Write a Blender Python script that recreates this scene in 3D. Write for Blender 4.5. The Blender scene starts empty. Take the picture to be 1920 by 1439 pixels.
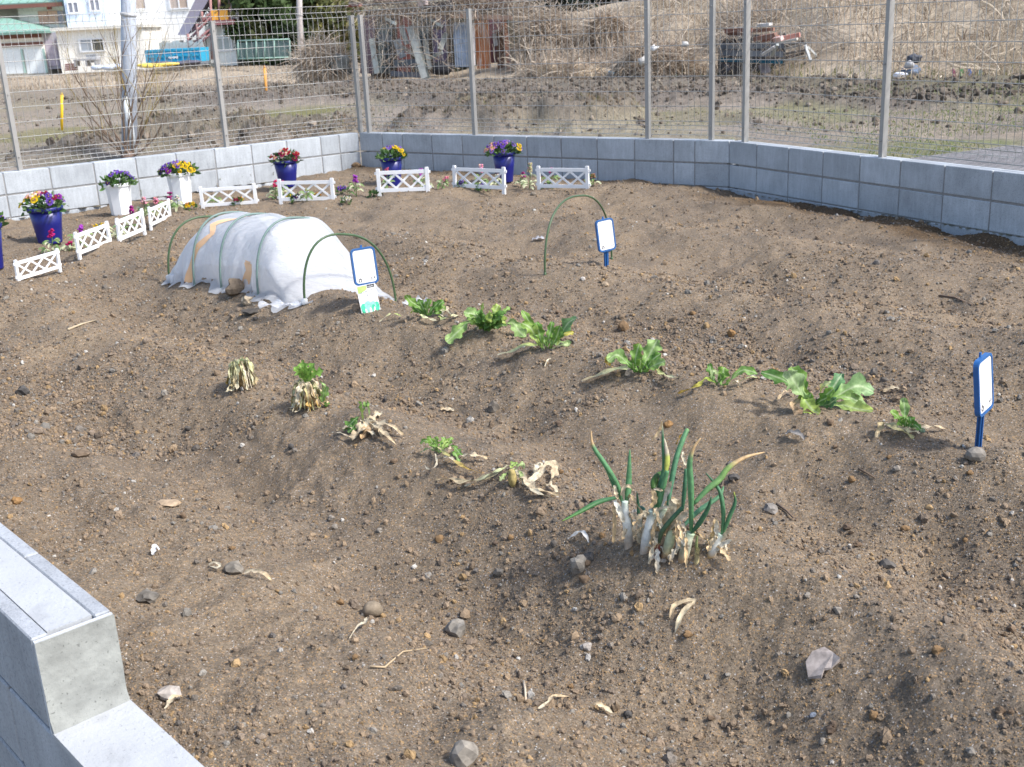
import bpy, bmesh, math, random
import numpy as np
from mathutils import Vector, Matrix

S = bpy.context.scene
COL = S.collection
random.seed(5)
RNG = np.random.default_rng(11)

# ------------------------------------------------------------------ camera
FPX, PITCH, ROLL, CAMH = 2115.6, 0.30976, -0.047808, 1.467      # focal length for a 1920 wide picture
_cp, _sp, _c, _s = math.cos(PITCH), math.sin(PITCH), math.cos(ROLL), math.sin(ROLL)
FWD = np.array([0, _cp, -_sp])
_U = np.array([0, _sp, _cp]); _R = np.array([1.0, 0, 0])
RGT = _c * _R + _s * _U
UPV = -_s * _R + _c * _U
CAM = np.array([0, 0, CAMH])
cd = bpy.data.cameras.new('camera'); cam = bpy.data.objects.new('camera', cd); COL.objects.link(cam)
cd.sensor_width = 36.0; cd.lens = FPX / 1920 * 36
cd.clip_start = 0.05; cd.clip_end = 1500
cd.dof.use_dof = True; cd.dof.focus_distance = 3.8; cd.dof.aperture_fstop = 11.0
M4 = Matrix.Identity(4)
for i in range(3):
    M4[i][0], M4[i][1], M4[i][2], M4[i][3] = RGT[i], UPV[i], -FWD[i], CAM[i]
cam.matrix_world = M4
S.camera = cam

# ------------------------------------------------------------------ light
SUN_EL = math.radians(49); SUN_AZ = math.atan2(0.92, -0.40)       # measured from +Y towards +X
w = bpy.data.worlds.new('World'); S.world = w; w.use_nodes = True
wn = w.node_tree.nodes; wn.clear()
_sky = wn.new('ShaderNodeTexSky'); _sky.sky_type = 'NISHITA'; _sky.sun_disc = False
_sky.sun_elevation = SUN_EL; _sky.sun_rotation = SUN_AZ
_sky.air_density = 1.0; _sky.dust_density = 2.2; _sky.ozone_density = 1.0
_bg = wn.new('ShaderNodeBackground'); _bg.inputs['Strength'].default_value = 0.15
_wo = wn.new('ShaderNodeOutputWorld')
w.node_tree.links.new(_sky.outputs[0], _bg.inputs[0]); w.node_tree.links.new(_bg.outputs[0], _wo.inputs[0])
sd = bpy.data.lights.new('sun', 'SUN'); sd.energy = 2.5; sd.angle = math.radians(6.0); sd.color = (1.0, 0.98, 0.945)
sun = bpy.data.objects.new('sun', sd); COL.objects.link(sun)
_sv = Vector((math.cos(SUN_EL) * math.sin(SUN_AZ), math.cos(SUN_EL) * math.cos(SUN_AZ), math.sin(SUN_EL)))
sun.rotation_euler = _sv.to_track_quat('Z', 'Y').to_euler(); sun.location = (20, 5, 30)
S.view_settings.view_transform = 'Standard'; S.view_settings.look = 'None'
S.view_settings.gamma = 1.0; S.view_settings.use_curve_mapping = False
S.view_settings.exposure = 1.0
S.render.engine = 'CYCLES'
S.cycles.max_bounces = 6; S.cycles.transparent_max_bounces = 12

# ------------------------------------------------------------------ numpy noise
def _hash(i, j, s):
    n = (i.astype(np.int64) * 374761393 + j.astype(np.int64) * 668265263 + s * 974634777) & 0x7fffffff
    n = ((n ^ (n >> 13)) * 1274126177) & 0x7fffffff
    n = n ^ (n >> 16)
    return (n & 0xffff) / 65535.0

def vn(x, y, s=0):
    x = np.asarray(x, float); y = np.asarray(y, float)
    i = np.floor(x); j = np.floor(y); fx = x - i; fy = y - j
    fx = fx * fx * fx * (fx * (fx * 6 - 15) + 10); fy = fy * fy * fy * (fy * (fy * 6 - 15) + 10)
    i = i.astype(np.int64); j = j.astype(np.int64)
    a = _hash(i, j, s); b = _hash(i + 1, j, s); c = _hash(i, j + 1, s); d = _hash(i + 1, j + 1, s)
    return (a + (b - a) * fx) * (1 - fy) + (c + (d - c) * fx) * fy - 0.5

def fbm(x, y, s=0, o=4, g=0.5):
    t = 0; a = 1.0
    for k in range(o):
        ca, sa = math.cos(1.1 * k), math.sin(1.1 * k)
        t = t + a * vn((x * ca - y * sa) * 2 ** k, (x * sa + y * ca) * 2 ** k, s + k); a *= g
    return t

def sstep(a, b, x):
    t = np.clip((np.asarray(x, float) - a) / (b - a), 0, 1); return t * t * (3 - 2 * t)

# ------------------------------------------------------------------ plot outline and heights
C0 = np.array([-1.53, 12.50]); K0 = np.array([1.98, 9.92])
DL = np.array([-0.776, -0.630]); DL /= np.linalg.norm(DL)
DB = (K0 - C0) / np.linalg.norm(K0 - C0)
DR = np.array([0.436, -0.900]); DR /= np.linalg.norm(DR)
N0 = np.array([-0.80, 1.981]); DN = np.array([-0.665, 0.747]); DN /= np.linalg.norm(DN)
LNW = np.array([-DN[1], DN[0]])                                  # out of the plot, left of the near wall
PLOT = [C0, K0, K0 + DR * 9, np.array([3.5, -1.5]), N0 - DN * 3.2, N0 + DN * 6.6, C0 + DL * 6.3]

def inside(x, y, poly):
    r = np.zeros(np.shape(x), bool); n = len(poly)
    for k in range(n):
        x0, y0 = poly[k]; x1, y1 = poly[(k + 1) % n]
        cnd = ((y0 > y) != (y1 > y)) & (x < (x1 - x0) * (y - y0) / (y1 - y0 + 1e-12) + x0)
        r ^= cnd
    return r

def line_d(x, y, p, d):                                          # distance from a line
    return np.abs((x - p[0]) * d[1] - (y - p[1]) * d[0])

RU = np.array([0.0, 0.9, 1.25, 1.66, 2.10, 2.62, 3.22, 3.85, 4.5, 5.2, 5.9, 6.6, 7.4, 9, 14])
RZ = np.array([.09, .09, .06, -.06, .15, -.045, .15, -.03, .13, -.015, .095, -.005, .05, .02, .02])

def soil(x, y, fine=True):
    x = np.asarray(x, float); y = np.asarray(y, float)
    u = 0.743 * x + 0.669 * y; v = 0.669 * x - 0.743 * y
    u = u + 0.16 * vn(v * 0.55 + 7, u * 0.35, 3) + 0.07 * vn(v * 1.6, u * 1.3, 4)
    i = np.clip(np.searchsorted(RU, u) - 1, 0, len(RU) - 2)
    t = np.clip((u - RU[i]) / (RU[i + 1] - RU[i]), 0, 1); t = t * t * (3 - 2 * t)
    z = RZ[i] + (RZ[i + 1] - RZ[i]) * t
    flat = sstep(-5.6, -7.9, v) * 0.85
    flat = np.maximum(flat, sstep(-3.3, -5.0, v) * sstep(2.5, 1.9, u) * 0.75)
    z = z * (1 - flat) + 0.035 * flat
    dl = line_d(x, y, C0, DL)
    z = z - 0.06 * sstep(2.2, 0.2, dl) * sstep(-1.5, -2.6, x)
    dr = line_d(x, y, K0, DR)
    z = z * (0.15 + 0.85 * sstep(0.1, 1.3, dr)) - 0.045 * sstep(0.55, 0.1, dr) * sstep(10.4, 9.4, y)
    z = z + 0.045 * np.exp(-((x - 0.42) ** 2 + (y - 2.75) ** 2) / 0.06)   # hill round the onions
    z = z + 0.045 * fbm(x * 1.5, y * 1.5, 21, 2) + 0.046 * fbm(x * 4.2, y * 4.2, 31, 3)
    fl_ = np.exp(-((u - 1.95) / .16) ** 2) + .7 * np.exp(-((u - 3.0) / .16) ** 2)
    z = z - .014 * fl_ * np.clip(vn(v * 7.5, u * 1.1, 36) - .08, 0, 1) * 2
    if fine:
        m = 0.18 + 1.5 * np.clip(vn(x * 1.3, y * 1.3, 41) + 0.6 * vn(x * 4, y * 4, 42) + 0.28, 0, 1)
        a = vn(x * 17, y * 17, 51); b = vn(x * 41, y * 41, 52); c = vn(x * 95, y * 95, 53)
        z = z + m * (0.014 * np.maximum(a, -0.1) + 0.010 * np.maximum(b, -0.15) ** 1 + 0.0045 * c)
    return z

def ray(px, py):
    d = FWD + (px - 960) / FPX * RGT - (py - 719.5) / FPX * UPV
    return d

def at(px, py, lift=0.0):                                        # where a sight line meets the soil of the plot
    d = ray(px, py); z = 0.06
    for _ in range(25):
        t = (z - CAMH) / d[2]; p = CAM + d * t
        z = 0.5 * z + 0.5 * float(soil(p[0], p[1], False))
    return Vector((p[0], p[1], float(soil(p[0], p[1])) + 0.002 + lift))

def aty(px, py, Y):                                              # where it meets the upright plane at distance Y
    d = ray(px, py); t = Y / d[1]; p = CAM + d * t
    return Vector(p)

def atz(px, py, Z=0.0):
    d = ray(px, py); t = (Z - CAMH) / d[2]; p = CAM + d * t
    return Vector(p)

def atf(px, py):                                                 # where a sight line meets the field
    d = ray(px, py); best = None
    for t in np.arange(11.0, 50.0, 0.05):
        p = CAM + d * t
        if p[2] <= float(field(p[0], p[1], False)): best = p; break
    if best is None: best = CAM + d * 30
    return Vector((best[0], best[1], float(field(best[0], best[1]))))

def mper(y):                                                     # metres per photograph pixel at distance y
    return (y * _cp + 1.38 * _sp) / FPX

# ------------------------------------------------------------------ mesh builder
class MB:
    def __init__(s): s.v = []; s.f = []; s.c = []; s.m = []; s.sm = []
    def add(s, vs, fs, col=(.5, .5, .5), mi=0, smooth=False):
        b = len(s.v); s.v += [tuple(q) for q in vs]
        if len(col) and hasattr(col[0], '__len__'): s.c += [tuple(q[:3]) for q in col]
        else: s.c += [tuple(col[:3])] * len(vs)
        for q in fs: s.f.append(tuple(b + k for k in q)); s.m.append(mi); s.sm.append(smooth)
    def box(s, c, size, rot=None, col=(.5, .5, .5), mi=0, taper=1.0):
        hx, hy, hz = size[0] / 2, size[1] / 2, size[2] / 2
        vs = []
        for z in (-hz, hz):
            k = taper if z > 0 else 1.0
            for x, y in ((-hx, -hy), (hx, -hy), (hx, hy), (-hx, hy)):
                q = Vector((x * k, y * k, z))
                if rot is not None: q = rot @ q
                vs.append(q + Vector(c))
        s.add(vs, [(3, 2, 1, 0), (4, 5, 6, 7), (0, 1, 5, 4), (1, 2, 6, 5), (2, 3, 7, 6), (3, 0, 4, 7)], col, mi)
    def tube(s, pts, r, n=6, col=(.5, .5, .5), mi=0, cap=True, flat=1.0):
        P = [Vector(p) for p in pts]; m = len(P)
        R = list(r) if hasattr(r, '__len__') else [r] * m
        C = col if hasattr(col[0], '__len__') else [col] * m
        vs = []; cs = []; prev = None
        for k in range(m):
            t = (P[min(k + 1, m - 1)] - P[max(k - 1, 0)])
            t = t.normalized() if t.length > 1e-9 else Vector((0, 0, 1))
            if prev is None:
                a = Vector((0, 0, 1)) if abs(t.z) < 0.9 else Vector((1, 0, 0)); x = t.cross(a).normalized()
            else:
                x = prev - t * prev.dot(t); x = x.normalized() if x.length > 1e-6 else t.orthogonal().normalized()
            prev = x; y = t.cross(x)
            for q in range(n):
                an = 2 * math.pi * q / n
                vs.append(P[k] + (x * math.cos(an) + y * math.sin(an) * flat) * R[k]); cs.append(C[k])
        fs = [(k * n + q, k * n + (q + 1) % n, (k + 1) * n + (q + 1) % n, (k + 1) * n + q) for k in range(m - 1) for q in range(n)]
        if cap: fs += [tuple(range(n - 1, -1, -1)), tuple((m - 1) * n + q for q in range(n))]
        s.add(vs, fs, cs, mi, True)
    def lathe(s, prof, n=20, col=(.5, .5, .5), mi=0, smooth=True, ph=0.0):
        vs = [(r * math.cos(2 * math.pi * q / n + ph), r * math.sin(2 * math.pi * q / n + ph), z) for r, z in prof for q in range(n)]
        m = len(prof)
        fs = [(k * n + q, k * n + (q + 1) % n, (k + 1) * n + (q + 1) % n, (k + 1) * n + q) for k in range(m - 1) for q in range(n)]
        s.add(vs, fs, col, mi, smooth)
    def mesh(s, name, mats, off=Vector((0, 0, 0))):
        me = bpy.data.meshes.new(name); v = s.v
        if off.length: v = [(a - off.x, b - off.y, c - off.z) for a, b, c in v]
        me.from_pydata(v, [], s.f)
        for q in (mats if isinstance(mats, (list, tuple)) else [mats]): me.materials.append(q)
        me.polygons.foreach_set('material_index', s.m); me.polygons.foreach_set('use_smooth', s.sm)
        at_ = me.color_attributes.new('Col', 'FLOAT_COLOR', 'POINT')
        arr = np.ones((len(s.c), 4), np.float32); arr[:, :3] = np.array(s.c, np.float32).reshape(-1, 3)
        at_.data.foreach_set('color', arr.ravel()); me.update()
        return me
    def build(s, name, mats, parent=None, local=False, loc=None):    # world coordinates unless local
        off = Vector((0, 0, 0))
        if loc is not None: off = Vector(loc)
        elif parent is not None and not local: off = W[parent.name]
        o = link(name, s.mesh(name, mats, off), parent)
        if parent is None: o.location = off
        W[o.name] = off
        return o

W = {}                                                           # world place of each object's origin (no rotation)

def link(name, me, parent=None):
    o = bpy.data.objects.new(name, me); COL.objects.link(o)
    if parent is not None: o.parent = parent
    return o

def thing(name, label, cat, loc=(0, 0, 0), rot=(0, 0, 0), group=None):
    o = bpy.data.objects.new(name, None); o.empty_display_size = 0.05; COL.objects.link(o)
    o.location = loc; o.rotation_euler = rot
    o.matrix_world = Matrix.Translation(Vector(loc)) @ Matrix.Rotation(rot[2], 4, 'Z')
    W[o.name] = Vector(loc)
    return tag(o, label, cat, group)

def tag(o, label, cat, group=None):
    o['label'] = label; o['category'] = cat
    if group: o['group'] = group
    return o

def kind(o, k): o['kind'] = k; return o

def npmesh(name, v, f, mat, col=None, smooth=True, parent=None):
    me = bpy.data.meshes.new(name)
    v = np.asarray(v, np.float32); f = np.asarray(f, np.int32); k = f.shape[1]
    me.vertices.add(len(v)); me.vertices.foreach_set('co', v.ravel())
    me.loops.add(f.size); me.loops.foreach_set('vertex_index', f.ravel())
    me.polygons.add(len(f)); me.polygons.foreach_set('loop_start', np.arange(0, f.size, k, dtype=np.int32))
    try: me.polygons.foreach_set('loop_total', np.full(len(f), k, np.int32))
    except Exception: pass
    me.polygons.foreach_set('use_smooth', np.full(len(f), smooth, bool))
    me.update(calc_edges=True); me.validate()
    if col is not None:
        a = me.color_attributes.new('Col', 'FLOAT_COLOR', 'POINT')
        arr = np.ones((len(v), 4), np.float32); arr[:, :3] = col; a.data.foreach_set('color', arr.ravel())
    me.materials.append(mat)
    return link(name, me, parent)

# ------------------------------------------------------------------ materials
def _mat(name):
    m = bpy.data.materials.new(name); m.use_nodes = True
    nt = m.node_tree; return m, nt, nt.nodes, nt.links, nt.nodes['Principled BSDF']

def _noise(nt, vec, scale, detail=4, rough=0.55):
    n = nt.nodes.new('ShaderNodeTexNoise'); n.inputs['Scale'].default_value = scale
    n.inputs['Detail'].default_value = detail; n.inputs['Roughness'].default_value = rough
    if vec is not None: nt.links.new(vec, n.inputs['Vector'])
    return n

def _ramp(nt, fac, stops):
    r = nt.nodes.new('ShaderNodeValToRGB'); nt.links.new(fac, r.inputs[0]); e = r.color_ramp.elements
    while len(e) < len(stops): e.new(0.5)
    for k, (p, c) in enumerate(stops):
        e[k].position = p; e[k].color = (c, c, c, 1) if not hasattr(c, '__len__') else (*c, 1)
    return r

def _mix(nt, a, b, fac, mode='MIX'):
    m = nt.nodes.new('ShaderNodeMix'); m.data_type = 'RGBA'; m.blend_type = mode
    for sock, val in ((m.inputs[0], fac), (m.inputs[6], a), (m.inputs[7], b)):
        if hasattr(val, 'is_linked') or hasattr(val, 'links'): nt.links.new(val, sock)
        elif hasattr(val, '__len__'): sock.default_value = (*val[:3], 1)
        else: sock.default_value = val
    return m.outputs[2]

def plain(name, col, rough=0.6, var=0.12, scale=8.0, bump=0.0, bscale=60.0, metal=0.0, stretch=None, rnd=0.0, spec=0.4, pores=0.0):
    m, nt, N, L, B = _mat(name)
    tc = N.new('ShaderNodeTexCoord'); vec = tc.outputs['Object']
    if stretch:
        mp = N.new('ShaderNodeMapping'); mp.inputs['Scale'].default_value = stretch; L.new(vec, mp.inputs[0]); vec = mp.outputs[0]
    n = _noise(nt, vec, scale, 5)
    lo = tuple(c * (1 - var) for c in col); hi = tuple(min(1, c * (1 + var)) for c in col)
    r = _ramp(nt, n.outputs[0], [(0.3, lo), (0.7, hi)])
    out = r.outputs[0]
    if rnd:
        oi = N.new('ShaderNodeObjectInfo'); rr = _ramp(nt, oi.outputs['Random'], [(0, 1 - rnd), (1, 1 + rnd)])
        out = _mix(nt, out, rr.outputs[0], 1.0, 'MULTIPLY')
    if pores:
        for sc_, lo_, hi_, dk in ((150, .66, .72, .55), (16, .60, .75, .80), (420, .62, .72, .75)):
            np_ = _noise(nt, tc.outputs['Object'], sc_, 2, .5); out = _mix(nt, out, _ramp(nt, np_.outputs[0], [(lo_, 1), (hi_, 1 - (1 - dk) * pores)]).outputs[0], 1.0, 'MULTIPLY')
    L.new(out, B.inputs['Base Color']); B.inputs['Roughness'].default_value = rough; B.inputs['Metallic'].default_value = metal
    B.inputs['Specular IOR Level'].default_value = spec
    if bump:
        b = N.new('ShaderNodeBump'); b.inputs['Strength'].default_value = bump; b.inputs['Distance'].default_value = 0.004
        n2 = _noise(nt, tc.outputs['Object'], bscale, 4); L.new(n2.outputs[0], b.inputs['Height']); L.new(b.outputs[0], B.inputs['Normal'])
    return m

def vcol(name, rough=0.6, trans=0.0, var=0.18, scale=60.0, spec=0.35):
    m, nt, N, L, B = _mat(name)
    a = N.new('ShaderNodeAttribute'); a.attribute_name = 'Col'
    tc = N.new('ShaderNodeTexCoord'); n = _noise(nt, tc.outputs['Object'], scale, 4)
    r = _ramp(nt, n.outputs[0], [(0.3, 1 - var), (0.7, 1 + var)])
    c = _mix(nt, a.outputs['Color'], r.outputs[0], 1.0, 'MULTIPLY')
    L.new(c, B.inputs['Base Color']); B.inputs['Roughness'].default_value = rough; B.inputs['Specular IOR Level'].default_value = spec
    if trans:
        t = N.new('ShaderNodeBsdfTranslucent'); L.new(c, t.inputs[0])
        x = N.new('ShaderNodeMixShader'); x.inputs[0].default_value = trans
        L.new(B.outputs[0], x.inputs[1]); L.new(t.outputs[0], x.inputs[2]); L.new(x.outputs[0], N['Material Output'].inputs[0])
    return m

def soil_mat():
    m, nt, N, L, B = _mat('soil'); g = N.new('ShaderNodeNewGeometry'); P = g.outputs['Position']
    n1 = _noise(nt, P, 1.7, 5); n2 = _noise(nt, P, 9, 5, 0.65); n3 = _noise(nt, P, 70, 4, 0.7)
    c = _mix(nt, (.208, .161, .111), (.152, .122, .091), _ramp(nt, n1.outputs[0], [(.36, 0), (.64, 1)]).outputs[0])
    c = _mix(nt, c, (.248, .194, .138), _ramp(nt, n2.outputs[0], [(.52, 0), (.75, .7)]).outputs[0])
    c = _mix(nt, c, (.125, .098, .078), _ramp(nt, n3.outputs[0], [(.50, 0), (.72, .75)]).outputs[0])
    for sc, lo, hi in ((330, .66, 1.26), (120, .78, 1.18)):
        v = N.new('ShaderNodeTexVoronoi'); v.inputs['Scale'].default_value = sc; L.new(P, v.inputs['Vector'])
        bw = N.new('ShaderNodeSeparateColor'); L.new(v.outputs['Color'], bw.inputs[0])
        c = _mix(nt, c, _ramp(nt, bw.outputs[0], [(0, lo), (1, hi)]).outputs[0], 1.0, 'MULTIPLY')
        if sc == 330:
            sp = _ramp(nt, bw.outputs[1], [(.975, 0), (.985, .7)]); c = _mix(nt, c, (.48, .45, .42), sp.outputs[0])
            so = _ramp(nt, bw.outputs[2], [(.90, 0), (.93, .6)]); c = _mix(nt, c, (.40, .24, .10), so.outputs[0])
    w_ = N.new('ShaderNodeAttribute'); w_.attribute_name = 'Col'
    c = _mix(nt, c, w_.outputs['Color'], 1.0, 'MULTIPLY')
    L.new(c, B.inputs['Base Color']); B.inputs['Roughness'].default_value = 0.95; B.inputs['Specular IOR Level'].default_value = 0.15
    nb = _noise(nt, P, 190, 6, 0.75); b = N.new('ShaderNodeBump'); b.inputs['Strength'].default_value = 0.75; b.inputs['Distance'].default_value = 0.005
    L.new(nb.outputs[0], b.inputs['Height']); L.new(b.outputs[0], B.inputs['Normal'])
    return m

def field_mat():
    m, nt, N, L, B = _mat('field'); g = N.new('ShaderNodeNewGeometry'); P = g.outputs['Position']
    a = N.new('ShaderNodeAttribute'); a.attribute_name = 'Col'
    n1 = _noise(nt, P, 7, 6, 0.7); n2 = _noise(nt, P, 45, 4, 0.7)
    c = _mix(nt, a.outputs['Color'], _ramp(nt, n1.outputs[0], [(.3, .62), (.7, 1.35)]).outputs[0], 1.0, 'MULTIPLY')
    c = _mix(nt, c, _ramp(nt, n2.outputs[0], [(.3, .6), (.7, 1.4)]).outputs[0], 1.0, 'MULTIPLY')
    L.new(c, B.inputs['Base Color']); B.inputs['Roughness'].default_value = 0.95; B.inputs['Specular IOR Level'].default_value = 0.1
    b = N.new('ShaderNodeBump'); b.inputs['Strength'].default_value = 0.8; b.inputs['Distance'].default_value = 0.05
    nb = _noise(nt, P, 14, 6, 0.75); L.new(nb.outputs[0], b.inputs['Height']); L.new(b.outputs[0], B.inputs['Normal'])
    return m

def block_mat(name, col, streak=0.25):
    m, nt, N, L, B = _mat(name); tc = N.new('ShaderNodeTexCoord'); oi = N.new('ShaderNodeObjectInfo')
    ad = N.new('ShaderNodeVectorMath'); ad.operation = 'ADD'; L.new(tc.outputs['Object'], ad.inputs[0])
    sc = N.new('ShaderNodeVectorMath'); sc.operation = 'SCALE'; sc.inputs[0].default_value = (7, 13, 5)
    L.new(oi.outputs['Random'], sc.inputs['Scale']); L.new(sc.outputs[0], ad.inputs[1])
    V = ad.outputs[0]
    mp = N.new('ShaderNodeMapping'); mp.inputs['Scale'].default_value = (1, 1, 0.12); L.new(V, mp.inputs[0])
    n1 = _noise(nt, mp.outputs[0], 45, 4, 0.7); n2 = _noise(nt, V, 5, 4); n3 = _noise(nt, V, 160, 3, 0.7)
    c = _mix(nt, tuple(q * .89 for q in col), tuple(min(1, q * 1.11) for q in col), _ramp(nt, n2.outputs[0], [(.34, 0), (.66, 1)]).outputs[0])
    c = _mix(nt, c, _ramp(nt, n1.outputs[0], [(.3, 1 - streak), (.72, 1 + streak)]).outputs[0], 1.0, 'MULTIPLY')
    c = _mix(nt, c, _ramp(nt, n3.outputs[0], [(.30, .62), (.44, 1.0), (.7, 1.12)]).outputs[0], 1.0, 'MULTIPLY')
    c = _mix(nt, c, _ramp(nt, oi.outputs['Random'], [(0, .90), (1, 1.10)]).outputs[0], 1.0, 'MULTIPLY')
    L.new(c, B.inputs['Base Color']); B.inputs['Roughness'].default_value = 0.9; B.inputs['Specular IOR Level'].default_value = 0.2
    b = N.new('ShaderNodeBump'); b.inputs['Strength'].default_value = 0.55; b.inputs['Distance'].default_value = 0.003
    L.new(n3.outputs[0], b.inputs['Height']); L.new(b.outputs[0], B.inputs['Normal'])
    return m

def film_mat():
    m, nt, N, L, B = _mat('plastic_film'); out = N['Material Output']
    B.inputs['Base Color'].default_value = (.80, .82, .85, 1); B.inputs['Roughness'].default_value = 0.28
    B.inputs['Specular IOR Level'].default_value = 0.6
    t = N.new('ShaderNodeBsdfTranslucent'); t.inputs[0].default_value = (.84, .86, .90, 1)
    x = N.new('ShaderNodeMixShader'); x.inputs[0].default_value = 0.50; L.new(B.outputs[0], x.inputs[1]); L.new(t.outputs[0], x.inputs[2])
    tr = N.new('ShaderNodeBsdfTransparent'); tr.inputs[0].default_value = (.95, .96, .97, 1)
    y = N.new('ShaderNodeMixShader'); y.inputs[0].default_value = 0.24; L.new(x.outputs[0], y.inputs[1]); L.new(tr.outputs[0], y.inputs[2])
    L.new(y.outputs[0], out.inputs[0])
    tc = N.new('ShaderNodeTexCoord'); mp = N.new('ShaderNodeMapping'); mp.inputs['Rotation'].default_value = (0, 0.5, 0.7)
    mp.inputs['Scale'].default_value = (1, 4, 1); L.new(tc.outputs['Object'], mp.inputs[0])
    n = _noise(nt, mp.outputs[0], 7, 4, 0.55); b = N.new('ShaderNodeBump'); b.inputs['Strength'].default_value = 0.8; b.inputs['Distance'].default_value = 0.03
    L.new(n.outputs[0], b.inputs['Height'])
    for q in (B, t): L.new(b.outputs[0], q.inputs['Normal'])
    return m

def clod_mat():
    m, nt, N, L, B = _mat('clods'); a = N.new('ShaderNodeAttribute'); a.attribute_type = 'INSTANCER'; a.attribute_name = 'tint'
    g = N.new('ShaderNodeNewGeometry'); n = _noise(nt, g.outputs['Position'], 260, 4, 0.7)
    c = _mix(nt, a.outputs['Color'], _ramp(nt, n.outputs[0], [(.3, .68), (.7, 1.3)]).outputs[0], 1.0, 'MULTIPLY')
    L.new(c, B.inputs['Base Color']); B.inputs['Roughness'].default_value = 0.95; B.inputs['Specular IOR Level'].default_value = 0.15
    b = N.new('ShaderNodeBump'); b.inputs['Strength'].default_value = 0.7; b.inputs['Distance'].default_value = 0.002
    L.new(n.outputs[0], b.inputs['Height']); L.new(b.outputs[0], B.inputs['Normal'])
    return m

M_SOIL = soil_mat(); M_FIELD = field_mat(); M_CLOD = clod_mat()
M_BLOCK = block_mat('grey_block', (.385, .41, .435), .11); M_BLOCKN = block_mat('near_block', (.33, .345, .365), 0.12)
M_MORTAR = plain('mortar_joint', (.25, .245, .24), .95, .2, 30, .5, 120)
M_FILL = plain('cement_fill', (.40, .41, .42), .85, .09, 5, .45, 90, pores=.7)
M_PLASTER = plain('cement_plaster', (.27, .277, .258), .85, .30, 11, .6, 60, pores=1.0)
M_POST = plain('fence_post_paint', (.33, .32, .305), .5, .06, 20, metal=0.2)
M_WIRE = plain('fence_wire', (.38, .375, .36), .45, .05, 20, metal=0.35)
M_VEG = vcol('leaf', .5, .30, .22, 90); M_DRY = vcol('dry_leaf', .8, .18, .42, 70, .2)
M_VC = vcol('painted', .6, 0, .10, 12); M_ROUGH = vcol('rough_painted', .9, 0, .22, 6, .2)
M_STEM = vcol('onion_stem', .55, .06, .30, 45, .3)
M_GRASS = vcol('grass_blades', .75, .25, .2, 3, .2)
M_STONE = vcol('stone', .95, 0, .32, 60, .12)
M_PETAL = vcol('petal', .6, .30, .10, 60, .25)
M_BLUEPOT = plain('blue_plastic', (.008, .011, .15), .38, .10, 10, spec=.5)
M_WHITEPOT = plain('white_plastic', (.77, .78, .79), .35, .03, 10, spec=.5)
M_LATT = plain('white_fence_plastic', (.80, .80, .80), .4, .04, 14, spec=.5)
M_FILM = film_mat()
M_HOOP = plain('green_hoop_plastic', (.055, .10, .045), .4, .12, 20)
M_HOOPIN = plain('covered_hoop', (.15, .22, .20), .4, .10, 20)  # paler green: the milky veil of the film is put into the colour
M_TAPE = plain('orange_tape', (.80, .50, .28), .5, .06, 15)
M_SIGNB = plain('blue_sign_plastic', (.018, .10, .29), .4, .10, 20, spec=.5)
M_SIGNW = plain('white_sign_plate', (.70, .70, .70), .35, .02, 20, spec=.5)
M_GLASS = plain('window_glass', (.10, .11, .12), .12, .3, 1.0, spec=.6)

# ------------------------------------------------------------------ plot soil
def fan(y0, y1, ky, smax, nx):
    ny = int(math.log(y1 / y0) / ky) + 1
    ys = y0 * np.exp(np.linspace(0, math.log(y1 / y0), ny)); ss = np.linspace(-smax, smax, nx)
    Y, Sx = np.meshgrid(ys, ss, indexing='ij'); return Sx * Y, Y

def grid_faces(ny, nx):
    i = np.arange(ny - 1)[:, None] * nx + np.arange(nx - 1)[None, :]
    return np.stack([i, i + 1, i + nx + 1, i + nx], -1).reshape(-1, 4)

def compact(v, f, extra):
    used = np.zeros(len(v), bool); used[f.ravel()] = True
    idx = np.cumsum(used) - 1
    return v[used], idx[f], [e[used] for e in extra]

X, Y = fan(1.15, 13.0, 0.0040, 0.80, 760)
Z = soil(X, Y)
v = np.stack([X, Y, Z], -1).reshape(-1, 3); f = grid_faces(*X.shape)
cx = v[f, 0].mean(1); cy = v[f, 1].mean(1)
f = f[inside(cx, cy, PLOT)]
moist = sstep(0.75, 0.15, line_d(v[:, 0], v[:, 1], K0, DR) + 0.5 * vn(v[:, 0] * 2.5, v[:, 1] * 2.5, 61)) * sstep(10.0, 9.2, v[:, 1])
moist = np.maximum(moist, 0.45 * sstep(0.30, 0.1, line_d(v[:, 0], v[:, 1], C0, DB) + 0.3 * vn(v[:, 0] * 3, v[:, 1] * 3, 62)))
cc = np.stack([1 - .45 * moist, 1 - .53 * moist, 1 - .62 * moist], -1)
v, f, (cc,) = compact(v, f, [cc])
kind(npmesh('soil', v, f, M_SOIL, cc), 'structure')

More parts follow.
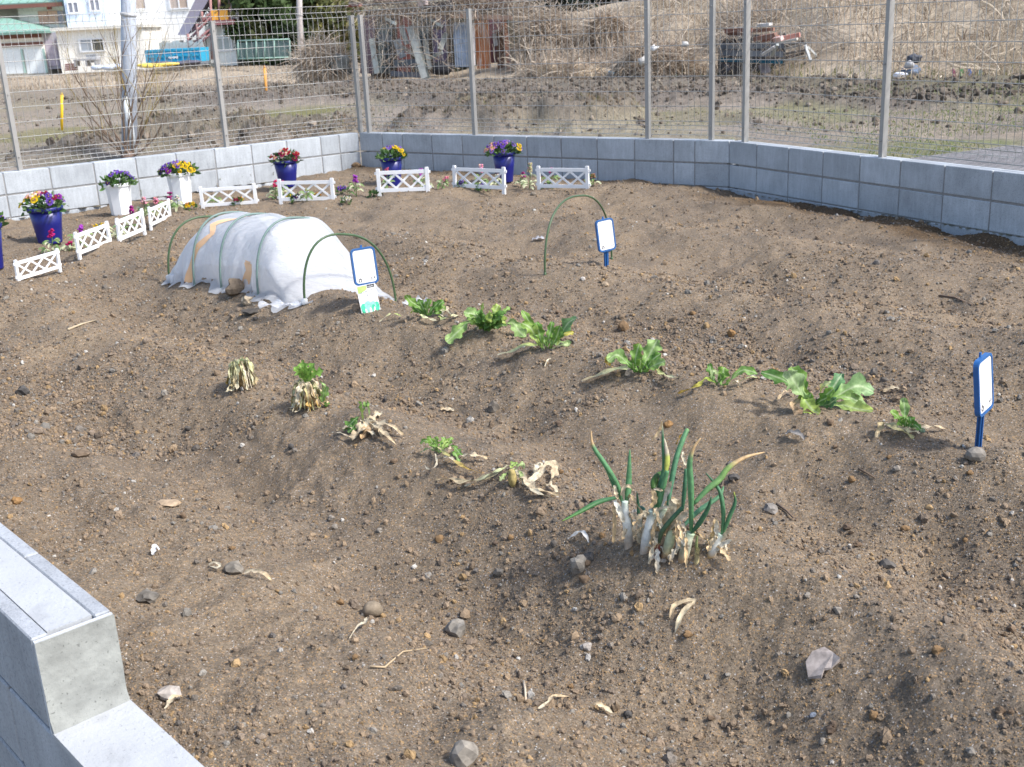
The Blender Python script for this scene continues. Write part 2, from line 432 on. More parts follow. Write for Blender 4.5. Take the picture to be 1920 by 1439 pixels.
# clods and crumbs: countless, one object
def bed_clods():
    pts = []; scl = []
    def batch(n, y0, y1, r0, r1, pw, dens):
        u = RNG.random(n); y = y0 * (y1 / y0) ** u if y0 > 0 else y1 * u
        x = (RNG.random(n) * 1.24 - 0.62) * y
        ok = inside(x, y, PLOT)
        uu = 0.743 * x + 0.669 * y
        furrow = np.exp(-((uu - 1.62) / .22) ** 2) + np.exp(-((uu - 2.62) / .25) ** 2) + .7 * np.exp(-((uu - 3.85) / .3) ** 2)
        d = 0.24 + 0.85 * furrow * (.6 + vn(x * 3, y * 3, 73)) + 2.2 * np.clip(vn(x * 1.6, y * 1.6, 71) + .5 * vn(x * 4.5, y * 4.5, 74) + .02, 0, 1) + 1.0 * np.clip(vn(x * 7, y * 7, 72) - .05, 0, 1)
        ok &= RNG.random(n) < d * dens
        x, y = x[ok], y[ok]; r = r0 * (1 - RNG.random(len(x)) * (1 - (r0 / r1) ** pw)) ** (-1 / pw)
        pts.append(np.stack([x, y, soil(x, y) + r * 0.30], -1)); scl.append(r)
    batch(260000, 1.3, 5.5, .0013, .009, 2.9, .70)
    batch(13000, 1.3, 6.5, .005, .016, 3.4, .50)
    batch(190000, 4.0, 12.7, .0032, .020, 3.1, .75)
    return np.concatenate(pts), np.concatenate(scl)
def clods(name, P, R, pal, pr):
    n = len(P)
    me = bpy.data.meshes.new(name); me.vertices.add(n); me.vertices.foreach_set('co', P.astype(np.float32).ravel())
    a = me.attributes.new('scl', 'FLOAT_VECTOR', 'POINT')
    a.data.foreach_set('vector', (R[:, None] * RNG.uniform(.65, 1.25, (n, 3)) * np.array([1, 1, .8])).astype(np.float32).ravel())
    a = me.attributes.new('rot', 'FLOAT_VECTOR', 'POINT'); a.data.foreach_set('vector', RNG.uniform(0, 6.28, (n, 3)).astype(np.float32).ravel())
    a = me.attributes.new('vid', 'INT', 'POINT'); a.data.foreach_set('value', RNG.integers(0, 6, n).astype(np.int32))
    k = RNG.choice(len(pal), n, p=pr / pr.sum()); t = np.ones((n, 4), np.float32); t[:, :3] = pal[k] * RNG.uniform(.72, 1.15, (n, 1)) * np.array([1.06, 1.05, 1.02])
    a = me.attributes.new('tint', 'FLOAT_COLOR', 'POINT'); a.data.foreach_set('color', t.ravel())
    o = link(name, me); kind(o, 'stuff')
    ng = bpy.data.node_groups.new('clod_scatter', 'GeometryNodeTree')
    ng.interface.new_socket('Geometry', in_out='INPUT', socket_type='NodeSocketGeometry')
    ng.interface.new_socket('Geometry', in_out='OUTPUT', socket_type='NodeSocketGeometry')
    N, L = ng.nodes, ng.links; gi = N.new('NodeGroupInput'); go = N.new('NodeGroupOutput')
    mp = N.new('GeometryNodeMeshToPoints'); L.new(gi.outputs[0], mp.inputs[0])
    jn = N.new('GeometryNodeJoinGeometry')
    for k in range(6):
        ic = N.new('GeometryNodeMeshIcoSphere'); ic.inputs['Radius'].default_value = 1.0; ic.inputs['Subdivisions'].default_value = 2
        ps = N.new('GeometryNodeInputPosition'); ad = N.new('ShaderNodeVectorMath'); ad.operation = 'ADD'; ad.inputs[1].default_value = (k * 7.3, k * 3.1, k)
        L.new(ps.outputs[0], ad.inputs[0]); nz = N.new('ShaderNodeTexNoise'); nz.inputs['Scale'].default_value = 1.15; L.new(ad.outputs[0], nz.inputs['Vector'])
        sb = N.new('ShaderNodeVectorMath'); sb.operation = 'SUBTRACT'; sb.inputs[1].default_value = (.5, .5, .5); L.new(nz.outputs['Color'], sb.inputs[0])
        sc = N.new('ShaderNodeVectorMath'); sc.operation = 'SCALE'; sc.inputs['Scale'].default_value = 1.9; L.new(sb.outputs[0], sc.inputs[0])
        sp = N.new('GeometryNodeSetPosition'); L.new(ic.outputs[0], sp.inputs[0]); L.new(sc.outputs[0], sp.inputs['Offset'])
        sm = N.new('GeometryNodeSetMaterial'); sm.inputs['Material'].default_value = M_CLOD; L.new(sp.outputs[0], sm.inputs[0])
        gt = N.new('GeometryNodeGeometryToInstance'); L.new(sm.outputs[0], gt.inputs[0]); L.new(gt.outputs[0], jn.inputs[0])
    ip = N.new('GeometryNodeInstanceOnPoints'); L.new(mp.outputs[0], ip.inputs['Points']); L.new(jn.outputs[0], ip.inputs['Instance'])
    ip.inputs['Pick Instance'].default_value = True
    for nm, ty, sk in (('vid', 'INT', 'Instance Index'), ('rot', 'FLOAT_VECTOR', 'Rotation'), ('scl', 'FLOAT_VECTOR', 'Scale')):
        na = N.new('GeometryNodeInputNamedAttribute'); na.data_type = ty; na.inputs['Name'].default_value = nm
        so = [q for q in na.outputs if q.enabled and q.name == 'Attribute'][0]
        if nm == 'rot':
            e = N.new('FunctionNodeEulerToRotation'); L.new(so, e.inputs[0]); so = e.outputs[0]
        L.new(so, ip.inputs[sk])
    L.new(ip.outputs[0], go.inputs[0])
    md = o.modifiers.new('scatter', 'NODES'); md.node_group = ng
PAL = np.array([(.215, .162, .115), (.18, .142, .11), (.25, .185, .125), (.165, .145, .125), (.20, .185, .165), (.30, .205, .11), (.125, .112, .102), (.40, .38, .35)])
PR = np.array([.32, .25, .16, .09, .055, .075, .03, .02])
clods('soil_clods', *bed_clods(), PAL, PR)

# ------------------------------------------------------------------ field beyond the walls
OUT = [C0 + DL * 6.3, C0, K0, K0 + DR * 9, np.array([3.5, -1.5]), N0 - DN * 3.2, N0 + DN * 6.6]

def hill_h(x):
    return np.interp(x, [-9, -5, -2, 1.2, 5, 8.5, 14, 22, 60], [0, 0, .5, 1.2, 1.75, 2.3, 3.6, 4.4, 4.4])

TX = [-20, -8, -3.4, .6, 5.9, 7.7, 9.2, 14, 30]; TY = [42, 35, 32.7, 29, 25.5, 21.1, 20, 17, 12]      # far edge of the tilled strip
LX = [-15, -5.7, -2.6, .4, 4.4, 6.2, 8.2, 14, 30]; LY = [33, 25, 25, 19.6, 18.9, 17, 16.6, 14.5, 10]     # its near edge
def top_y(x): return np.interp(x, TX, TY)
def bands(x, y):
    n = vn(x * .45, y * .2, 81); yy = y + 1.2 * n
    patch = sstep(-.25, .30, vn(x * .75, y * .45, 82) + .4 * vn(x * 2.2, y * 1.6, 83))
    near = sstep(14.6, 15.3, yy) * sstep(18.8, 17.6, yy) * sstep(4.5, 1.5, x) * sstep(-7.5, -5.0, x) * patch
    e = .5 * vn(x * .9, 4.4, 84)
    till = sstep(-.5, .5, y - np.interp(x, LX, LY) + e) * sstep(.3, -.3, y - top_y(x) + e) * (.55 + .45 * sstep(-10, -6, x))
    return near, np.clip(till, 0, 1)

def field(x, y, fine=True):
    x = np.asarray(x, float); y = np.asarray(y, float)
    near, till = bands(x, y)
    z = 0.05 * fbm(x * .35, y * .35, 91, 2) - 0.02
    z = z + near * (.20 + .34 * vn(x * 1.1, y * .8, 92) + .30 * np.abs(vn(x * 3, y * 3, 93)))
    z = z + till * (.10 + .12 * vn(x * .7, y * .7, 94))
    z = z + hill_h(x) * sstep(-.5, 12, y - top_y(x) + 1.2 * vn(x * .35, 3, 95)) * (1 + .25 * vn(x * .3, y * .3, 96))
    z = z + sstep(1, 4, y - top_y(x)) * (.25 * fbm(x * .6, y * .6, 97, 3)) * sstep(60, 50, y)
    z = z + sstep(12, 8, y) * sstep(2, 4, x) * 0.02
    if fine:
        z = z + (.02 + .10 * near + .13 * till) * np.abs(vn(x * 6, y * 6, 98)) + (.012 + .05 * till + .05 * near) * vn(x * 17, y * 17, 99)
    return z

X, Y = fan(4.0, 420.0, 0.0082, 0.95, 620)
v = np.stack([X, Y, field(X, Y)], -1).reshape(-1, 3); f = grid_faces(*X.shape)
cx = v[f, 0].mean(1); cy = v[f, 1].mean(1)
shr = [C0 + DL * 6.3 + np.array([.04, -.05]), C0 + np.array([0, -.07]), K0 + np.array([-.05, -.05])] + PLOT[2:6]
f = f[~inside(cx, cy, [C0, K0] + PLOT[2:])]
x, y = v[:, 0], v[:, 1]
near, till = bands(x, y)
gr = np.clip(sstep(-.10, .22, vn(x * .5, y * .35, 101) + .5 * vn(x * 1.9, y * 1.6, 102)), 0, 1)
dust = np.array([.235, .20, .165]); drk = np.array([.135, .114, .095]); olive = np.array([.175, .165, .075]); green = np.array([.145, .175, .065]); straw = np.array([.36, .295, .22])
c = dust[None] * (1 + .3 * vn(x * .8, y * .5, 103)[:, None])
mid = sstep(17.5, 19, y) * sstep(25, 23, y)
c = c + (olive - c) * (gr * (.35 + .6 * mid))[:, None]
rgt = sstep(2.0, 6.5, x - (y - 12) * .18) * sstep(22, 17, y)
c = c + (green - c) * (np.clip(gr * 1.1, 0, 1) * rgt * .7)[:, None]
c = c + (straw * .8 - c) * (rgt * sstep(0, .25, vn(x * 2.2, y * 2.2, 104)) * .6)[:, None]
c = c + (drk - c) * (np.clip(near * 1.1 + till, 0, 1) * (.75 + .25 * vn(x * 2, y * 2, 105)))[:, None]
far = sstep(0, .8, y - top_y(x) + .8 * vn(x * 1.3, y, 107))
c = c + (straw * (1 + .5 * vn(x * .7, y * .5, 106)[:, None]) - c) * (far * (1 - till) * .9)[:, None]
lf = sstep(-6, -9, x) * sstep(15, 17, y)
c = c + (straw * .8 - c) * (lf * .35)[:, None]
v, f, (c,) = compact(v, f, [c])
kind(npmesh('field', v, f, M_FIELD, c), 'structure')
b = MB(); b.add([(-900, -900, -.75), (900, -900, -.75), (900, 1200, -.75), (-900, 1200, -.75)], [(0, 1, 2, 3)], (.2, .17, .13))
kind(b.build('ground', M_FIELD), 'structure')

def field_clods():
    n = 60000; y = 13.8 * (33 / 13.8) ** RNG.random(n); x = RNG.uniform(-.5, .5, n) * y; nr, tl = bands(x, y)
    ok = (RNG.random(n) < np.clip(nr * .2 + tl * .5 + .015, 0, 1)) & ~inside(x, y, PLOT); x, y = x[ok], y[ok]; r = np.minimum(.013 * (1 - RNG.random(len(x))) ** -.42, .065)
    return np.stack([x, y, field(x, y) + r * .3], -1), r
clods('field_clods', *field_clods(), np.array([(.13, .107, .087), (.10, .084, .07), (.17, .14, .113), (.22, .185, .15)]), np.array([.4, .3, .2, .1]))

def blades(name, P, H, Wd, lean, cols, mat=M_GRASS, seg=2):
    n = len(P); an = RNG.uniform(0, 6.283, n); ln = RNG.uniform(0.2, 1, n) * lean
    d = np.stack([np.cos(an), np.sin(an), np.zeros(n)], -1); a2 = RNG.uniform(0, 6.283, n)
    sd_ = np.stack([np.cos(a2), np.sin(a2), RNG.uniform(-.3, .3, n)], -1) * (Wd[:, None] / 2)
    up = np.array([0, 0, 1.0])
    mid_ = P + up * (H * .6)[:, None] + d * (H * ln * .35)[:, None]
    tip = P + up * (H * (1 - .35 * ln ** 2))[:, None] + d * (H * ln * 1.0)[:, None]
    V = np.stack([P - sd_, P + sd_, mid_ + sd_ * .8, mid_ - sd_ * .8, tip], 1).reshape(-1, 3)
    i = np.arange(n)[:, None] * 5
    F = np.concatenate([i + np.array([[0, 1, 2]]), i + np.array([[0, 2, 3]]), i + np.array([[3, 2, 4]])], 0)
    return kind(npmesh(name, V, F, mat, np.repeat(cols, 5, 0), False), 'stuff')

def scatter_blades(name, n, xr, yr, mask, h, wd, lean, pal, zf=field):
    x = RNG.uniform(*xr, n); y = RNG.uniform(*yr, n); ok = mask(x, y) & ~inside(x, y, [C0, K0] + PLOT[2:])
    x, y = x[ok], y[ok]; n = len(x)
    P = np.stack([x, y, zf(x, y) - .01], -1); pal = np.array(pal); k = RNG.integers(0, len(pal), n)
    return blades(name, P, RNG.uniform(h[0], h[1], n), RNG.uniform(wd[0], wd[1], n), lean, pal[k] * RNG.uniform(.7, 1.25, (n, 1)))

STRAW = [(.46, .38, .285), (.38, .31, .225), (.55, .47, .36), (.32, .25, .18), (.26, .195, .14)]
GREEN = [(.12, .20, .04), (.16, .22, .05), (.20, .22, .08), (.26, .22, .12)]
scatter_blades('dry_grass', 80000, (-4, 26), (18, 45), lambda x, y: (hill_h(x) > .25) & (y > top_y(x) + .2) & (vn(x * .8, y * .8, 111) > -.28) & ~((x < 1.6) & (y < 35)) & ~((x > 4.3) & (x < 7.3) & (y < 25.8)), (.08, .42), (.008, .024), 1.5, STRAW)
scatter_blades('straw_litter', 34000, (-26, -1), (26, 62), lambda x, y: (y > top_y(x) - 1) & (vn(x * .5, y * .4, 112) + .7 * vn(x * 2, y * 2, 212) > -.05), (.04, .20), (.010, .026), 1.6, STRAW)
scatter_blades('weedy_grass', 70000, (-11, 10), (9, 26), lambda x, y: (vn(x * .7, y * .6, 113) + .6 * vn(x * 2.4, y * 2.4, 114) > -.02) & (bands(x, y)[0] < .35) & (bands(x, y)[1] < .4), (.015, .05), (.005, .010), 1.8, [(.17, .19, .07), (.24, .21, .10), (.30, .25, .15), (.13, .18, .05)])
scatter_blades('green_grass', 60000, (2.5, 14), (5.5, 22), lambda x, y: (x - (y - 12) * .18 > 3.4) & (vn(x * .9, y * .8, 115) + .6 * vn(x * 3, y * 3, 116) > .02), (.02, .065), (.005, .011), 1.8, GREEN)
scatter_blades('clump_grass', 14000, (-7, 4), (13.6, 18.5), lambda x, y: (bands(x, y)[0] > .3) & (vn(x * 1.4, y * 1.2, 117) > .06), (.04, .12), (.006, .013), 2.4, [(.22, .17, .11), (.28, .22, .14), (.16, .15, .07), (.18, .12, .08)])
scatter_blades('wall_weeds', 9000, (-7.5, -1.5), (8.5, 14.2), lambda x, y: (line_d(x, y, C0, DL) < 1.1) & (vn(x * 1.6, y * 1.6, 118) > -.05), (.04, .20), (.004, .010), 1.2, [(.32, .25, .16), (.24, .18, .11), (.16, .17, .07)])
scatter_blades('hill_weeds', 12000, (4, 16), (17, 30), lambda x, y: (y > top_y(x)) & (y < top_y(x) + 2.2) & (vn(x * .8, y * .8, 119) > .0), (.06, .22), (.010, .024), 1.0, [(.20, .21, .08), (.26, .24, .10), (.15, .18, .06)])
# ------------------------------------------------------------------ block walls
_bm_cache = {}
def block_mesh(l, d, h, ch=0.004, key='block'):
    k = (round(l, 3), d, h, key)
    if k in _bm_cache: return _bm_cache[k]
    bm = bmesh.new(); bmesh.ops.create_cube(bm, size=1.0, matrix=Matrix.Diagonal((l, d, h, 1)))
    bmesh.ops.bevel(bm, geom=bm.edges[:], offset=ch, segments=1, affect='EDGES')
    me = bpy.data.meshes.new(key); bm.to_mesh(me); bm.free(); me.materials.append(M_BLOCK)
    _bm_cache[k] = me; return me

def hollow_mesh(l, d, h, sh=0.032):
    k = ('hollow', round(l, 3))
    if k in _bm_cache: return _bm_cache[k]
    bm = bmesh.new()
    for y in (-(d - sh) / 2, (d - sh) / 2):
        bmesh.ops.create_cube(bm, size=1.0, matrix=Matrix.Translation((0, y, 0)) @ Matrix.Diagonal((l, sh, h, 1)))
    bmesh.ops.bevel(bm, geom=bm.edges[:], offset=0.003, segments=1, affect='EDGES')
    me = bpy.data.meshes.new('block'); bm.to_mesh(me); bm.free(); me.materials.append(M_BLOCKN)
    _bm_cache[k] = me; return me

def wall(label, P, d, lens, out, top=0.4, courses=3, T=0.12, name='block_wall'):
    """P: corner on the plot-side face; d: run direction; out: +1 when the outer side is left of d"""
    an = math.atan2(d[1], d[0])
    t = thing(name, label, 'wall', (P[0], P[1], 0), (0, 0, an))
    tot = sum(lens); J = 0.010
    for c in range(courses):
        x = 0
        for q, l in enumerate(lens):
            o = link('block', block_mesh(l - J, T, 0.2 - J), t)
            jit = random.uniform(-.0008, .0008)
            o.location = (x + l / 2, out * (T / 2 + jit), top - .1 - .2 * c + (J / 2 if c == 0 else 0)); x += l
    m = MB(); m.box((tot / 2 + .05, out * T / 2, top - .1 * courses - .004), (tot - .15, T - .012, .2 * courses - .016))
    m.build('mortar', M_MORTAR, t, local=True)
    return t

wall('pale sunlit block wall under the left mesh fence behind the two white planters', C0, DL, [.25, .23] + [.405] * 14, -1)
wall('grey shaded block wall across the back behind the blue planters', C0, DB, [.33, .285] + [.4] * 8 + [.21, .335], 1)
wall('blue grey block wall running down the right side of the bare soil', K0, DR, [.376] + [.405] * 20, 1)

# near stepped wall
T = 0.155
an = math.atan2(DN[1], DN[0])
nw = thing('stepped_wall', 'low concrete block wall with a plastered step in the near left corner', 'wall', (N0[0], N0[1], 0), (0, 0, an))
x = 0.0
for k, l in enumerate([.375] + [.4] * 7):                         # upper course, open cells filled with cement
    o = link('block', hollow_mesh(l - .006, T, .194), nw); o.location = (x + l / 2 + .018, T / 2, .3 + .003); x += l
for c in (0, 1):
    x = -1.35 - .2 * c
    for k in range(12):
        me = block_mesh(.39, T, .19, .004, 'near')
        if me.materials[0] != M_BLOCKN: me.materials[0] = M_BLOCKN
        o = link('block', me, nw); o.location = (x + .2, T / 2, .1 - .2 * c); x += .4
m = MB(); m.box((1.5, T / 2, .302), (2.94, T - .067, .193)); o = m.build('cement_fill', M_FILL, nw, local=True)
m = MB(); m.box((.012, T / 2, .2955), (.008, T - .002, .203)); m.build('top_edging', plain('edging_mortar', (.50, .52, .54), .8, .08, 20, .2), nw, local=True)
def plaster_mesh():
    n1, n2 = 14, 14; vs = []; fs = []
    for i in range(n1 + 1):
        for j in range(n2 + 1):
            yy = T * i / n1; zz = .2 + .197 * j / n2
            vs.append((.003 + .003 * float(vn(yy * 25, zz * 25, 7)) - .012 * max(0, 1 - j / 2.0) , yy, zz))
    for i in range(n1):
        for j in range(n2): a = i * (n2 + 1) + j; fs.append((a, a + 1, a + n2 + 2, a + n2 + 1))
    return vs, fs
m = MB(); m.add(*plaster_mesh(), smooth=True); m.build('end_plaster', M_PLASTER, nw, local=True)
m = MB(); m.box((-.68, T / 2, .199), (1.36, T + .002, .012)); m.build('step_top', M_FILL, nw, local=True)
m = MB(); m.box((.9, T / 2, .0), (4.6, T - .022, .39)); m.build('mortar', M_MORTAR, nw, local=True)

# ------------------------------------------------------------------ mesh fence on the walls
HZ = [.035, .075, .115, .155, .285, .415, .545, .675, .805, .935, 1.065, 1.195, 1.25, 1.31]
def fence(label, P, d, out, ss, bays):
    """ss: post places along the wall; bays: stretches of wire panel"""
    an = math.atan2(d[1], d[0])
    t = thing('mesh_fence', label, 'fence', (P[0], P[1], .4), (0, 0, an))
    for s_ in ss:
        m = MB(); m.box((0, 0, .6), (.037, .046, 1.20)); m.box((0, 0, 1.204), (.041, .050, .012))
        for zz in (.12, .66, 1.12): m.tube([(0, -.025 * out, zz), (0, -.032 * out, zz)], .006, 6)
        o = m.build('post', M_POST, t, local=True); o.location = (s_, out * .045, 0)
    yw = out * .082
    for a, b in bays:
        for k, z in enumerate(HZ):
            m = MB(); dy = 0.0
            if k in (1, 2): dy = out * .03
            if k == 12: dy = out * .035
            m.tube([(a, yw + dy, z), ((a + b) / 2, yw + dy + random.uniform(-.004, .004), z + random.uniform(-.003, .003)), (b, yw + dy, z)], .0029, 4, cap=False)
            m.build('horizontal_wire', M_WIRE, t, local=True)
        m = MB(); x = a + .02
        while x < b:
            m.tube([(x, yw, .02), (x, yw + out * .03, .075), (x, yw + out * .03, .115), (x, yw + out * .003, .155), (x, yw + out * .003, 1.195), (x, yw + out * .035, 1.25), (x, yw, 1.31)], .0022, 3, cap=False); x += .0605
        kind(m.build('vertical_wires', M_WIRE, t, local=True), 'stuff')
    return t
def along(pt, P, d): return float((pt[0] - P[0]) * d[0] + (pt[1] - P[1]) * d[1])
sL = [along(p, C0, DL) for p in ((-1.62, 12.70), (-2.84, 11.68), (-4.45, 10.46))]; sL += [sL[-1] + 1.6]
fence('grey wire mesh fence on the pale left wall in front of the houses', C0, DL, -1, sL, [(-.02, sL[0]), (sL[0], sL[1]), (sL[1], sL[2]), (sL[2], sL[3])])
sB = [along(p, C0, DB) for p in ((-1.37, 12.52), (-.21, 11.67), (1.41, 10.53), (1.905, 10.14))]
fence('grey wire mesh fence on the back wall in front of the collapsed shed', C0, DB, 1, sB, [(-.03, sB[0]), (sB[0], sB[1]), (sB[1], sB[2]), (sB[2], 4.42)])
sR = [along(p, K0, DR) for p in ((2.14, 9.84), (2.84, 8.37))]; sR[0] = .16; sR += [sR[1] + 1.75, sR[1] + 3.5]
fence('grey wire mesh fence on the right wall in front of the dry hillside', K0, DR, 1, sR, [(-.03, sR[0]), (sR[0], sR[1]), (sR[1], sR[2]), (sR[2], sR[3])])

# ------------------------------------------------------------------ houses and yard far left (all about 62 m away)
CREAM = (.86, .82, .74); WHITE = (.88, .88, .87); PALEBLUE = (.62, .71, .84); ROOFG = (.22, .37, .31); BROWN = (.20, .09, .07)
def rect(px0, py0, px1, py1, Y):                                  # photograph rectangle -> upright rectangle at distance Y
    a = aty(px0, (py0 + py1) / 2, Y); b_ = aty(px1, (py0 + py1) / 2, Y); c_ = aty((px0 + px1) / 2, py0, Y); d_ = aty((px0 + px1) / 2, py1, Y)
    return a.x, b_.x, d_.z, c_.z
def slab(m, r, Y, th, col, mi=0, dx=0):
    x0, x1, z0, z1 = r; m.box(((x0 + x1) / 2, Y + th / 2, (z0 + z1) / 2), (x1 - x0, th, z1 - z0), None, col, mi)
def window(par, px, Y, panes=2, frame=(.75, .76, .77), glass=(.30, .31, .33), name='window'):
    x0, x1, z0, z1 = rect(*px, Y); f_ = .07
    m = MB(); yy = Y - .05
    m.box(((x0 + x1) / 2, yy, z0 + f_ / 2), (x1 - x0, .08, f_), None, frame); m.box(((x0 + x1) / 2, yy, z1 - f_ / 2), (x1 - x0, .08, f_), None, frame)
    for k in range(panes + 1):
        xx = x0 + f_ / 2 + (x1 - x0 - f_) * k / panes; m.box((xx, yy - .002, (z0 + z1) / 2), (f_, .086, z1 - z0 - 2 * f_), None, frame)
    fr = m.build(name, M_VC, par)
    for k in range(panes):
        a = x0 + f_ + (x1 - x0 - f_) * k / panes; b_ = x0 + (x1 - x0 - f_) * (k + 1) / panes
        m = MB(); m.box(((a + b_) / 2, yy + .01, (z0 + z1) / 2), (b_ - a - .004, .03, z1 - z0 - 2 * f_ - .004), None, glass[k] if hasattr(glass[0], '__len__') else glass)
        m.build('pane', M_VC, fr)
    return fr

# house with green roofs
Yh = 61.0
r = rect(-140, 92, 86, 142, Yh)
hs = thing('house', 'cream two storey house with green tiled roofs at the far left', 'house', (-31, Yh + 3, -.3))
m = MB(); x0, x1, z0, z1 = rect(-160, 64, 84, 150, Yh); m.box(((x0 + x1) / 2, Yh + 2, (z0 + z1) / 2), (x1 - x0, 4, z1 - z0), None, CREAM); m.build('lower_wall', M_VC, hs)
for rr in ((-160, 67, 79, 76), (-160, 84, 82, 91)):
    m = MB(); slab(m, rect(*rr, Yh), Yh - .06, .05, BROWN); m.build('fascia', M_VC, hs)
for rr in ((-60, 93, -6, 139), (-4, 93, 45, 139), (49, 92, 86, 138)):
    x0, x1, z0, z1 = rect(*rr, Yh); m = MB(); m.box(((x0 + x1) / 2, Yh - .05, (z0 + z1) / 2), (x1 - x0, .08, z1 - z0), None, (.78, .82, .82)); fr = m.build('shutter', M_VC, hs)
    m = MB(); m.box((x1, Yh - .08, (z0 + z1) / 2), (.10, .06, z1 - z0), None, (.42, .58, .52)); m.build('shutter_post', M_VC, fr)
# low hip roof
e0 = aty(-160, 66, Yh - .7); e1 = aty(83, 61, Yh - .7); pk = aty(19, 34, Yh + 1.4); pk0 = aty(-100, 40, Yh + 1.4)
zb = (e0.z + e1.z) / 2
def hip(m, xa, xb, ya, yb, z, ra, rb, yr, zr, col, th=.12):
    vs = [(xa, ya, z), (xb, ya, z), (xb, yb, z), (xa, yb, z), (ra, yr, zr), (rb, yr, zr)]
    m.add(vs, [(0, 1, 5, 4), (1, 2, 5), (2, 3, 4, 5), (3, 0, 4)], col)
    m.box(((xa + xb) / 2, (ya + yb) / 2, z - th / 2), (xb - xa, yb - ya, th), None, tuple(q * .75 for q in col))
    n = int((xb - xa) / .45)
    for k in range(1, n):                                         # standing seams on the front slope
        xx = xa + (xb - xa) * k / n; tp = min(1, max(0, (xx - xa) / max(ra - xa, .01)), (xb - xx) / max(xb - rb, .01))
        p0 = Vector((xx, ya, z + .02)); p1 = Vector((xx, ya + (yr - ya) * tp, z + (zr - z) * tp + .02)); m.tube([p0, p1], .03, 4, col)
m = MB(); hip(m, e0.x, e1.x, Yh - .7, Yh + 4, zb, pk0.x, pk.x - .1, Yh + 1.4, pk.z, ROOFG); m.build('lower_roof', M_VC, hs)
Yu = Yh + 2.2
m = MB(); x0, x1, z0, z1 = rect(36, 8, 122, 64, Yu); m.box(((x0 + x1) / 2, Yu + 2.5, (z0 + z1) / 2), (x1 - x0, 5, z1 - z0 + .2), None, CREAM); m.build('upper_wall', M_VC, hs)
m = MB(); x0, x1, z0, z1 = rect(-130, 8, 35, 64, Yu + .9); m.box(((x0 + x1) / 2, Yu + 3, (z0 + z1) / 2), (x1 - x0, 4, z1 - z0 + .2), None, CREAM); m.build('side_wall', M_VC, hs)
x0, x1, z0, z1 = rect(73, 21, 110, 45, Yu)
for k in range(2):
    m = MB(); m.box((x0 + (x1 - x0) * (k + .5) / 2, Yu - .05, (z0 + z1) / 2), ((x1 - x0) / 2 - .03, .08, z1 - z0), None, (.70, .42, .31)); m.build('rain_shutter', M_VC, hs)
m = MB(); slab(m, rect(110, 21, 121, 45, Yu), Yu - .08, .07, (.40, .36, .42)); m.build('shutter_box', M_VC, hs)
m = MB(); x0, x1, z0, z1 = rect(90, 10, 97, 18, Yu); m.box(((x0 + x1) / 2, Yu - .12, (z0 + z1) / 2), (x1 - x0, .22, z1 - z0), None, (.34, .07, .07)); m.build('alarm_box', M_VC, hs)
e0 = aty(-130, 10, Yu - .9); e1 = aty(117, 4, Yu - .9); zb = e1.z + .05
m = MB(); hip(m, e0.x, e1.x, Yu - .9, Yu + 6, zb, e0.x + 2, e1.x - 2.2, Yu + 2.5, zb + 1.5, ROOFG); m.build('upper_roof', M_VC, hs)
m = MB(); m.box(((e0.x + e1.x) / 2, Yu - .93, zb - .16), (e1.x - e0.x, .05, .20), None, BROWN); m.build('eave_board', M_VC, hs)
m = MB(); x0, x1, z0, z1 = rect(79, 61, 112, 130, Yh + .3); m.box(((x0 + x1) / 2, Yh + 1.6, (z0 + z1) / 2), (x1 - x0, 2.6, z1 - z0), None, (.46, .44, .50)); m.build('store_wall', M_VC, hs)
m = MB(); slab(m, rect(88, 76, 108, 124, Yh + .3), Yh + .22, .06, (.52, .46, .54)); m.build('store_door', M_VC, hs)

# white workshop with the light blue block and low cream wing
Yw = 60.0
wk = thing('workshop', 'big white building with a light blue block and a low cream wing', 'building', (-21, Yw + 6, -.3))
m = MB(); x0, x1, z0, z1 = rect(186, -80, 424, 124, Yw + 3); m.box(((x0 + x1) / 2, Yw + 7, (z0 + z1) / 2), (x1 - x0, 8, z1 - z0), None, WHITE); m.build('white_wall', M_VC, wk)
m = MB(); x0, x1, z0, z1 = rect(117, -80, 193, 54, Yw + 2); m.box(((x0 + x1) / 2, Yw + 4, (z0 + z1) / 2), (x1 - x0, 4, z1 - z0), None, PALEBLUE); m.build('blue_wall', M_VC, wk)
m = MB(); x0, x1, z0, z1 = rect(110, 55, 272, 136, Yw); m.box(((x0 + x1) / 2, Yw + 2.2, (z0 + z1) / 2), (x1 - x0, 4.4, z1 - z0), None, (.86, .82, .74)); m.build('cream_wing', M_VC, wk)
m = MB(); m.box(((x0 + x1) / 2, Yw + 2.1, z1 + .08), (x1 - x0 + .3, 4.8, .16), None, (.72, .69, .62)); m.build('wing_roof', M_VC, wk)
window(wk, (149, 72, 197, 98), Yw, 2, glass=((.34, .37, .40), (.08, .08, .07)))
window(wk, (127, 3, 149, 26), Yw + 2, 2, glass=(.24, .25, .30)); window(wk, (168, -2, 189, 22), Yw + 2, 2, glass=(.27, .28, .33))
window(wk, (252, -8, 275, 19), Yw + 3, 1, glass=(.48, .40, .35)); window(wk, (317, -10, 354, 18), Yw + 3, 2, glass=((.50, .42, .37), (.46, .36, .29)))

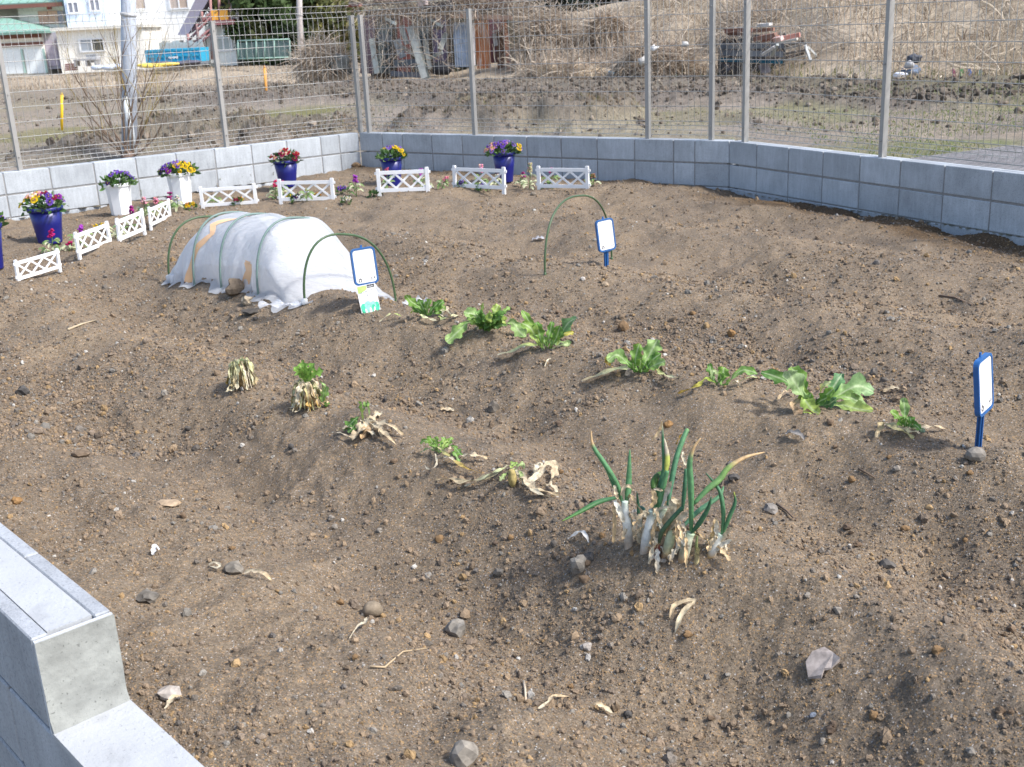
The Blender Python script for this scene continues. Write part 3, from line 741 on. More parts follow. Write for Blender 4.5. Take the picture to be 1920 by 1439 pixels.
# roofed outside staircase
Ys = 58.0
st = thing('outside_staircase', 'roofed outside staircase with purple roof and orange landing panels', 'staircase', tuple(aty(385, 130, Ys)))
def bar(m, a, b_, Y, r_, col, dy=0.0, n=4): m.tube([aty(*a, Y) + Vector((0, dy, 0)), aty(*b_, Y) + Vector((0, dy, 0))], r_, n, col)
A, B_, C_, D_ = aty(398, -12, Ys), aty(372, -12, Ys), aty(333, 66, Ys), aty(352, 66, Ys)
m = MB(); vs = [];
for dy in (0, 1.3):
    for p in (A, B_, C_, D_): vs.append(p + Vector((0, dy, .15 if dy else 0)))
m.add(vs, [(0, 1, 2, 3), (7, 6, 5, 4), (0, 4, 5, 1), (1, 5, 6, 2), (2, 6, 7, 3), (3, 7, 4, 0)], (.27, .24, .29)); m.build('stair_roof', M_VC, st)
for a, b_ in (((397, 52), (352, 92)), ((399, 60), (370, 86)), ((397, 30), (350, 80)), ((397, 22), (360, 60))):
    m = MB(); bar(m, a, b_, Ys, .06, (.26, .12, .12)); m.build('stringer', M_VC, st)
for k in range(9):
    m = MB(); p = aty(394 - k * 5, 56 + k * 4.6, Ys); m.box((p.x, Ys + .5, p.z), (.32, .9, .05), None, (.30, .15, .14)); m.build('tread', M_VC, st)
for a, b_ in (((394, -10), (398, 112)), ((430, -10), (432, 42)), ((378, 22), (379, 40)), ((369, 45), (371, 80)), ((352, 64), (354, 92)), ((410, -10), (412, 40))):
    m = MB(); bar(m, a, b_, Ys, .07, (.33, .17, .16)); m.build('stair_post', M_VC, st)
m = MB(); slab(m, rect(393, 38, 440, 47, Ys), Ys - .1, 1.5, (.28, .12, .12)); m.build('landing', M_VC, st)
for rr in ((397, 19, 409, 38), (412, 19, 428, 38)):
    m = MB(); slab(m, rect(*rr, Ys), Ys - .06, .05, (.82, .38, .06)); m.build('orange_panel', M_VC, st)
m = MB(); slab(m, rect(394, -30, 432, 20, Ys), Ys + 1.2, .1, (.12, .13, .15)); m.build('landing_door', M_VC, st)
m = MB()
for px in (432, 445): bar(m, (px, -20), (px + 2, 40), Ys, .03, (.45, .42, .45))
for k in range(7): bar(m, (432, -14 + k * 8), (446, -14 + k * 8), Ys, .025, (.45, .42, .45))
m.build('ladder', M_VC, st)

ht = thing('site_hut', 'small white hut under the orange landing of the staircase', 'hut', tuple(aty(418, 122, Ys - .5)))
m = MB(); x0, x1, z0, z1 = rect(388, 49, 441, 124, Ys + .6); m.box(((x0 + x1) / 2, Ys + 1.6, (z0 + z1) / 2), (x1 - x0, 2, z1 - z0), None, (.74, .77, .75)); m.build('wall', M_VC, ht)
window(ht, (402, 70, 436, 97), Ys + .6, 2, glass=(.42, .46, .45))
m = MB(); slab(m, rect(423, 56, 430, 62, Ys + .6), Ys + .5, .1, (.2, .2, .22)); m.build('vent', M_VC, ht)
m = MB(); slab(m, rect(398, 104, 410, 118, Ys + .6), Ys + .2, .35, (.60, .62, .63)); m.build('air_conditioner', M_VC, ht)

# blue tarpaulin trailer load
Yk = 56.0
sk = thing('skip', 'bright blue open skip with grey sheets piled behind it', 'skip', tuple(aty(325, 122, Yk)))
x0, x1, z0, z1 = rect(275, 92, 376, 118, Yk)
m = MB(); m.box(((x0 + x1) / 2, Yk + .8, (z0 + z1) / 2), (x1 - x0, 1.6, z1 - z0), None, (.03, .36, .58), taper=1.03); m.build('body', M_VC, sk)
for zz in (z0 + .06, (z0 + z1) / 2, z1 - .05):
    m = MB(); m.box(((x0 + x1) / 2, Yk - .04, zz), (x1 - x0 + .06, .08, .09), None, (.025, .31, .50)); m.build('rail', M_VC, sk)
for k in range(7):
    m = MB(); m.box((x0 + (x1 - x0) * k / 6, Yk - .05, (z0 + z1) / 2), (.08, .06, z1 - z0), None, (.025, .31, .50)); m.build('rib', M_VC, sk)
m = MB(); m.box((x0 + (x1 - x0) * .55, Yk - .075, z0 + .28), (.10, .01, .10), None, (.85, .85, .85))
for k in range(9): m.box((x0 + (x1 - x0) * (.42 + .02 * k), Yk - .083, z0 + .24), (.035, .006, .10 if k % 3 else .06), None, (.85, .85, .85))
m.build('lettering', M_VC, sk)
m = MB(); xs = np.linspace(rect(276, 80, 362, 92, Yk)[0], rect(276, 80, 362, 92, Yk)[1], 14); zt = aty(320, 79, Yk + 1.5).z
for k in range(13): m.box(((xs[k] + xs[k + 1]) / 2, Yk + 2.4, z1 - .2 + .5 * (zt - z1)), (xs[1] - xs[0] - .01, .9, zt - z1 + .4 + .12 * math.sin(k * 1.7)), None, (.42, .43, .41))
m.build('grey_sheeting', M_VC, thing('sheet_pile', 'pile of grey sheets standing behind the blue skip', 'sheets', (xs[6], Yk + 2.4, 0)))

def heap(label, cat, px, py, wpx, hpx, Y, col, name, n=5, seed=0):   # a soft heap of sacks or cloth
    rr = random.Random(seed); p = aty(px, py, Y); k = mper(Y); t = thing(name, label, cat, tuple(p))
    for q in range(n):
        m = MB(); c_ = p + Vector(((rr.random() - .5) * wpx * k * .7, rr.uniform(-.2, .2), hpx * k * rr.uniform(.2, .6)))
        lump(m, c_, (wpx * k * rr.uniform(.22, .4), .3, hpx * k * rr.uniform(.35, .55)), seed * 9 + q, col if q % 3 else tuple(min(1, x_ * 1.2) for x_ in col)); m.build('sack' if n > 1 else 'body', M_VC, t)
    return t
def lump(m, c_, r_, seed, col, sub=2, amp=.35, freq=1.3, smooth=True):
    bm = bmesh.new(); bmesh.ops.create_icosphere(bm, subdivisions=sub, radius=1.0)
    V = np.array([q.co for q in bm.verts]); F = [tuple(x_.index for x_ in q.verts) for q in bm.faces]; bm.free()
    d = 1 + amp * (vn(V[:, 0] * freq + seed * 3.7, V[:, 1] * freq + V[:, 2] * .9 * freq, seed % 97) + .6 * vn(V[:, 2] * 2 * freq + seed, V[:, 0] * 1.6 * freq, seed % 89 + 3) + .35 * vn(V[:, 1] * 4 * freq, V[:, 2] * 4 * freq + V[:, 0], seed % 83))
    V = V * d[:, None]
    m.add([(c_[0] + q[0] * r_[0], c_[1] + q[1] * r_[1], c_[2] + q[2] * r_[2]) for q in V], F, col, 0, smooth)

heap('yellow sacks lying under the blue skip', 'sacks', 300, 126, 74, 8, 53, (.75, .58, .12), 'sack_heap', 7, 1)
heap('blue and white sheet crumpled before the cream wing', 'tarpaulin', 204, 131, 52, 12, 53, (.55, .62, .75), 'tarpaulin', 6, 2)
heap('dark crates stacked under the blue skip', 'crates', 325, 124, 88, 9, 55, (.09, .09, .12), 'crate_heap', 8, 3)
bn = thing('bench', 'grey bench of boards standing against the cream wing', 'bench', tuple(aty(158, 126, 57)))
m = MB(); slab(m, rect(137, 111, 180, 114, 57), 57, .7, (.34, .34, .35)); m.build('seat', M_VC, bn)
for px in (139, 160, 177): m = MB(); slab(m, rect(px, 114, px + 3, 125, 57), 57, .6, (.30, .30, .31)); m.build('leg', M_VC, bn)
bx = thing('box', 'grey box standing on the end of the bench', 'box', tuple(aty(169, 118, 57.4)))
m = MB(); x0, x1, z0, z1 = rect(160, 107, 179, 119, 57); m.box(((x0 + x1) / 2, 57.5, z1 - .1), (x1 - x0, .6, .35), None, (.45, .46, .48)); m.build('body', M_VC, bx)
m = MB(); m.box(((x0 + x1) / 2, 57.5, z1 + .1), (x1 - x0 + .06, .66, .05), None, (.38, .39, .40)); m.build('lid', M_VC, bx)
cr = thing('crate', 'dark brown crate at the foot of the cream wing', 'crate', tuple(aty(130, 132, 57)))
for k in range(4):
    x0, x1, z0, z1 = rect(121, 120 + 3.4 * k, 139, 122.6 + 3.4 * k, 57); m = MB(); m.box(((x0 + x1) / 2, 57.3, (z0 + z1) / 2), (x1 - x0, .5, z1 - z0), None, (.20, .09, .09)); m.build('board', M_VC, cr)

# green framed net
Yn = 50.0
nt_ = thing('sports_net', 'green framed netting panel standing before the dark trees', 'net', tuple(aty(495, 112, Yn)))
for px in (446, 462, 480, 496, 514, 543): m = MB(); bar(m, (px, 76), (px, 112), Yn, .032, (.24, .37, .32)); m.build('frame_post', M_VC, nt_)
for py in (77, 111): m = MB(); bar(m, (446, py), (543, py - 3), Yn, .032, (.24, .37, .32)); m.build('frame_rail', M_VC, nt_)
m = MB(); q0 = aty(446, 111, Yn); q1 = aty(543, 77, Yn); nx_, nz_ = 60, 22
for k in range(nx_ + 1): xx = q0.x + (q1.x - q0.x) * k / nx_; m.tube([(xx, Yn + .05, q0.z), (xx, Yn + .05, q1.z)], .014, 3, (.16, .24, .23), cap=False)
for k in range(nz_ + 1): zz = q0.z + (q1.z - q0.z) * k / nz_; m.tube([(q0.x, Yn + .05, zz), (q1.x, Yn + .05, zz)], .014, 3, (.16, .24, .23), cap=False)
kind(m.build('netting', M_VC, nt_), 'stuff')

# ------------------------------------------------------------------ trees
def leafy(name, c_, R, nleaf, size, cols, mat, seed, parent, flat=1.0, clusters=95):
    g = np.random.default_rng(seed); n = nleaf
    cd_ = g.normal(size=(clusters, 3)); cd_ /= np.linalg.norm(cd_, axis=1)[:, None]; rad = g.uniform(.35, 1.0, clusters) ** .5
    cc_ = cd_ * rad[:, None] * np.array(R); sz = g.uniform(.16, .34, clusters)
    k = g.integers(0, clusters, n); o_ = g.normal(size=(n, 3)); o_ /= np.linalg.norm(o_, axis=1)[:, None]
    P = cc_[k] + o_ * (g.random(n) ** .4 * sz[k])[:, None] * np.array(R)
    a = g.normal(size=(n, 3)); a /= np.linalg.norm(a, axis=1)[:, None]; b_ = np.cross(a, g.normal(size=(n, 3))); b_ /= np.linalg.norm(b_, axis=1)[:, None]
    s_ = size * g.uniform(.6, 1.4, n)[:, None]
    V = np.stack([P - a * s_, P + b_ * s_ * .5, P + a * s_, P - b_ * s_ * .5], 1).reshape(-1, 3) + np.array(c_)
    F = np.arange(n * 4).reshape(n, 4); pal = np.array(cols); tone = pal[g.integers(0, len(pal), clusters)]
    C = np.repeat(tone[k] * g.uniform(.7, 1.3, (n, 1)), 4, 0)
    o = npmesh(name, V - np.array(W[parent.name]), F, mat, C, False, parent); kind(o, 'stuff'); return o

def tree(label, px, py, Y, R, h, cols, seed, n=9000, size=.22, group=None):
    p = aty(px, py, Y); p.z = -.3; t = thing('tree', label, 'tree', tuple(p), group=group)
    m = MB(); m.tube([p, p + Vector((.1, 0, h * .4)), p + Vector((0, .1, h * .8))], [R[0] * .09, R[0] * .06, R[0] * .02], 7, (.10, .075, .055)); tr = m.build('trunk', M_ROUGH, t)
    for q in range(6):
        a = q * 1.05 + seed; m = MB(); s0 = p + Vector((0, 0, h * (.25 + .07 * q))); m.tube([s0, s0 + Vector((math.cos(a) * R[0] * .4, math.sin(a) * R[1] * .4, R[2] * .3)), s0 + Vector((math.cos(a) * R[0] * .75, math.sin(a) * R[1] * .75, R[2] * .45))], [R[0] * .04, R[0] * .025, .01], 5, (.10, .075, .055)); m.build('limb', M_ROUGH, t)
    leafy('crown', (p.x, p.y, p.z + h - R[2] * .95), R, n, size, cols, M_GRASS, seed, t)
DG = [(.07, .11, .04), (.11, .15, .05), (.055, .085, .035), (.17, .18, .07)]
tree('broad dark evergreen tree behind the green netting', 512, 112, 60, (2.9, 2.4, 3.0), 5.9, DG, 31, 17000, .2)
tree('olive tinged evergreen tree between the grey pole and the shed', 592, 112, 62, (2.2, 2.2, 2.5), 5.0, [(.07, .095, .03), (.10, .12, .04), (.05, .07, .028), (.16, .15, .05)], 32, 12000, .2)
tree('yellowish shrub tree tucked against the left end of the shed', 650, 100, 52, (1.3, 1.2, 1.6), 3.2, [(.16, .15, .05), (.11, .12, .04), (.20, .18, .07)], 33, 6000, .15)
tree('dark evergreen below the broad tree, beside the netting end', 556, 118, 57, (1.2, 1.0, 1.1), 2.0, [(.028, .045, .02), (.04, .06, .024)], 36, 5000, .16)  # leaf colours darker than those of the neighbouring trees
for k, (px, Y, R, h) in enumerate(((1075, 76, (2.2, 2.2, 3.2), 5.6), (1130, 78, (2.3, 2.2, 3.4), 6.0), (1190, 77, (2.2, 2.2, 3.3), 5.9), (1245, 79, (2.2, 2.2, 3.3), 6.0), (1020, 80, (2, 2, 3), 5.4), (1300, 82, (2.4, 2.4, 3.4), 6.0))):
    tree('dark conifer standing in the line of conifers beyond the dry hill', px, 40, Y, R, h, [(.012, .025, .016), (.018, .033, .02), (.010, .02, .014)], 41 + k, 6000, .25, 'conifers beyond the dry hill')

# ------------------------------------------------------------------ poles, stakes and the bare shrub behind the left wall
p0 = atz(243, 292, .03); p1 = aty(240, -60, p0.y); k = mper(p0.y)
up = thing('utility_pole', 'thick pale blue grey utility pole behind the bare shrub', 'pole', tuple(p0))
m = MB(); m.tube([p0 + (p0 - p1) * .15, p0.lerp(p1, .5), p0 + (p1 - p0) * 1.8], [.100, .096, .088], 18, (.44, .48, .55)); m.build('shaft', M_VC, up)
for zz in (.75, 1.05): m = MB(); m.tube([p0.lerp(p1, zz), p0 + (p1 - p0) * (zz + .02)], .1, 18, (.55, .56, .58)); m.build('band', M_VC, up)
gp = thing('guard_pipe', 'short whitish guard pipe standing close against the pale utility pole', 'pipe', tuple(atz(258, 291, .03)))
q = atz(258, 291, .03) + Vector((0, -.15, 0)); m = MB(); m.tube([q, q + Vector((0, 0, .72))], [.047, .047], 14, (.62, .66, .68)); m.build('tube', M_VC, gp)
m = MB(); m.tube([q + Vector((0, 0, .72)), q + Vector((0, 0, .75))], [.05, .035], 14, (.55, .60, .62)); m.build('cap', M_VC, gp)

sh = thing('bare_shrub', 'leafless shrub with spreading twigs in front of the pale utility pole', 'shrub', tuple(atz(245, 296, .02)))
rs = random.Random(8); base = atz(246, 296, .02) + Vector((0, -.12, 0)); ks = mper(base.y)
def branch(m, p, d, L_, r_, lev, col):
    pts = [p]; q = p.copy(); dd = d.normalized(); n = 6; kids = []
    for i in range(n):
        dd = (dd + Vector((rs.uniform(-.22, .22), rs.uniform(-.16, .16), rs.uniform(-.02, .16)))).normalized(); q = q + dd * L_ / n; pts.append(q.copy())
        if i >= 1 and lev > 0 and rs.random() < .72: kids.append((q.copy(), dd.copy(), i))
    m.tube(pts, [r_ * (1 - .75 * i / n) for i in range(n + 1)], 5 if lev > 1 else 3, col, cap=False)
    for q_, d_, i in kids:
        a = Vector((rs.uniform(-1, 1), rs.uniform(-.6, .6), rs.uniform(.1, .9))); branch(m, q_, (d_ * 1.1 + a * .75), L_ * rs.uniform(.4, .65), r_ * (1 - .7 * i / n) * .55, lev - 1, col if rs.random() > .3 else (.36, .28, .10))
for tx, ty, L_ in ((150, 100, 1.35), (130, 190, .95), (205, 40, 1.55), (228, 25, 1.6), (262, 30, 1.5), (285, 45, 1.6), (318, 130, 1.25), (300, 190, .9), (180, 170, 1.05), (275, 110, 1.3), (240, 130, 1.2), (120, 235, .8), (170, 240, .7), (330, 220, .75)):
    d_ = aty(tx, ty, base.y + rs.uniform(-.2, .2)) - base; m = MB(); branch(m, base + Vector((rs.uniform(-.05, .05), rs.uniform(-.04, .04), 0)), d_, L_, rs.uniform(.010, .017), 3, (.16, .115, .085)); m.build('stem', M_ROUGH, sh)
m = MB(); lump(m, base + Vector((0, 0, .02)), (.10, .08, .07), 5, (.14, .10, .08)); m.build('stump', M_ROUGH, sh)

def stake(label, px, py0, py1, r_, col, name='stake', cat='stake', lean=0.0):
    b_ = atz(px, py1, .05); t = aty(px + lean, py0, b_.y); o = thing(name, label, cat, tuple(b_)); m = MB()
    m.tube([b_ - Vector((0, 0, .1)), t], [r_, r_], 8, col); m.build('shaft', M_VC, o); m = MB(); m.tube([t, t + Vector((0, 0, r_ * 1.6))], [r_, r_ * .3], 8, tuple(q * .8 for q in col)); m.build('tip', M_VC, o)
stake('bright yellow stake standing in the field left of the shrub', 114, 178, 238, .026, (.75, .47, .02), lean=2)
stake('orange wooden stake standing in the field near the straw mound', 500, 128, 180, .035, (.78, .36, .08), lean=-4)
stake('thin white pipe upright behind the leftmost fence post', 17, 178, 236, .012, (.62, .66, .70), 'pipe', 'pipe')
b_ = aty(563, 118, 48); fp = thing('utility_pole', 'grey weathered pole in front of the evergreen trees', 'pole', tuple(b_)); m = MB(); m.tube([b_ - Vector((0, 0, .6)), aty(562, 40, 48), aty(560, -60, 48)], [.13, .12, .11], 12, (.42, .38, .36)); m.build('shaft', M_VC, fp)
m = MB(); m.tube([aty(562, 30, 48), aty(562, 28, 48)], [.135, .135], 12, (.30, .29, .28)); m.build('band', M_VC, fp)

# ------------------------------------------------------------------ ruins, brush and litter beyond the field
def ribbons(name, P, D, L_, Wd, cols, parent=None, seg=6, curl=.5, sag=.3, mat=M_GRASS):
    """loose strands: start P, direction D, length, width"""
    n = len(P); D = D / (np.linalg.norm(D, axis=1)[:, None] + 1e-9); side = np.cross(D, RNG.normal(size=(n, 3))); side /= (np.linalg.norm(side, axis=1)[:, None] + 1e-9)
    q = P.copy(); V = []; d = D.copy()
    for k in range(seg + 1):
        wv = side * (Wd * (1 - .6 * k / seg) / 2)[:, None]; V.append(q - wv); V.append(q + wv)
        d = d + RNG.normal(size=(n, 3)) * curl * .35 + np.array([0, 0, -sag * .25]); d /= np.linalg.norm(d, axis=1)[:, None]; q = q + d * (L_ / seg)[:, None]
    V = np.stack(V, 1).reshape(-1, 3); m = 2 * (seg + 1); i = np.arange(n)[:, None] * m
    F = np.concatenate([i + np.array([[2 * k, 2 * k + 1, 2 * k + 3, 2 * k + 2]]) for k in range(seg)], 0)
    if parent is not None: V = V - np.array(W[parent.name])
    return kind(npmesh(name, V, F, mat, np.repeat(cols, m, 0), False, parent), 'stuff')

VINE = np.array([(.46, .39, .31), (.38, .31, .24), (.56, .48, .39), (.28, .22, .17), (.40, .32, .24)])
def vine_cols(n): return VINE[RNG.integers(0, len(VINE), n)] * RNG.uniform(.75, 1.25, (n, 1))

def brush(label, px, py, wpx, hpx, Y, n, seed, name='brush_mound', col=(.20, .155, .11)):
    p = aty(px, py, Y); k = mper(Y); t = thing(name, label, 'brush mound', tuple(p)); R = (wpx * k / 2, wpx * k * .35, hpx * k)
    m = MB(); lump(m, p, (R[0] * .86, R[1] * .86, R[2] * .86), seed, tuple(q * 1.5 for q in col), 3, .3); m.build('heap', M_ROUGH, t)
    g = np.random.default_rng(seed); a = g.normal(size=(n, 3)); a[:, 2] = np.abs(a[:, 2]) * .9; a /= np.linalg.norm(a, axis=1)[:, None]
    P = np.array(p) + a * np.array(R) * g.uniform(.72, 1.0, (n, 1)); D = np.cross(a, g.normal(size=(n, 3))) + a * .45 + np.array([0, 0, -.2])
    ribbons('stalks', P, D, g.uniform(.3, .9, n), g.uniform(.012, .03, n), vine_cols(n), t)
    return t
brush('low rounded straw mound in front of the grey pole', 606, 136, 92, 56, 33.5, 1500, 61)
brush('pointed hay mound right of the collapsed shed', 1138, 92, 78, 66, 31.5, 1500, 62, col=(.24, .17, .11))
brush('brown brush mound with dark hollows behind the pale blue cup', 1228, 138, 150, 56, 27.6, 1900, 63, col=(.13, .10, .08))
brush('tangled vine mound against the right end of the shed', 1028, 125, 120, 100, 32.0, 2200, 64, col=(.10, .075, .055))
brush('flat straw bank along the field edge, just right of the shed', 1075, 142, 230, 30, 29.6, 2000, 65, col=(.24, .19, .13))
brush('dark thicket at the top right above the dry slope', 1745, 60, 160, 90, 30, 2600, 66, col=(.11, .085, .07))
brush('brown thicket reaching the right edge of the picture', 1900, 70, 190, 110, 28, 2600, 67, col=(.16, .12, .085))
brush('straw tussock above the small ruin of dark boards', 1440, 52, 200, 34, 30, 2000, 68, col=(.26, .20, .14))

gt = thing('grey_tarp', 'weathered grey tarp slumped at the right of the straw mound', 'tarp', tuple(aty(630, 134, 34)))
m = MB(); lump(m, aty(634, 124, 33.2), (.36, .3, .30), 17, (.12, .125, .12), 3, .7, 1.8); m.build('sheet', M_ROUGH, gt)

Yd = 33.0; ex = lambda x_, y_: (640 + x_ / 6, y_ / 6)
sd_ = thing('collapsed_shed', 'collapsed wooden shed with rusty door, buried in dry vines', 'shed', tuple(aty(800, 140, Yd)))
def plank(par, a, b_, wpx, Y, col, name='plank', th=.05, twist=0.0):
    p, q = aty(*a, Y), aty(*b_, Y - random.uniform(0, .5)); d = q - p; L_ = d.length; z = d.normalized(); x_ = z.cross(Vector((0, 1, 0))).normalized(); y_ = z.cross(x_)
    R_ = Matrix((x_, y_, z)).transposed() @ Matrix.Rotation(twist, 3, 'Z'); m = MB(); wd = wpx * mper(Y)
    m.box((p + q) / 2, (wd, th, L_), R_, col, taper=.94); o = m.build(name, M_ROUGH, par); return o
GP = (.30, .32, .31); PP = (.50, .53, .49); DK = (.045, .04, .038); SL = (.13, .15, .17)
m = MB(); x0, x1, z0, z1 = rect(690, 26, 980, 138, Yd + 2.2)
m.box(((x0 + x1) / 2, Yd + 2.4, (z0 + z1) / 2), (x1 - x0, .2, z1 - z0 + .4), None, DK); m.build('shade_backing', M_ROUGH, sd_)  # near-black backing: the shade inside the shed is put into its colour
for k in range(9):
    a = 690 + 34 * k; plank(sd_, (a, 30), (a + random.uniform(-6, 6), 138), 26, Yd + 1.5 + .3 * (k % 2), tuple(c_ * random.uniform(.7, 1.6) for c_ in (.07, .062, .055)), 'dark_board')  # boards dark as well, the interior gloom painted into their tone
for (a, b_, wd, col) in (((340, 440), (400, 830), 60, PP), ((810, 300), (885, 530), 45, (.66, .68, .64)), ((765, 300), (935, 880), 75, GP), ((940, 450), (1000, 780), 50, (.36, .37, .34)),
        ((1180, 380), (1110, 560), 60, (.33, .34, .31)), ((1010, 650), (1135, 590), 40, PP), ((690, 540), (860, 640), 40, (.40, .37, .32)), ((880, 275), (1150, 310), 62, SL),
        ((1000, 220), (1140, 300), 30, PP), ((480, 200), (610, 270), 32, PP), ((620, 450), (690, 650), 85, (.30, .33, .36)), ((670, 290), (740, 500), 60, (.30, .31, .29)),
        ((440, 240), (610, 250), 70, SL), ((600, 715), (860, 700), 70, SL), ((860, 560), (960, 890), 80, (.38, .41, .37)), ((400, 400), (560, 440), 80, (.20, .22, .24)), ((560, 830), (900, 850), 60, (.10, .11, .13)),
        ((1700, 360), (1770, 340), 20, (.5, .48, .44)), ((1720, 380), (1740, 520), 50, (.34, .33, .31)), ((1200, 300), (1190, 560), 40, (.28, .25, .21)), ((700, 180), (1180, 150), 30, (.30, .24, .19)), ((1740, 620), (1900, 640), 40, (.24, .13, .09))):
    plank(sd_, ex(*a), ex(*b_), wd / 6, Yd + random.uniform(-.25, .6), col)
def sheet(par, x0p, y0p, x1p, y1p, Y, col, name, n=9, lean=0):
    x0, x1, z0, z1 = rect(x0p, y0p, x1p, y1p, Y); m = MB(); vs = []
    for k in range(n * 2 + 1):
        xx = x0 + (x1 - x0) * k / (n * 2); yy = Y + (.025 if k % 2 else -.0)
        vs += [(xx, yy, z0), (xx + lean, yy, z1)]
    nv = len(vs); vs += [(a, b_ + .02, c_) for a, b_, c_ in vs]
    fs = [(2 * k, 2 * k + 2, 2 * k + 3, 2 * k + 1) for k in range(n * 2)] + [(nv + 2 * k + 1, nv + 2 * k + 3, nv + 2 * k + 2, nv + 2 * k) for k in range(n * 2)]
    m.add(vs, fs, col); return m.build(name, M_ROUGH, par)
sheet(sd_, 851, 42, 886, 126, Yd - .1, (.34, .40, .49), 'corrugated_sheet', 8)
plank(sd_, (887, 44), (889, 124), 6, Yd - .15, (.72, .64, .60), 'white_jamb')
def rust_mat():
    m, nt, N, L, B = _mat('rusty_sheet'); tc = N.new('ShaderNodeTexCoord'); mp = N.new('ShaderNodeMapping'); mp.inputs['Scale'].default_value = (3, 3, .8); L.new(tc.outputs['Object'], mp.inputs[0])
    n = _noise(nt, mp.outputs[0], 2.2, 5, .65); r = _ramp(nt, n.outputs[0], [(.30, (.52, .50, .50)), (.46, (.42, .20, .10)), (.62, (.34, .12, .05)), (.75, (.48, .27, .16))]); L.new(r.outputs[0], B.inputs['Base Color']); B.inputs['Roughness'].default_value = .85
    return m
M_RUST = rust_mat()
o = sheet(sd_, 892, 38, 919, 129, Yd - .12, (.4, .2, .1), 'rusty_door', 6); o.data.materials[0] = M_RUST
o = plank(sd_, (945, 36), (956, 131), 9, Yd - .1, (.42, .20, .13), 'rusty_post'); plank(sd_, (936, 60), (940, 130), 14, Yd + .2, (.12, .07, .05), 'dark_post'); plank(sd_, (962, 95), (1000, 100), 6, Yd + .1, (.22, .12, .09), 'fallen_rail')
for (a, b_, wd, col) in (((655, 9), (765, 4), 9, (.24, .22, .21)), ((650, 12), (676, 10), 4, (.26, .09, .06)), ((740, 18), (800, 12), 12, (.40, .35, .31)), ((790, 14), (850, 8), 14, (.10, .09, .09)), ((845, 30), (960, 34), 8, (.30, .21, .16)), ((760, 26), (900, 20), 8, (.24, .20, .17)), ((850, 10), (960, 5), 16, (.16, .11, .09)), ((700, -4), (900, -12), 16, (.20, .16, .14)), ((785, 8), (800, 4), 10, (.60, .50, .48))):
    plank(sd_, a, b_, wd, Yd - .2 + random.uniform(-.2, .4), col, 'roof_piece', .12)
m = MB(); lump(m, aty(829, 128, Yd - .2), (.34, .3, .2), 77, (.03, .03, .035), 2, .4); m.build('dark_tyre', M_ROUGH, sd_)
n = 2800
px_ = np.concatenate([RNG.uniform(670, 1010, 1900), RNG.uniform(690, 850, 200), RNG.uniform(960, 1100, 700)]); py_ = np.concatenate([RNG.uniform(-30, 36, 1900), RNG.uniform(30, 130, 200), RNG.uniform(10, 120, 700)])
P = np.array([aty(a, b_, Yd - random.uniform(-.3, .6)) for a, b_ in zip(px_, py_)]); D = RNG.normal(size=(n, 3)) * np.array([1, .25, .6]) + np.array([0, -.05, -.15])
tag(ribbons('dry_vines', P, D, RNG.uniform(.4, 1.2, n), RNG.uniform(.008, .022, n), vine_cols(n), None, 7, .6, .35), 'dry vines draped over the collapsed shed', 'vines')
def on_hill(n, y1=40):
    x = RNG.uniform(-3, 22, n * 3); y = RNG.uniform(17, y1, n * 3); ok = (y > top_y(x) + .3) & (np.abs(x) < y * .56) & ~((x > 4.3) & (x < 7.3) & (y < 25.7)) & ~((x < 1.6) & (y < 34)); x, y = x[ok][:n], y[ok][:n]
    return np.stack([x, y, field(x, y)], -1)
P = on_hill(9000); n = len(P); P[:, 2] += RNG.uniform(.0, .30, n); D = RNG.normal(size=(n, 3)) * np.array([1, .5, .45])
ribbons('straw_tangle', P, D, RNG.uniform(.3, 1.1, n), RNG.uniform(.006, .018, n), np.array(STRAW + [(.60, .52, .42), (.50, .42, .33)])[RNG.integers(0, 7, n)] * RNG.uniform(.8, 1.25, (n, 1)), None, 5, .6, .3)
P = on_hill(420); n = len(P); P[:, 2] += .05; D = RNG.normal(size=(n, 3)) * np.array([1, .4, .35]) + np.array([0, 0, .45])
ribbons('fallen_stalks', P, D, RNG.uniform(.4, 1.3, n), RNG.uniform(.016, .035, n), np.array([(.52, .45, .35)]) * RNG.uniform(.7, 1.2, (n, 1)), None, 6, .25, .35)

Yr = 25.6; er = lambda x_, y_: (1320 + x_ / 8, 40 + y_ / 8)
rn = thing('ruined_hut', 'low ruined hut of dark boards under rusty roof scraps on the dry slope', 'ruin', tuple(aty(1420, 135, Yr)))
m = MB(); x0, x1, z0, z1 = rect(1352, 66, 1470, 140, Yr + .8); m.box(((x0 + x1) / 2, Yr + .9, (z0 + z1) / 2), (x1 - x0, .5, z1 - z0), None, (.04, .04, .045)); m.build('inside_shade', M_ROUGH, rn)  # solid near-black box, shade between the boards painted as its colour
for (a, b_, wd, col) in (((235, 375), (1200, 365), 85, (.10, .115, .14)), ((240, 470), (1190, 500), 85, (.13, .145, .17)), ((250, 580), (1180, 615), 50, (.02, .10, .15)), ((335, 640), (370, 740), 75, (.08, .08, .09)), ((880, 640), (940, 790), 150, (.14, .13, .14)), ((240, 290), (700, 300), 60, (.05, .045, .05)), ((1200, 420), (1540, 340), 30, (.30, .29, .27)), ((1180, 500), (1540, 430), 34, (.22, .20, .18)), ((1220, 590), (1540, 520), 22, (.42, .40, .36)), ((1200, 380), (1500, 300), 40, (.10, .09, .08)), ((1210, 550), (1500, 480), 40, (.12, .10, .09))):
    plank(rn, er(*a), er(*b_), wd / 8, Yr + random.uniform(0, .3), col)
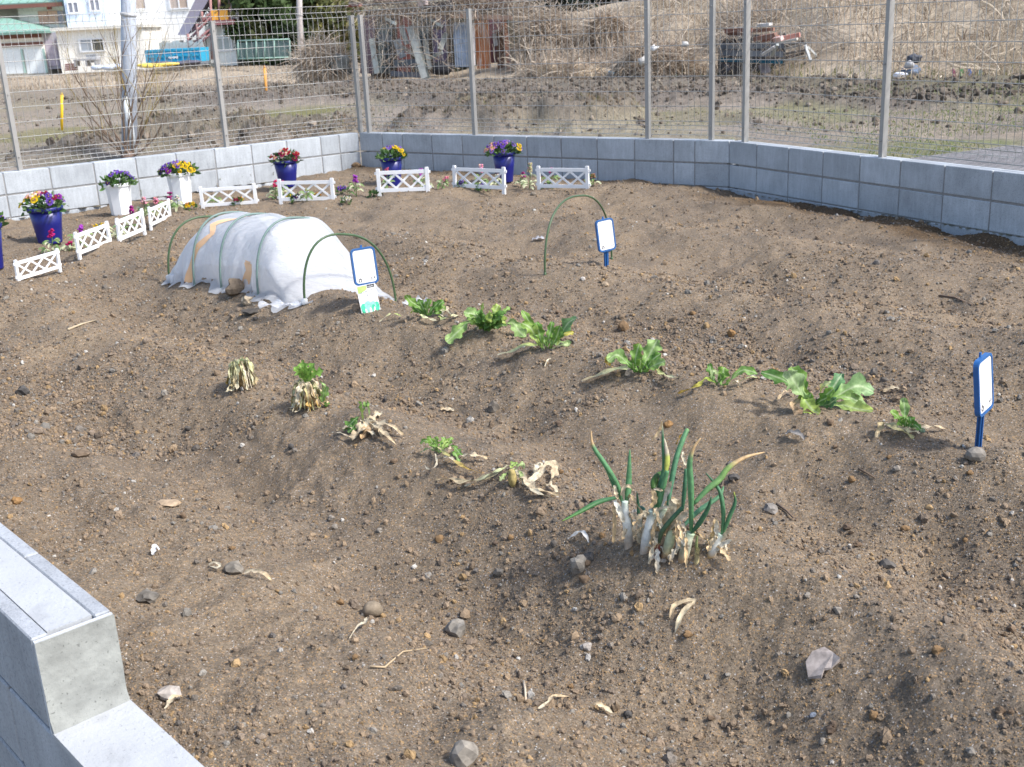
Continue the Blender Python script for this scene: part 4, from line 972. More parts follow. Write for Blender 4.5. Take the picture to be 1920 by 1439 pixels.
for (a, b_, wd, col) in (((320, 150), (720, 130), 60, (.20, .10, .075)), ((700, 150), (1050, 120), 50, (.26, .15, .11)), ((760, 270), (1080, 200), 60, (.30, .17, .13)), ((860, 290), (1120, 240), 60, (.26, .12, .09)), ((1070, 285), (1440, 205), 70, (.52, .25, .20)), ((1060, 280), (1170, 255), 66, (.70, .52, .48)), ((330, 190), (700, 200), 40, (.12, .07, .06)), ((820, 60), (1000, 45), 40, (.62, .58, .54))):
    plank(rn, er(*a), er(*b_), wd / 8, Yr - .35 + random.uniform(-.15, .15), col, 'roof_scrap', .09)
for (a, b_, wd, col) in (((880, 500), (1060, 385), 38, (.58, .54, .50)), ((1010, 520), (1105, 350), 42, (.42, .44, .42)), ((1100, 330), (1400, 265), 30, (.50, .47, .42)), ((1520, 370), (1600, 600), 34, (.44, .45, .44)), ((1560, 390), (1690, 520), 26, (.55, .52, .46))):
    plank(rn, er(*a), er(*b_), wd / 8, Yr - .6, col, 'loose_board', .06)

n = 420; P = np.array([aty(a, b_, Yr + random.uniform(-.5, .6)) for a, b_ in zip(RNG.uniform(1335, 1545, n), np.concatenate([RNG.uniform(44, 74, 330), RNG.uniform(70, 125, 90)]))]); D = RNG.normal(size=(n, 3)) * np.array([1, .3, .4]) + np.array([0, -.1, -.2])
tag(ribbons('dry_stalks', P, D, RNG.uniform(.3, .9, n), RNG.uniform(.008, .018, n), vine_cols(n), None, 6, .5, .5), 'dry stalks fallen over the rusty roof of the ruined hut', 'dry stalks')
yb = atf(1706, 146).y; kb = mper(yb)
bg_ = thing('rubbish_bag', 'dark blue rubbish bag on the slope right of the tall fence post', 'bag', tuple(atf(1706, 146)))
m = MB(); lump(m, aty(1708, 133, yb), (15 * kb, 12 * kb, 13 * kb), 21, (.09, .13, .20), 3, .6, 1.9); m.build('bag_body', M_VC, bg_)
m = MB(); lump(m, aty(1713, 111, yb + .1), (13 * kb, 10 * kb, 9 * kb), 22, (.06, .065, .08), 3, .6, 2.1); m.build('bag_neck', M_VC, bg_)
m = MB(); lump(m, aty(1706, 121, yb - .1), (9 * kb, 6 * kb, 6 * kb), 25, (.42, .41, .41), 2, .6, 2.0); m.build('pale_wrap', M_VC, bg_)
wb = thing('white_sheet', 'crumpled white sheet lying left of the dark blue bag', 'sheet', tuple(atf(1688, 146))); m = MB(); lump(m, aty(1688, 141, yb - .1), (12 * kb, 6 * kb, 6 * kb), 23, (.66, .72, .84), 2, .6, 2); m.build('fold', M_VC, wb)
for lab, px, col in (('faded red scrap half buried in the slope', 1788, (.34, .10, .16)), ('green bent strip half buried in the slope', 1803, (.14, .30, .12)), ('blue scrap standing in the slope', 1818, (.08, .18, .48)), ('dark teal scrap at the right end of the row of scraps', 1838, (.05, .19, .21))):
    p = atf(px, 145); k = mper(p.y); t = thing('plastic_scrap', lab, 'scrap', tuple(p)); m = MB(); p = aty(px, 137, p.y - .1); m.box(p, (6 * k, .03, 14 * k), Matrix.Rotation(random.uniform(-.3, .3), 3, 'Y'), col, taper=.7); m.box(p + Vector((2.4 * k, .01, -2 * k)), (2.5 * k, .04, 10 * k), None, tuple(q * .8 for q in col)); m.build('piece', M_VC, t)
p = atf(1147, 147); k = mper(p.y); cu = thing('blue_cup', 'pale blue cup lying at the edge of the dark tilled strip', 'cup', tuple(p)); m = MB(); m.lathe([(.0, 0), (4.6 * k, 0), (6.6 * k, 13 * k), (6.2 * k, 13 * k), (4.2 * k, .01)], 14, (.30, .58, .82)); m.v = [(a + p.x, b_ + p.y, c_ + p.z) for a, b_, c_ in m.v]; m.build('cup_body', M_VC, cu)
m = MB(); m.tube([p + Vector((5.6 * k, 0, 11 * k)), p + Vector((9 * k, 0, 10 * k)), p + Vector((8.6 * k, 0, 5 * k)), p + Vector((5 * k, 0, 4 * k))], .9 * k, 5, (.30, .58, .82)); m.build('handle', M_VC, cu)
for lab, px, py, r_, col in (('white rag caught high in the brush mound', 1226, 92, 7, (.62, .62, .62)), ('white crumpled wrapper at the foot of the brush mound', 1257, 138, 6, (.62, .60, .56)), ('pale torn paper in the hollow of the brush mound', 1208, 116, 10, (.52, .49, .44)), ('pale scrap right of the brush mound on the slope', 1284, 84, 7, (.55, .53, .50))):
    Yl = 26.4 if py < 125 else atf(px, py + 3).y; k = mper(Yl); t = thing('litter', lab, 'litter', tuple(aty(px, py, Yl))); m = MB(); lump(m, aty(px, py, Yl), (r_ * k, r_ * k * .6, r_ * k * .75), px, col, 2, .8, 2.2); m.build('crumple', M_VC, t)

# grooved slab outside the right wall
gs = thing('grooved_slab', 'dark grooved slab lying outside the right wall', 'slab', (3.9, 8.1, .02)); 
e1_ = Vector((DR[0], DR[1], 0)); e2_ = Vector((-DR[1], DR[0], 0)); c_ = atz(1945, 302, .22) - Vector((0, 0, .18)) + e1_ * .5
RB_ = Matrix((e1_, e2_, Vector((0, 0, 1)))).transposed()
m = MB(); m.box(c_ + Vector((0, 0, .12)), (2.6, 1.3, .10), RB_, (.24, .23, .23)); m.build('base', M_ROUGH, gs)
for k in range(22):
    m = MB(); m.box(c_ + e2_ * (-.62 + .059 * k) + Vector((0, 0, .18)), (2.58, .030, .024), RB_, (.27, .255, .25)); m.build('ridge', M_ROUGH, gs)

# ------------------------------------------------------------------ plants
def leaf(m, pts, wd, c0, c1, face=None, ruffle=.17, lobe=.26, cup=.2, rib=(.55, .62, .38), prof='leaf', seed=None, edge=None):
    """pts: centre line; wd: greatest width; c0 base colour, c1 tip colour"""
    rr = random.Random(seed if seed is not None else len(m.v) + 13); P = [Vector(p) for p in pts]
    n = 18; tl = [0]
    for a, b_ in zip(P, P[1:]): tl.append(tl[-1] + (b_ - a).length)
    def S_(t):                                                    # Catmull-Rom along the given points
        d = t * tl[-1]; k = 0
        while k < len(P) - 2 and tl[k + 1] < d: k += 1
        f = (d - tl[k]) / max(tl[k + 1] - tl[k], 1e-9); p0 = P[max(k - 1, 0)]; p1 = P[k]; p2 = P[k + 1]; p3 = P[min(k + 2, len(P) - 1)]
        return .5 * ((2 * p1) + (p2 - p0) * f + (2 * p0 - 5 * p1 + 4 * p2 - p3) * f * f + (3 * p1 - p0 - 3 * p2 + p3) * f ** 3)
    vs = []; cs = []; ph = rr.random() * 6; f_ = face if face is not None else Vector((-.15, -.75, .65))
    for k in range(n + 1):
        t = k / n; c_ = S_(t); tn = (S_(min(1, t + .04)) - S_(max(0, t - .04))).normalized(); sd = tn.cross(f_)
        sd = sd.normalized() if sd.length > .05 else Vector((1, 0, 0)); nm = sd.cross(tn)
        if prof == 'leaf': w_ = (math.sin(math.pi * min(1, (t * .93 + .03)) ** 1.35) ** .8) * (.14 + .86 * min(1, t * 1.5) ** 1.3) + .05
        elif prof == 'strap': w_ = (.55 + .45 * math.sin(math.pi * t)) * (1 if t < .85 else (1 - t) / .15 * .8 + .2)
        else: w_ = 1 - .55 * t
        hw = wd * .5 * w_; row = []
        for j, e in enumerate((-1, -.75, -.5, -.22, 0, .22, .5, .75, 1)):
            ed = abs(e); lb = 1 + lobe * math.sin(t * 27 + ph + (1.3 if e > 0 else 0)) * ed * ed + lobe * .9 * (rr.random() - .5) * ed * ed
            z_ = cup * hw * (ed ** 2) + (ruffle * wd * math.sin(t * 17 + ph * 2 + e * 1.4) * ed + ruffle * wd * .5 * (rr.random() - .5) * ed)
            row.append(c_ + sd * hw * e * lb + nm * z_)
            g = 1 + .10 * math.sin(t * 31 + e * 9 + ph)
            if rib is not None and math.sin((t - ed * .16) * 40) > .72 and 0 < ed < 1: g *= 1.42
            col = [c0[q] + (c1[q] - c0[q]) * t for q in range(3)]
            if ed == 1 and edge is not None: col = [.5 * col[q] + .5 * edge[q] for q in range(3)]
            if e == 0 and rib is not None: col = [col[q] * .45 + rib[q] * .55 for q in range(3)]; g = 1
            cs.append(tuple(max(0, q * g) for q in col))
        vs += row
    fs = [(k * 9 + j, k * 9 + j + 1, k * 9 + j + 10, k * 9 + j + 9) for k in range(n) for j in range(8)]
    m.add(vs, fs, cs, 0, True)

def settle(m, gap=.004):                                          # keep lying leaves on top of the crumbs
    V = np.array(m.v); z = soil(V[:, 0], V[:, 1]) + gap; m.v = [(a, b_, max(c_, zz)) for (a, b_, c_), zz in zip(m.v, z)]

def conv(ox, oy, s): return lambda q: (ox + q[0] * s, oy + q[1] * s)
K1 = conv(700, 520, 440 / 1920); K2 = conv(1060, 600, 420 / 1920); K3 = conv(1400, 640, 520 / 1920); K4 = conv(400, 640, 360 / 1920); K5 = conv(740, 780, 360 / 1920); K6 = conv(1030, 770, 420 / 1920)
LG = (.19, .32, .06); MG = (.115, .24, .04); DGN = (.07, .16, .035); YG = (.34, .42, .10); PALE = (.42, .48, .24); TAN = (.50, .38, .23); IV = (.56, .49, .36); YEL = (.52, .44, .08); OCH = (.45, .27, .06); BRN = (.30, .18, .10)
LIGHTG = (.26, .38, .13)

def leafy_plant(label, K, s, base, specs, name='leafy_vegetable', cat='vegetable plant', group='leafy vegetables in the middle row'):
    bp = at(*K(base)); t = thing(name, label, cat, tuple(bp), group=group); k = mper(bp.y) * s
    for q, sp in enumerate(specs):
        mode, pts, wd, c0, c1 = sp[:5]; opt = sp[5] if len(sp) > 5 else dict()
        P = []; n = len(pts); dy = opt.pop('dy', None) if opt else None
        if dy is None: dy = random.uniform(-.05, .05)
        nm = opt.pop('name', 'leaf') if opt else 'leaf'
        for i, p in enumerate(pts):
            if mode == 'g': opt.setdefault('face', Vector((0, -.25, 1))); v_ = at(*K(p), .012 + .022 * math.sin(math.pi * i / max(1, n - 1)) * random.uniform(.4, 1))
            else: v_ = aty(*K(p), bp.y + dy * i / max(1, n - 1)); v_.z = max(v_.z, float(soil(v_.x, v_.y)) + .006)
            P.append(v_)
        m = MB(); leaf(m, P, wd * k * (.74 if nm == 'dry_leaf' else .92), c0, c1, seed=q * 7 + 3, **opt); settle(m, .009 if mode == 'g' else -.02); m.build(nm, M_DRY if nm == 'dry_leaf' else M_VEG, t)
    return t
D_ = lambda **k: dict(name='dry_leaf', ruffle=.30, lobe=.38, rib=None, prof='strap', **k)
leafy_plant('small upright vegetable with ivory dried leaves, nearest the seed packet', K1, 440 / 1920, (440, 330), [
    ('v', [(440, 320), (370, 240), (310, 200), (265, 145)], 75, DGN, LG), ('v', [(435, 320), (340, 250), (350, 230)], 60, DGN, MG), ('v', [(440, 330), (440, 250), (465, 180)], 70, MG, LG), ('v', [(440, 330), (400, 240), (370, 180)], 60, DGN, MG),
    ('v', [(445, 325), (520, 240), (575, 195)], 80, MG, MG), ('v', [(450, 325), (540, 280), (590, 235)], 60, MG, LG), ('v', [(445, 325), (490, 250), (540, 200)], 60, DGN, MG),
    ('g', [(430, 330), (340, 335), (310, 310)], 40, LG, YG, D_()), ('g', [(430, 335), (400, 370), (480, 385), (540, 380)], 30, PALE, IV, D_()), ('g', [(470, 322), (540, 310), (600, 320), (640, 330)], 26, PALE, IV, D_()), ('g', [(560, 340), (640, 300), (700, 300)], 60, IV, TAN, D_()), ('g', [(540, 340), (575, 395), (640, 370), (720, 335)], 42, YG, IV, D_()), ('g', [(50, 388), (150, 352), (235, 346)], 18, IV, YG, D_())])
leafy_plant('bushy vegetable with a curly green heart and two big drooping side leaves', K1, 440 / 1920, (930, 460), [
    ('v', [(880, 400), (780, 370), (700, 440), (600, 532)], 120, LG, LIGHTG, dict(dy=-.06)), ('v', [(880, 390), (830, 310), (740, 290)], 110, LIGHTG, LIGHTG, dict(dy=.0)), ('v', [(900, 400), (850, 380), (800, 330), (760, 350)], 60, LG, LG), ('v', [(1040, 400), (1130, 370), (1200, 450), (1240, 530)], 110, LIGHTG, LIGHTG, dict(dy=-.06)),
    ('v', [(960, 340), (1000, 270), (1025, 225)], 80, LG, YG, dict(dy=.04)), ('v', [(1010, 330), (1070, 280), (1120, 245)], 40, LG, LG, dict(dy=.04)), ('v', [(880, 330), (890, 260), (900, 210)], 30, LG, YG)] +
    [('v', [(930 + random.uniform(-25, 25), 440), (950 + (q % 5 - 2) * 40 + random.uniform(-14, 14), 380 - 20 * (q // 5)), (955 + (q % 5 - 2) * 62 + random.uniform(-14, 14), 405 - 52 * (q // 5) + random.uniform(-14, 14))], 85, MG, (.13, .25, .06) if q % 3 else YG, dict(ruffle=.34, lobe=.4, dy=random.uniform(-.09, .02))) for q in range(15)])
leafy_plant('fan of upright leaves with one curled yellow leaf trailing to the left', K1, 440 / 1920, (1410, 600), [
    ('v', [(1390, 605), (1330, 500), (1290, 420), (1215, 375)], 105, YG, LG), ('v', [(1370, 560), (1290, 400), (1250, 320), (1215, 270)], 70, LG, LG), ('v', [(1385, 600), (1360, 470), (1330, 370)], 95, LG, MG), ('v', [(1400, 600), (1370, 450), (1345, 365)], 50, PALE, LG), ('v', [(1425, 605), (1440, 480), (1465, 365)], 66, LG, MG), ('v', [(1440, 605), (1490, 510), (1530, 400)], 85, LG, MG), ('v', [(1450, 590), (1550, 440), (1600, 370), (1665, 335)], 100, MG, (.16, .27, .12)),
    ('v', [(1430, 605), (1400, 520), (1400, 480)], 50, LG, LG), ('v', [(1440, 605), (1460, 540), (1480, 470)], 55, MG, LG), ('v', [(1500, 560), (1550, 470), (1640, 455)], 50, YG, YEL), ('v', [(1465, 595), (1540, 555), (1605, 590), (1600, 655), (1490, 685)], 55, PALE, LIGHTG), ('g', [(1345, 580), (1240, 620), (1140, 662), (1015, 662)], 62, YG, IV, dict(prof='strap', lobe=.1, ruffle=.06))])
leafy_plant('broad bright leafed vegetable with one long leaf lying left, brown at its tip', K2, 420 / 1920, (635, 465), [
    ('v', [(600, 450), (530, 370), (440, 300), (365, 355)], 115, MG, LIGHTG), ('v', [(440, 320), (380, 320), (365, 390)], 70, LG, OCH), ('v', [(620, 460), (600, 340), (635, 205)], 105, MG, LG), ('v', [(650, 460), (700, 340), (790, 170)], 150, MG, LIGHTG, dict(dy=.06)), ('v', [(660, 450), (760, 390), (855, 355)], 105, LG, LIGHTG, dict(dy=-.05)), ('v', [(670, 450), (740, 350), (820, 290)], 80, DGN, MG),
    ('v', [(630, 465), (570, 410), (550, 350)], 50, DGN, MG), ('v', [(640, 465), (640, 400), (650, 330)], 70, MG, LG, dict(dy=-.05)), ('v', [(640, 465), (690, 430), (700, 390)], 60, MG, MG, dict(dy=-.06)), ('v', [(630, 465), (590, 430), (580, 380)], 50, DGN, MG, dict(dy=-.06)),
    ('g', [(615, 465), (500, 462), (370, 505), (250, 535), (140, 550)], 72, PALE, TAN, dict(prof='strap', lobe=.1, ruffle=.08)), ('g', [(700, 468), (760, 450), (830, 525), (940, 550), (1020, 530)], 42, YG, IV, D_())])
leafy_plant('dull drooping vegetable between the long-leafed one and the largest plant', K2, 420 / 1920, (1335, 575), [
    ('v', [(1300, 560), (1255, 470), (1235, 375)], 66, DGN, MG), ('v', [(1300, 560), (1255, 500), (1270, 440), (1310, 470)], 42, MG, PALE), ('v', [(1330, 575), (1345, 490), (1362, 405)], 115, MG, LG), ('v', [(1370, 570), (1440, 490), (1530, 430), (1645, 462)], 78, LIGHTG, MG), ('v', [(1340, 575), (1390, 540), (1410, 510)], 50, MG, LG), ('v', [(1290, 565), (1330, 500), (1330, 460)], 60, DGN, MG),
    ('g', [(1300, 575), (1210, 572), (1120, 640), (965, 655)], 48, LG, OCH, D_()), ('g', [(1440, 580), (1600, 572), (1740, 525)], 44, PALE, BRN, D_()), ('g', [(1440, 580), (1470, 610), (1500, 600)], 40, IV, IV, D_())])
leafy_plant('largest spreading vegetable with pale veined leaves and a dry brown leaf under it', K3, 520 / 1920, (470, 470), [
    ('v', [(440, 440), (370, 340), (310, 250), (290, 200)], 150, LIGHTG, (.30, .40, .20), dict(dy=-.03)), ('v', [(400, 400), (290, 290), (200, 245), (100, 215)], 95, MG, DGN, dict(dy=.06)), ('v', [(420, 400), (380, 260), (300, 180)], 100, MG, LG, dict(dy=.08)), ('v', [(470, 460), (420, 400), (365, 340), (350, 370)], 90, LG, YG), ('v', [(420, 420), (400, 400), (450, 470), (500, 535)], 120, LG, YG, dict(dy=-.09)), ('v', [(480, 450), (590, 330), (660, 225)], 100, MG, (.10, .22, .10), dict(dy=.08)), ('v', [(500, 450), (640, 370), (770, 310), (875, 350)], 150, LG, (.22, .34, .16), dict(dy=.03)),
    ('v', [(520, 440), (640, 390), (740, 400), (835, 480)], 100, LG, LIGHTG, dict(dy=-.02)), ('v', [(530, 450), (650, 440), (760, 540), (868, 600)], 105, LIGHTG, YG, dict(dy=-.08)), ('v', [(470, 470), (520, 400), (600, 330)], 80, MG, LG), ('v', [(470, 470), (500, 420), (560, 390)], 70, DGN, MG, dict(dy=-.06)), ('v', [(460, 460), (430, 400), (450, 360)], 80, MG, LG), ('v', [(480, 470), (560, 440), (620, 400)], 70, DGN, (.10, .20, .10), dict(dy=-.05)), ('v', [(460, 470), (420, 430), (370, 400)], 70, DGN, MG),
    ('v', [(370, 400), (325, 440), (350, 530), (455, 552)], 60, TAN, BRN, D_(dy=-.08)), ('v', [(510, 370), (525, 310), (585, 285)], 42, YEL, PALE, dict(dy=-.02)), ('g', [(330, 380), (260, 400), (205, 435)], 30, (.36, .28, .2), TAN, D_())])
leafy_plant('small stubby vegetable with one blunt upright leaf, beside the rightmost marker', K3, 520 / 1920, (1110, 620), [
    ('v', [(1090, 600), (1095, 490), (1085, 392)], 72, MG, LIGHTG, dict(lobe=.05)), ('v', [(1080, 580), (1045, 520), (995, 488)], 58, MG, LG), ('v', [(1090, 610), (1065, 560), (1060, 530)], 66, LG, MG, dict(dy=-.03)), ('v', [(1110, 610), (1135, 570), (1130, 520)], 66, DGN, MG), ('v', [(1130, 620), (1165, 580), (1200, 610)], 56, DGN, MG), ('v', [(1100, 620), (1100, 570), (1110, 540)], 66, DGN, MG, dict(dy=-.04)), ('v', [(1140, 640), (1190, 660), (1230, 690)], 50, MG, (.2, .28, .2)),
    ('g', [(900, 692), (940, 622), (1040, 675), (1155, 702)], 60, TAN, (.40, .38, .18), D_()), ('g', [(1070, 635), (1180, 652), (1280, 648), (1392, 638)], 36, IV, TAN, D_()), ('g', [(1040, 640), (1090, 670), (1200, 660)], 40, (.3, .32, .14), IV, D_())])

# row of withered plants
WG = 'withered radish plants in the near row'
def withered_heap(label, px, py, hpx, rpx, seed, greens=()):
    bp = at(px, py); t = thing('withered_plant', label, 'withered plant', tuple(bp), group=WG); k = mper(bp.y); rr = random.Random(seed); H = hpx * k; R_ = rpx * k
    m = MB(); lump(m, bp + Vector((0, 0, H * .45)), (R_ * .62, R_ * .55, H * .5), seed, (.33, .24, .12), 2, .3); m.build('root_crown', M_DRY, t)
    for q in range(46):
        a = q * 2 * math.pi / 46 + rr.uniform(-.35, .35); d = Vector((math.cos(a), math.sin(a), 0)); f_ = rr.uniform(.7, 1.25); sw = Vector((-d.y, d.x, 0)) * R_ * rr.uniform(-.35, .35); lo_ = rr.random() < .7
        P = [bp + Vector((0, 0, H * rr.uniform(.80, .98))) + d * R_ * rr.uniform(.05, .3), bp + d * R_ * rr.uniform(.35, .65) * f_ + Vector((0, 0, H * rr.uniform(.78, 1.08))), bp + d * R_ * .85 * f_ + sw * .6 + Vector((0, 0, H * rr.uniform(.25, .6))), bp + d * R_ * rr.uniform(.85, 1.2) * f_ + sw + Vector((0, 0, .008 if lo_ else H * rr.uniform(.05, .25)))]
        if lo_ and rr.random() < .4: P.append(P[-1] + d * R_ * rr.uniform(.1, .5) + sw * .5)
        c_ = rr.choice([TAN, IV, (.46, .38, .20), (.40, .40, .20), OCH, BRN]); m = MB(); leaf(m, P, R_ * (rr.uniform(.30, .45) if q % 6 == 0 else rr.choice((.06, .07, .08, .10, .13, .26))), rr.choice([PALE, (.40, .42, .22), IV]), c_, face=d + Vector((rr.uniform(-.5, .5), rr.uniform(-.5, .5), .4)), seed=q, prof='strap', ruffle=.35, lobe=.45, rib=None if q % 2 else (.60, .58, .42)); m.build('dry_leaf', M_DRY, t)
    for (tx, ty, dy, wp) in greens:
        v_ = aty(px + tx, py - hpx + ty, bp.y + dy); s0 = bp + Vector((0, 0, H * .93)); m = MB(); mid = s0.lerp(v_, .55) + Vector((0, 0, .01)); leaf(m, [s0, mid, v_], wp * k, LG, (.16, .30, .05), seed=int(abs(tx * 7)), lobe=.55, ruffle=.12, rib=(.30, .45, .12)); m.build('green_leaf', M_VEG, t)
    return t
withered_heap('dried dome of drooping tan stalks without any green leaf, left end of its row', 455, 727, 52, 25, 4)
t2 = withered_heap('withered stump crowned with a tuft of fresh green leaves', 578, 766, 52, 26, 6, [(-11, -38, .02, 15), (12, -32, .0, 14), (-27, -25, 0, 13), (28, -18, -.02, 14), (-4, -28, -.03, 14), (6, -24, .04, 13), (-16, -20, -.04, 13), (19, -14, .04, 13)])
for q, pts in enumerate(([(603, 716), (607, 735), (604, 755)], [(598, 714), (612, 728), (607, 748)])):
    P = [aty(a, b_, W[t2.name].y - .03) for a, b_ in pts]; m = MB(); leaf(m, P, .022, LIGHTG, LG, lobe=.4, seed=q); m.build('green_leaf', M_VEG, t2)
m = MB(); lump(m, at(612, 762, .008), (.014, .012, .010), 9, MG, 2, .5); m.build('fallen_leaf', M_VEG, t2)

WO = dict(name='withered_plant', cat='withered plant', group=WG)
leafy_plant('withered plant with a looped green stem and flat crinkled tan leaves', K4, 360 / 1920, (1510, 850), [
    ('v', [(1500, 840), (1490, 720), (1480, 640)], 34, YG, LG), ('v', [(1515, 800), (1560, 740), (1545, 650), (1500, 650)], 24, PALE, LG, dict(lobe=.05)), ('v', [(1500, 700), (1520, 640), (1560, 620)], 60, MG, LG, dict(lobe=.5, ruffle=.3)), ('v', [(1480, 700), (1470, 650), (1480, 615)], 50, MG, LG, dict(lobe=.5, ruffle=.3)), ('v', [(1500, 740), (1420, 780), (1360, 840), (1300, 890)], 92, DGN, MG, dict(dy=-.01, lobe=.4)), ('v', [(1450, 760), (1410, 840), (1350, 915)], 70, MG, DGN, dict(dy=-.03, lobe=.4)),
    ('v', [(1510, 800), (1440, 850), (1420, 900)], 20, PALE, PALE, dict(lobe=.05)),
    ('g', [(1500, 830), (1510, 930), (1430, 1000), (1340, 1000)], 130, IV, TAN, D_()), ('g', [(1520, 830), (1550, 940), (1480, 1010)], 110, TAN, (.46, .30, .16), D_()), ('g', [(1530, 820), (1650, 880), (1780, 940), (1915, 985)], 74, IV, TAN, D_()), ('g', [(1540, 830), (1640, 930), (1740, 1020), (1830, 1075)], 60, IV, TAN, D_()), ('v', [(1540, 800), (1600, 760), (1700, 830)], 90, TAN, IV, D_(dy=.08)), ('g', [(1190, 940), (1290, 990), (1400, 1020)], 26, IV, (.40, .33, .25), D_()), ('g', [(1240, 920), (1330, 930), (1420, 900)], 60, TAN, IV, D_()), ('g', [(1600, 900), (1680, 960), (1690, 1020)], 80, IV, TAN, D_()), ('g', [(1460, 900), (1560, 960), (1620, 990)], 70, (.52, .36, .2), IV, D_())], **WO)
leafy_plant('withered plant with feathery green top and a pale stem sprawled to the right', K5, 360 / 1920, (410, 405), [
    ('v', [(440, 370), (390, 280), (330, 200)], 56, MG, LG, dict(lobe=.6)), ('v', [(430, 370), (320, 250), (250, 275)], 50, MG, LG, dict(lobe=.6)), ('v', [(440, 370), (420, 280), (425, 205)], 50, MG, LG, dict(lobe=.6)), ('v', [(450, 370), (470, 290), (505, 210)], 56, MG, LG, dict(lobe=.6)), ('v', [(450, 370), (520, 290), (575, 215)], 60, LG, LG, dict(lobe=.6)), ('v', [(450, 375), (500, 270), (560, 245)], 40, LG, YG, dict(lobe=.6)),
    ('g', [(380, 370), (410, 360), (500, 450), (600, 515), (700, 580), (860, 615)], 42, PALE, OCH, D_()), ('g', [(410, 430), (425, 570), (350, 618), (300, 530)], 26, IV, IV, D_()), ('g', [(440, 460), (560, 510), (640, 540)], 30, IV, IV, D_()), ('g', [(680, 440), (800, 470), (935, 465)], 56, IV, TAN, D_()), ('g', [(470, 375), (580, 370), (670, 440)], 60, LG, MG, dict(lobe=.6)), ('g', [(540, 440), (600, 470), (650, 500)], 50, LG, MG, dict(lobe=.6)), ('g', [(420, 395), (340, 400), (260, 400)], 30, MG, (.18, .24, .10), dict(lobe=.5)), ('g', [(500, 410), (560, 420), (600, 400)], 50, IV, TAN, D_())], **WO)
t5 = leafy_plant('withered plant with bared yellow root and long crinkled tan leaves on both sides', K5, 360 / 1920, (1190, 680), [
    ('v', [(1180, 560), (1160, 500), (1210, 465)], 40, YG, LG, dict(lobe=.5, ruffle=.3)), ('v', [(1190, 560), (1230, 500), (1285, 480), (1285, 530)], 44, LG, PALE, dict(lobe=.5, ruffle=.3)), ('v', [(1180, 540), (1190, 500), (1230, 470)], 30, YG, LG, dict(lobe=.5)), ('v', [(1230, 540), (1270, 580), (1260, 640)], 40, LG, PALE), ('v', [(1130, 560), (1090, 600), (1060, 650)], 56, LG, (.3, .33, .16)),
    ('g', [(1130, 540), (1010, 640), (860, 705), (700, 730), (540, 700), (410, 680)], 72, (.40, .37, .24), TAN, D_()), ('g', [(1120, 560), (990, 660), (820, 730), (700, 745)], 40, PALE, IV, D_()), ('g', [(1190, 570), (1290, 710), (1420, 810), (1640, 840)], 90, IV, TAN, D_()), ('g', [(1210, 580), (1330, 760), (1460, 860), (1560, 860)], 70, (.5, .45, .3), IV, D_()), ('g', [(1330, 720), (1450, 650), (1530, 590), (1620, 610), (1560, 720)], 100, IV, TAN, D_()), ('g', [(1400, 640), (1440, 590), (1500, 600)], 70, IV, IV, D_()), ('v', [(1240, 560), (1300, 630), (1320, 695)], 40, PALE, IV, D_(dy=-.02)), ('g', [(1500, 740), (1560, 780), (1640, 800)], 70, TAN, IV, D_())], **WO)
m = MB(); c_ = at(*K5((1180, 700)), .02); k = mper(c_.y); lump(m, c_ + Vector((0, 0, .004)), (.013, .014, .030), 3, (.40, .32, .13), 3, .2); m.build('root', M_DRY, t5)

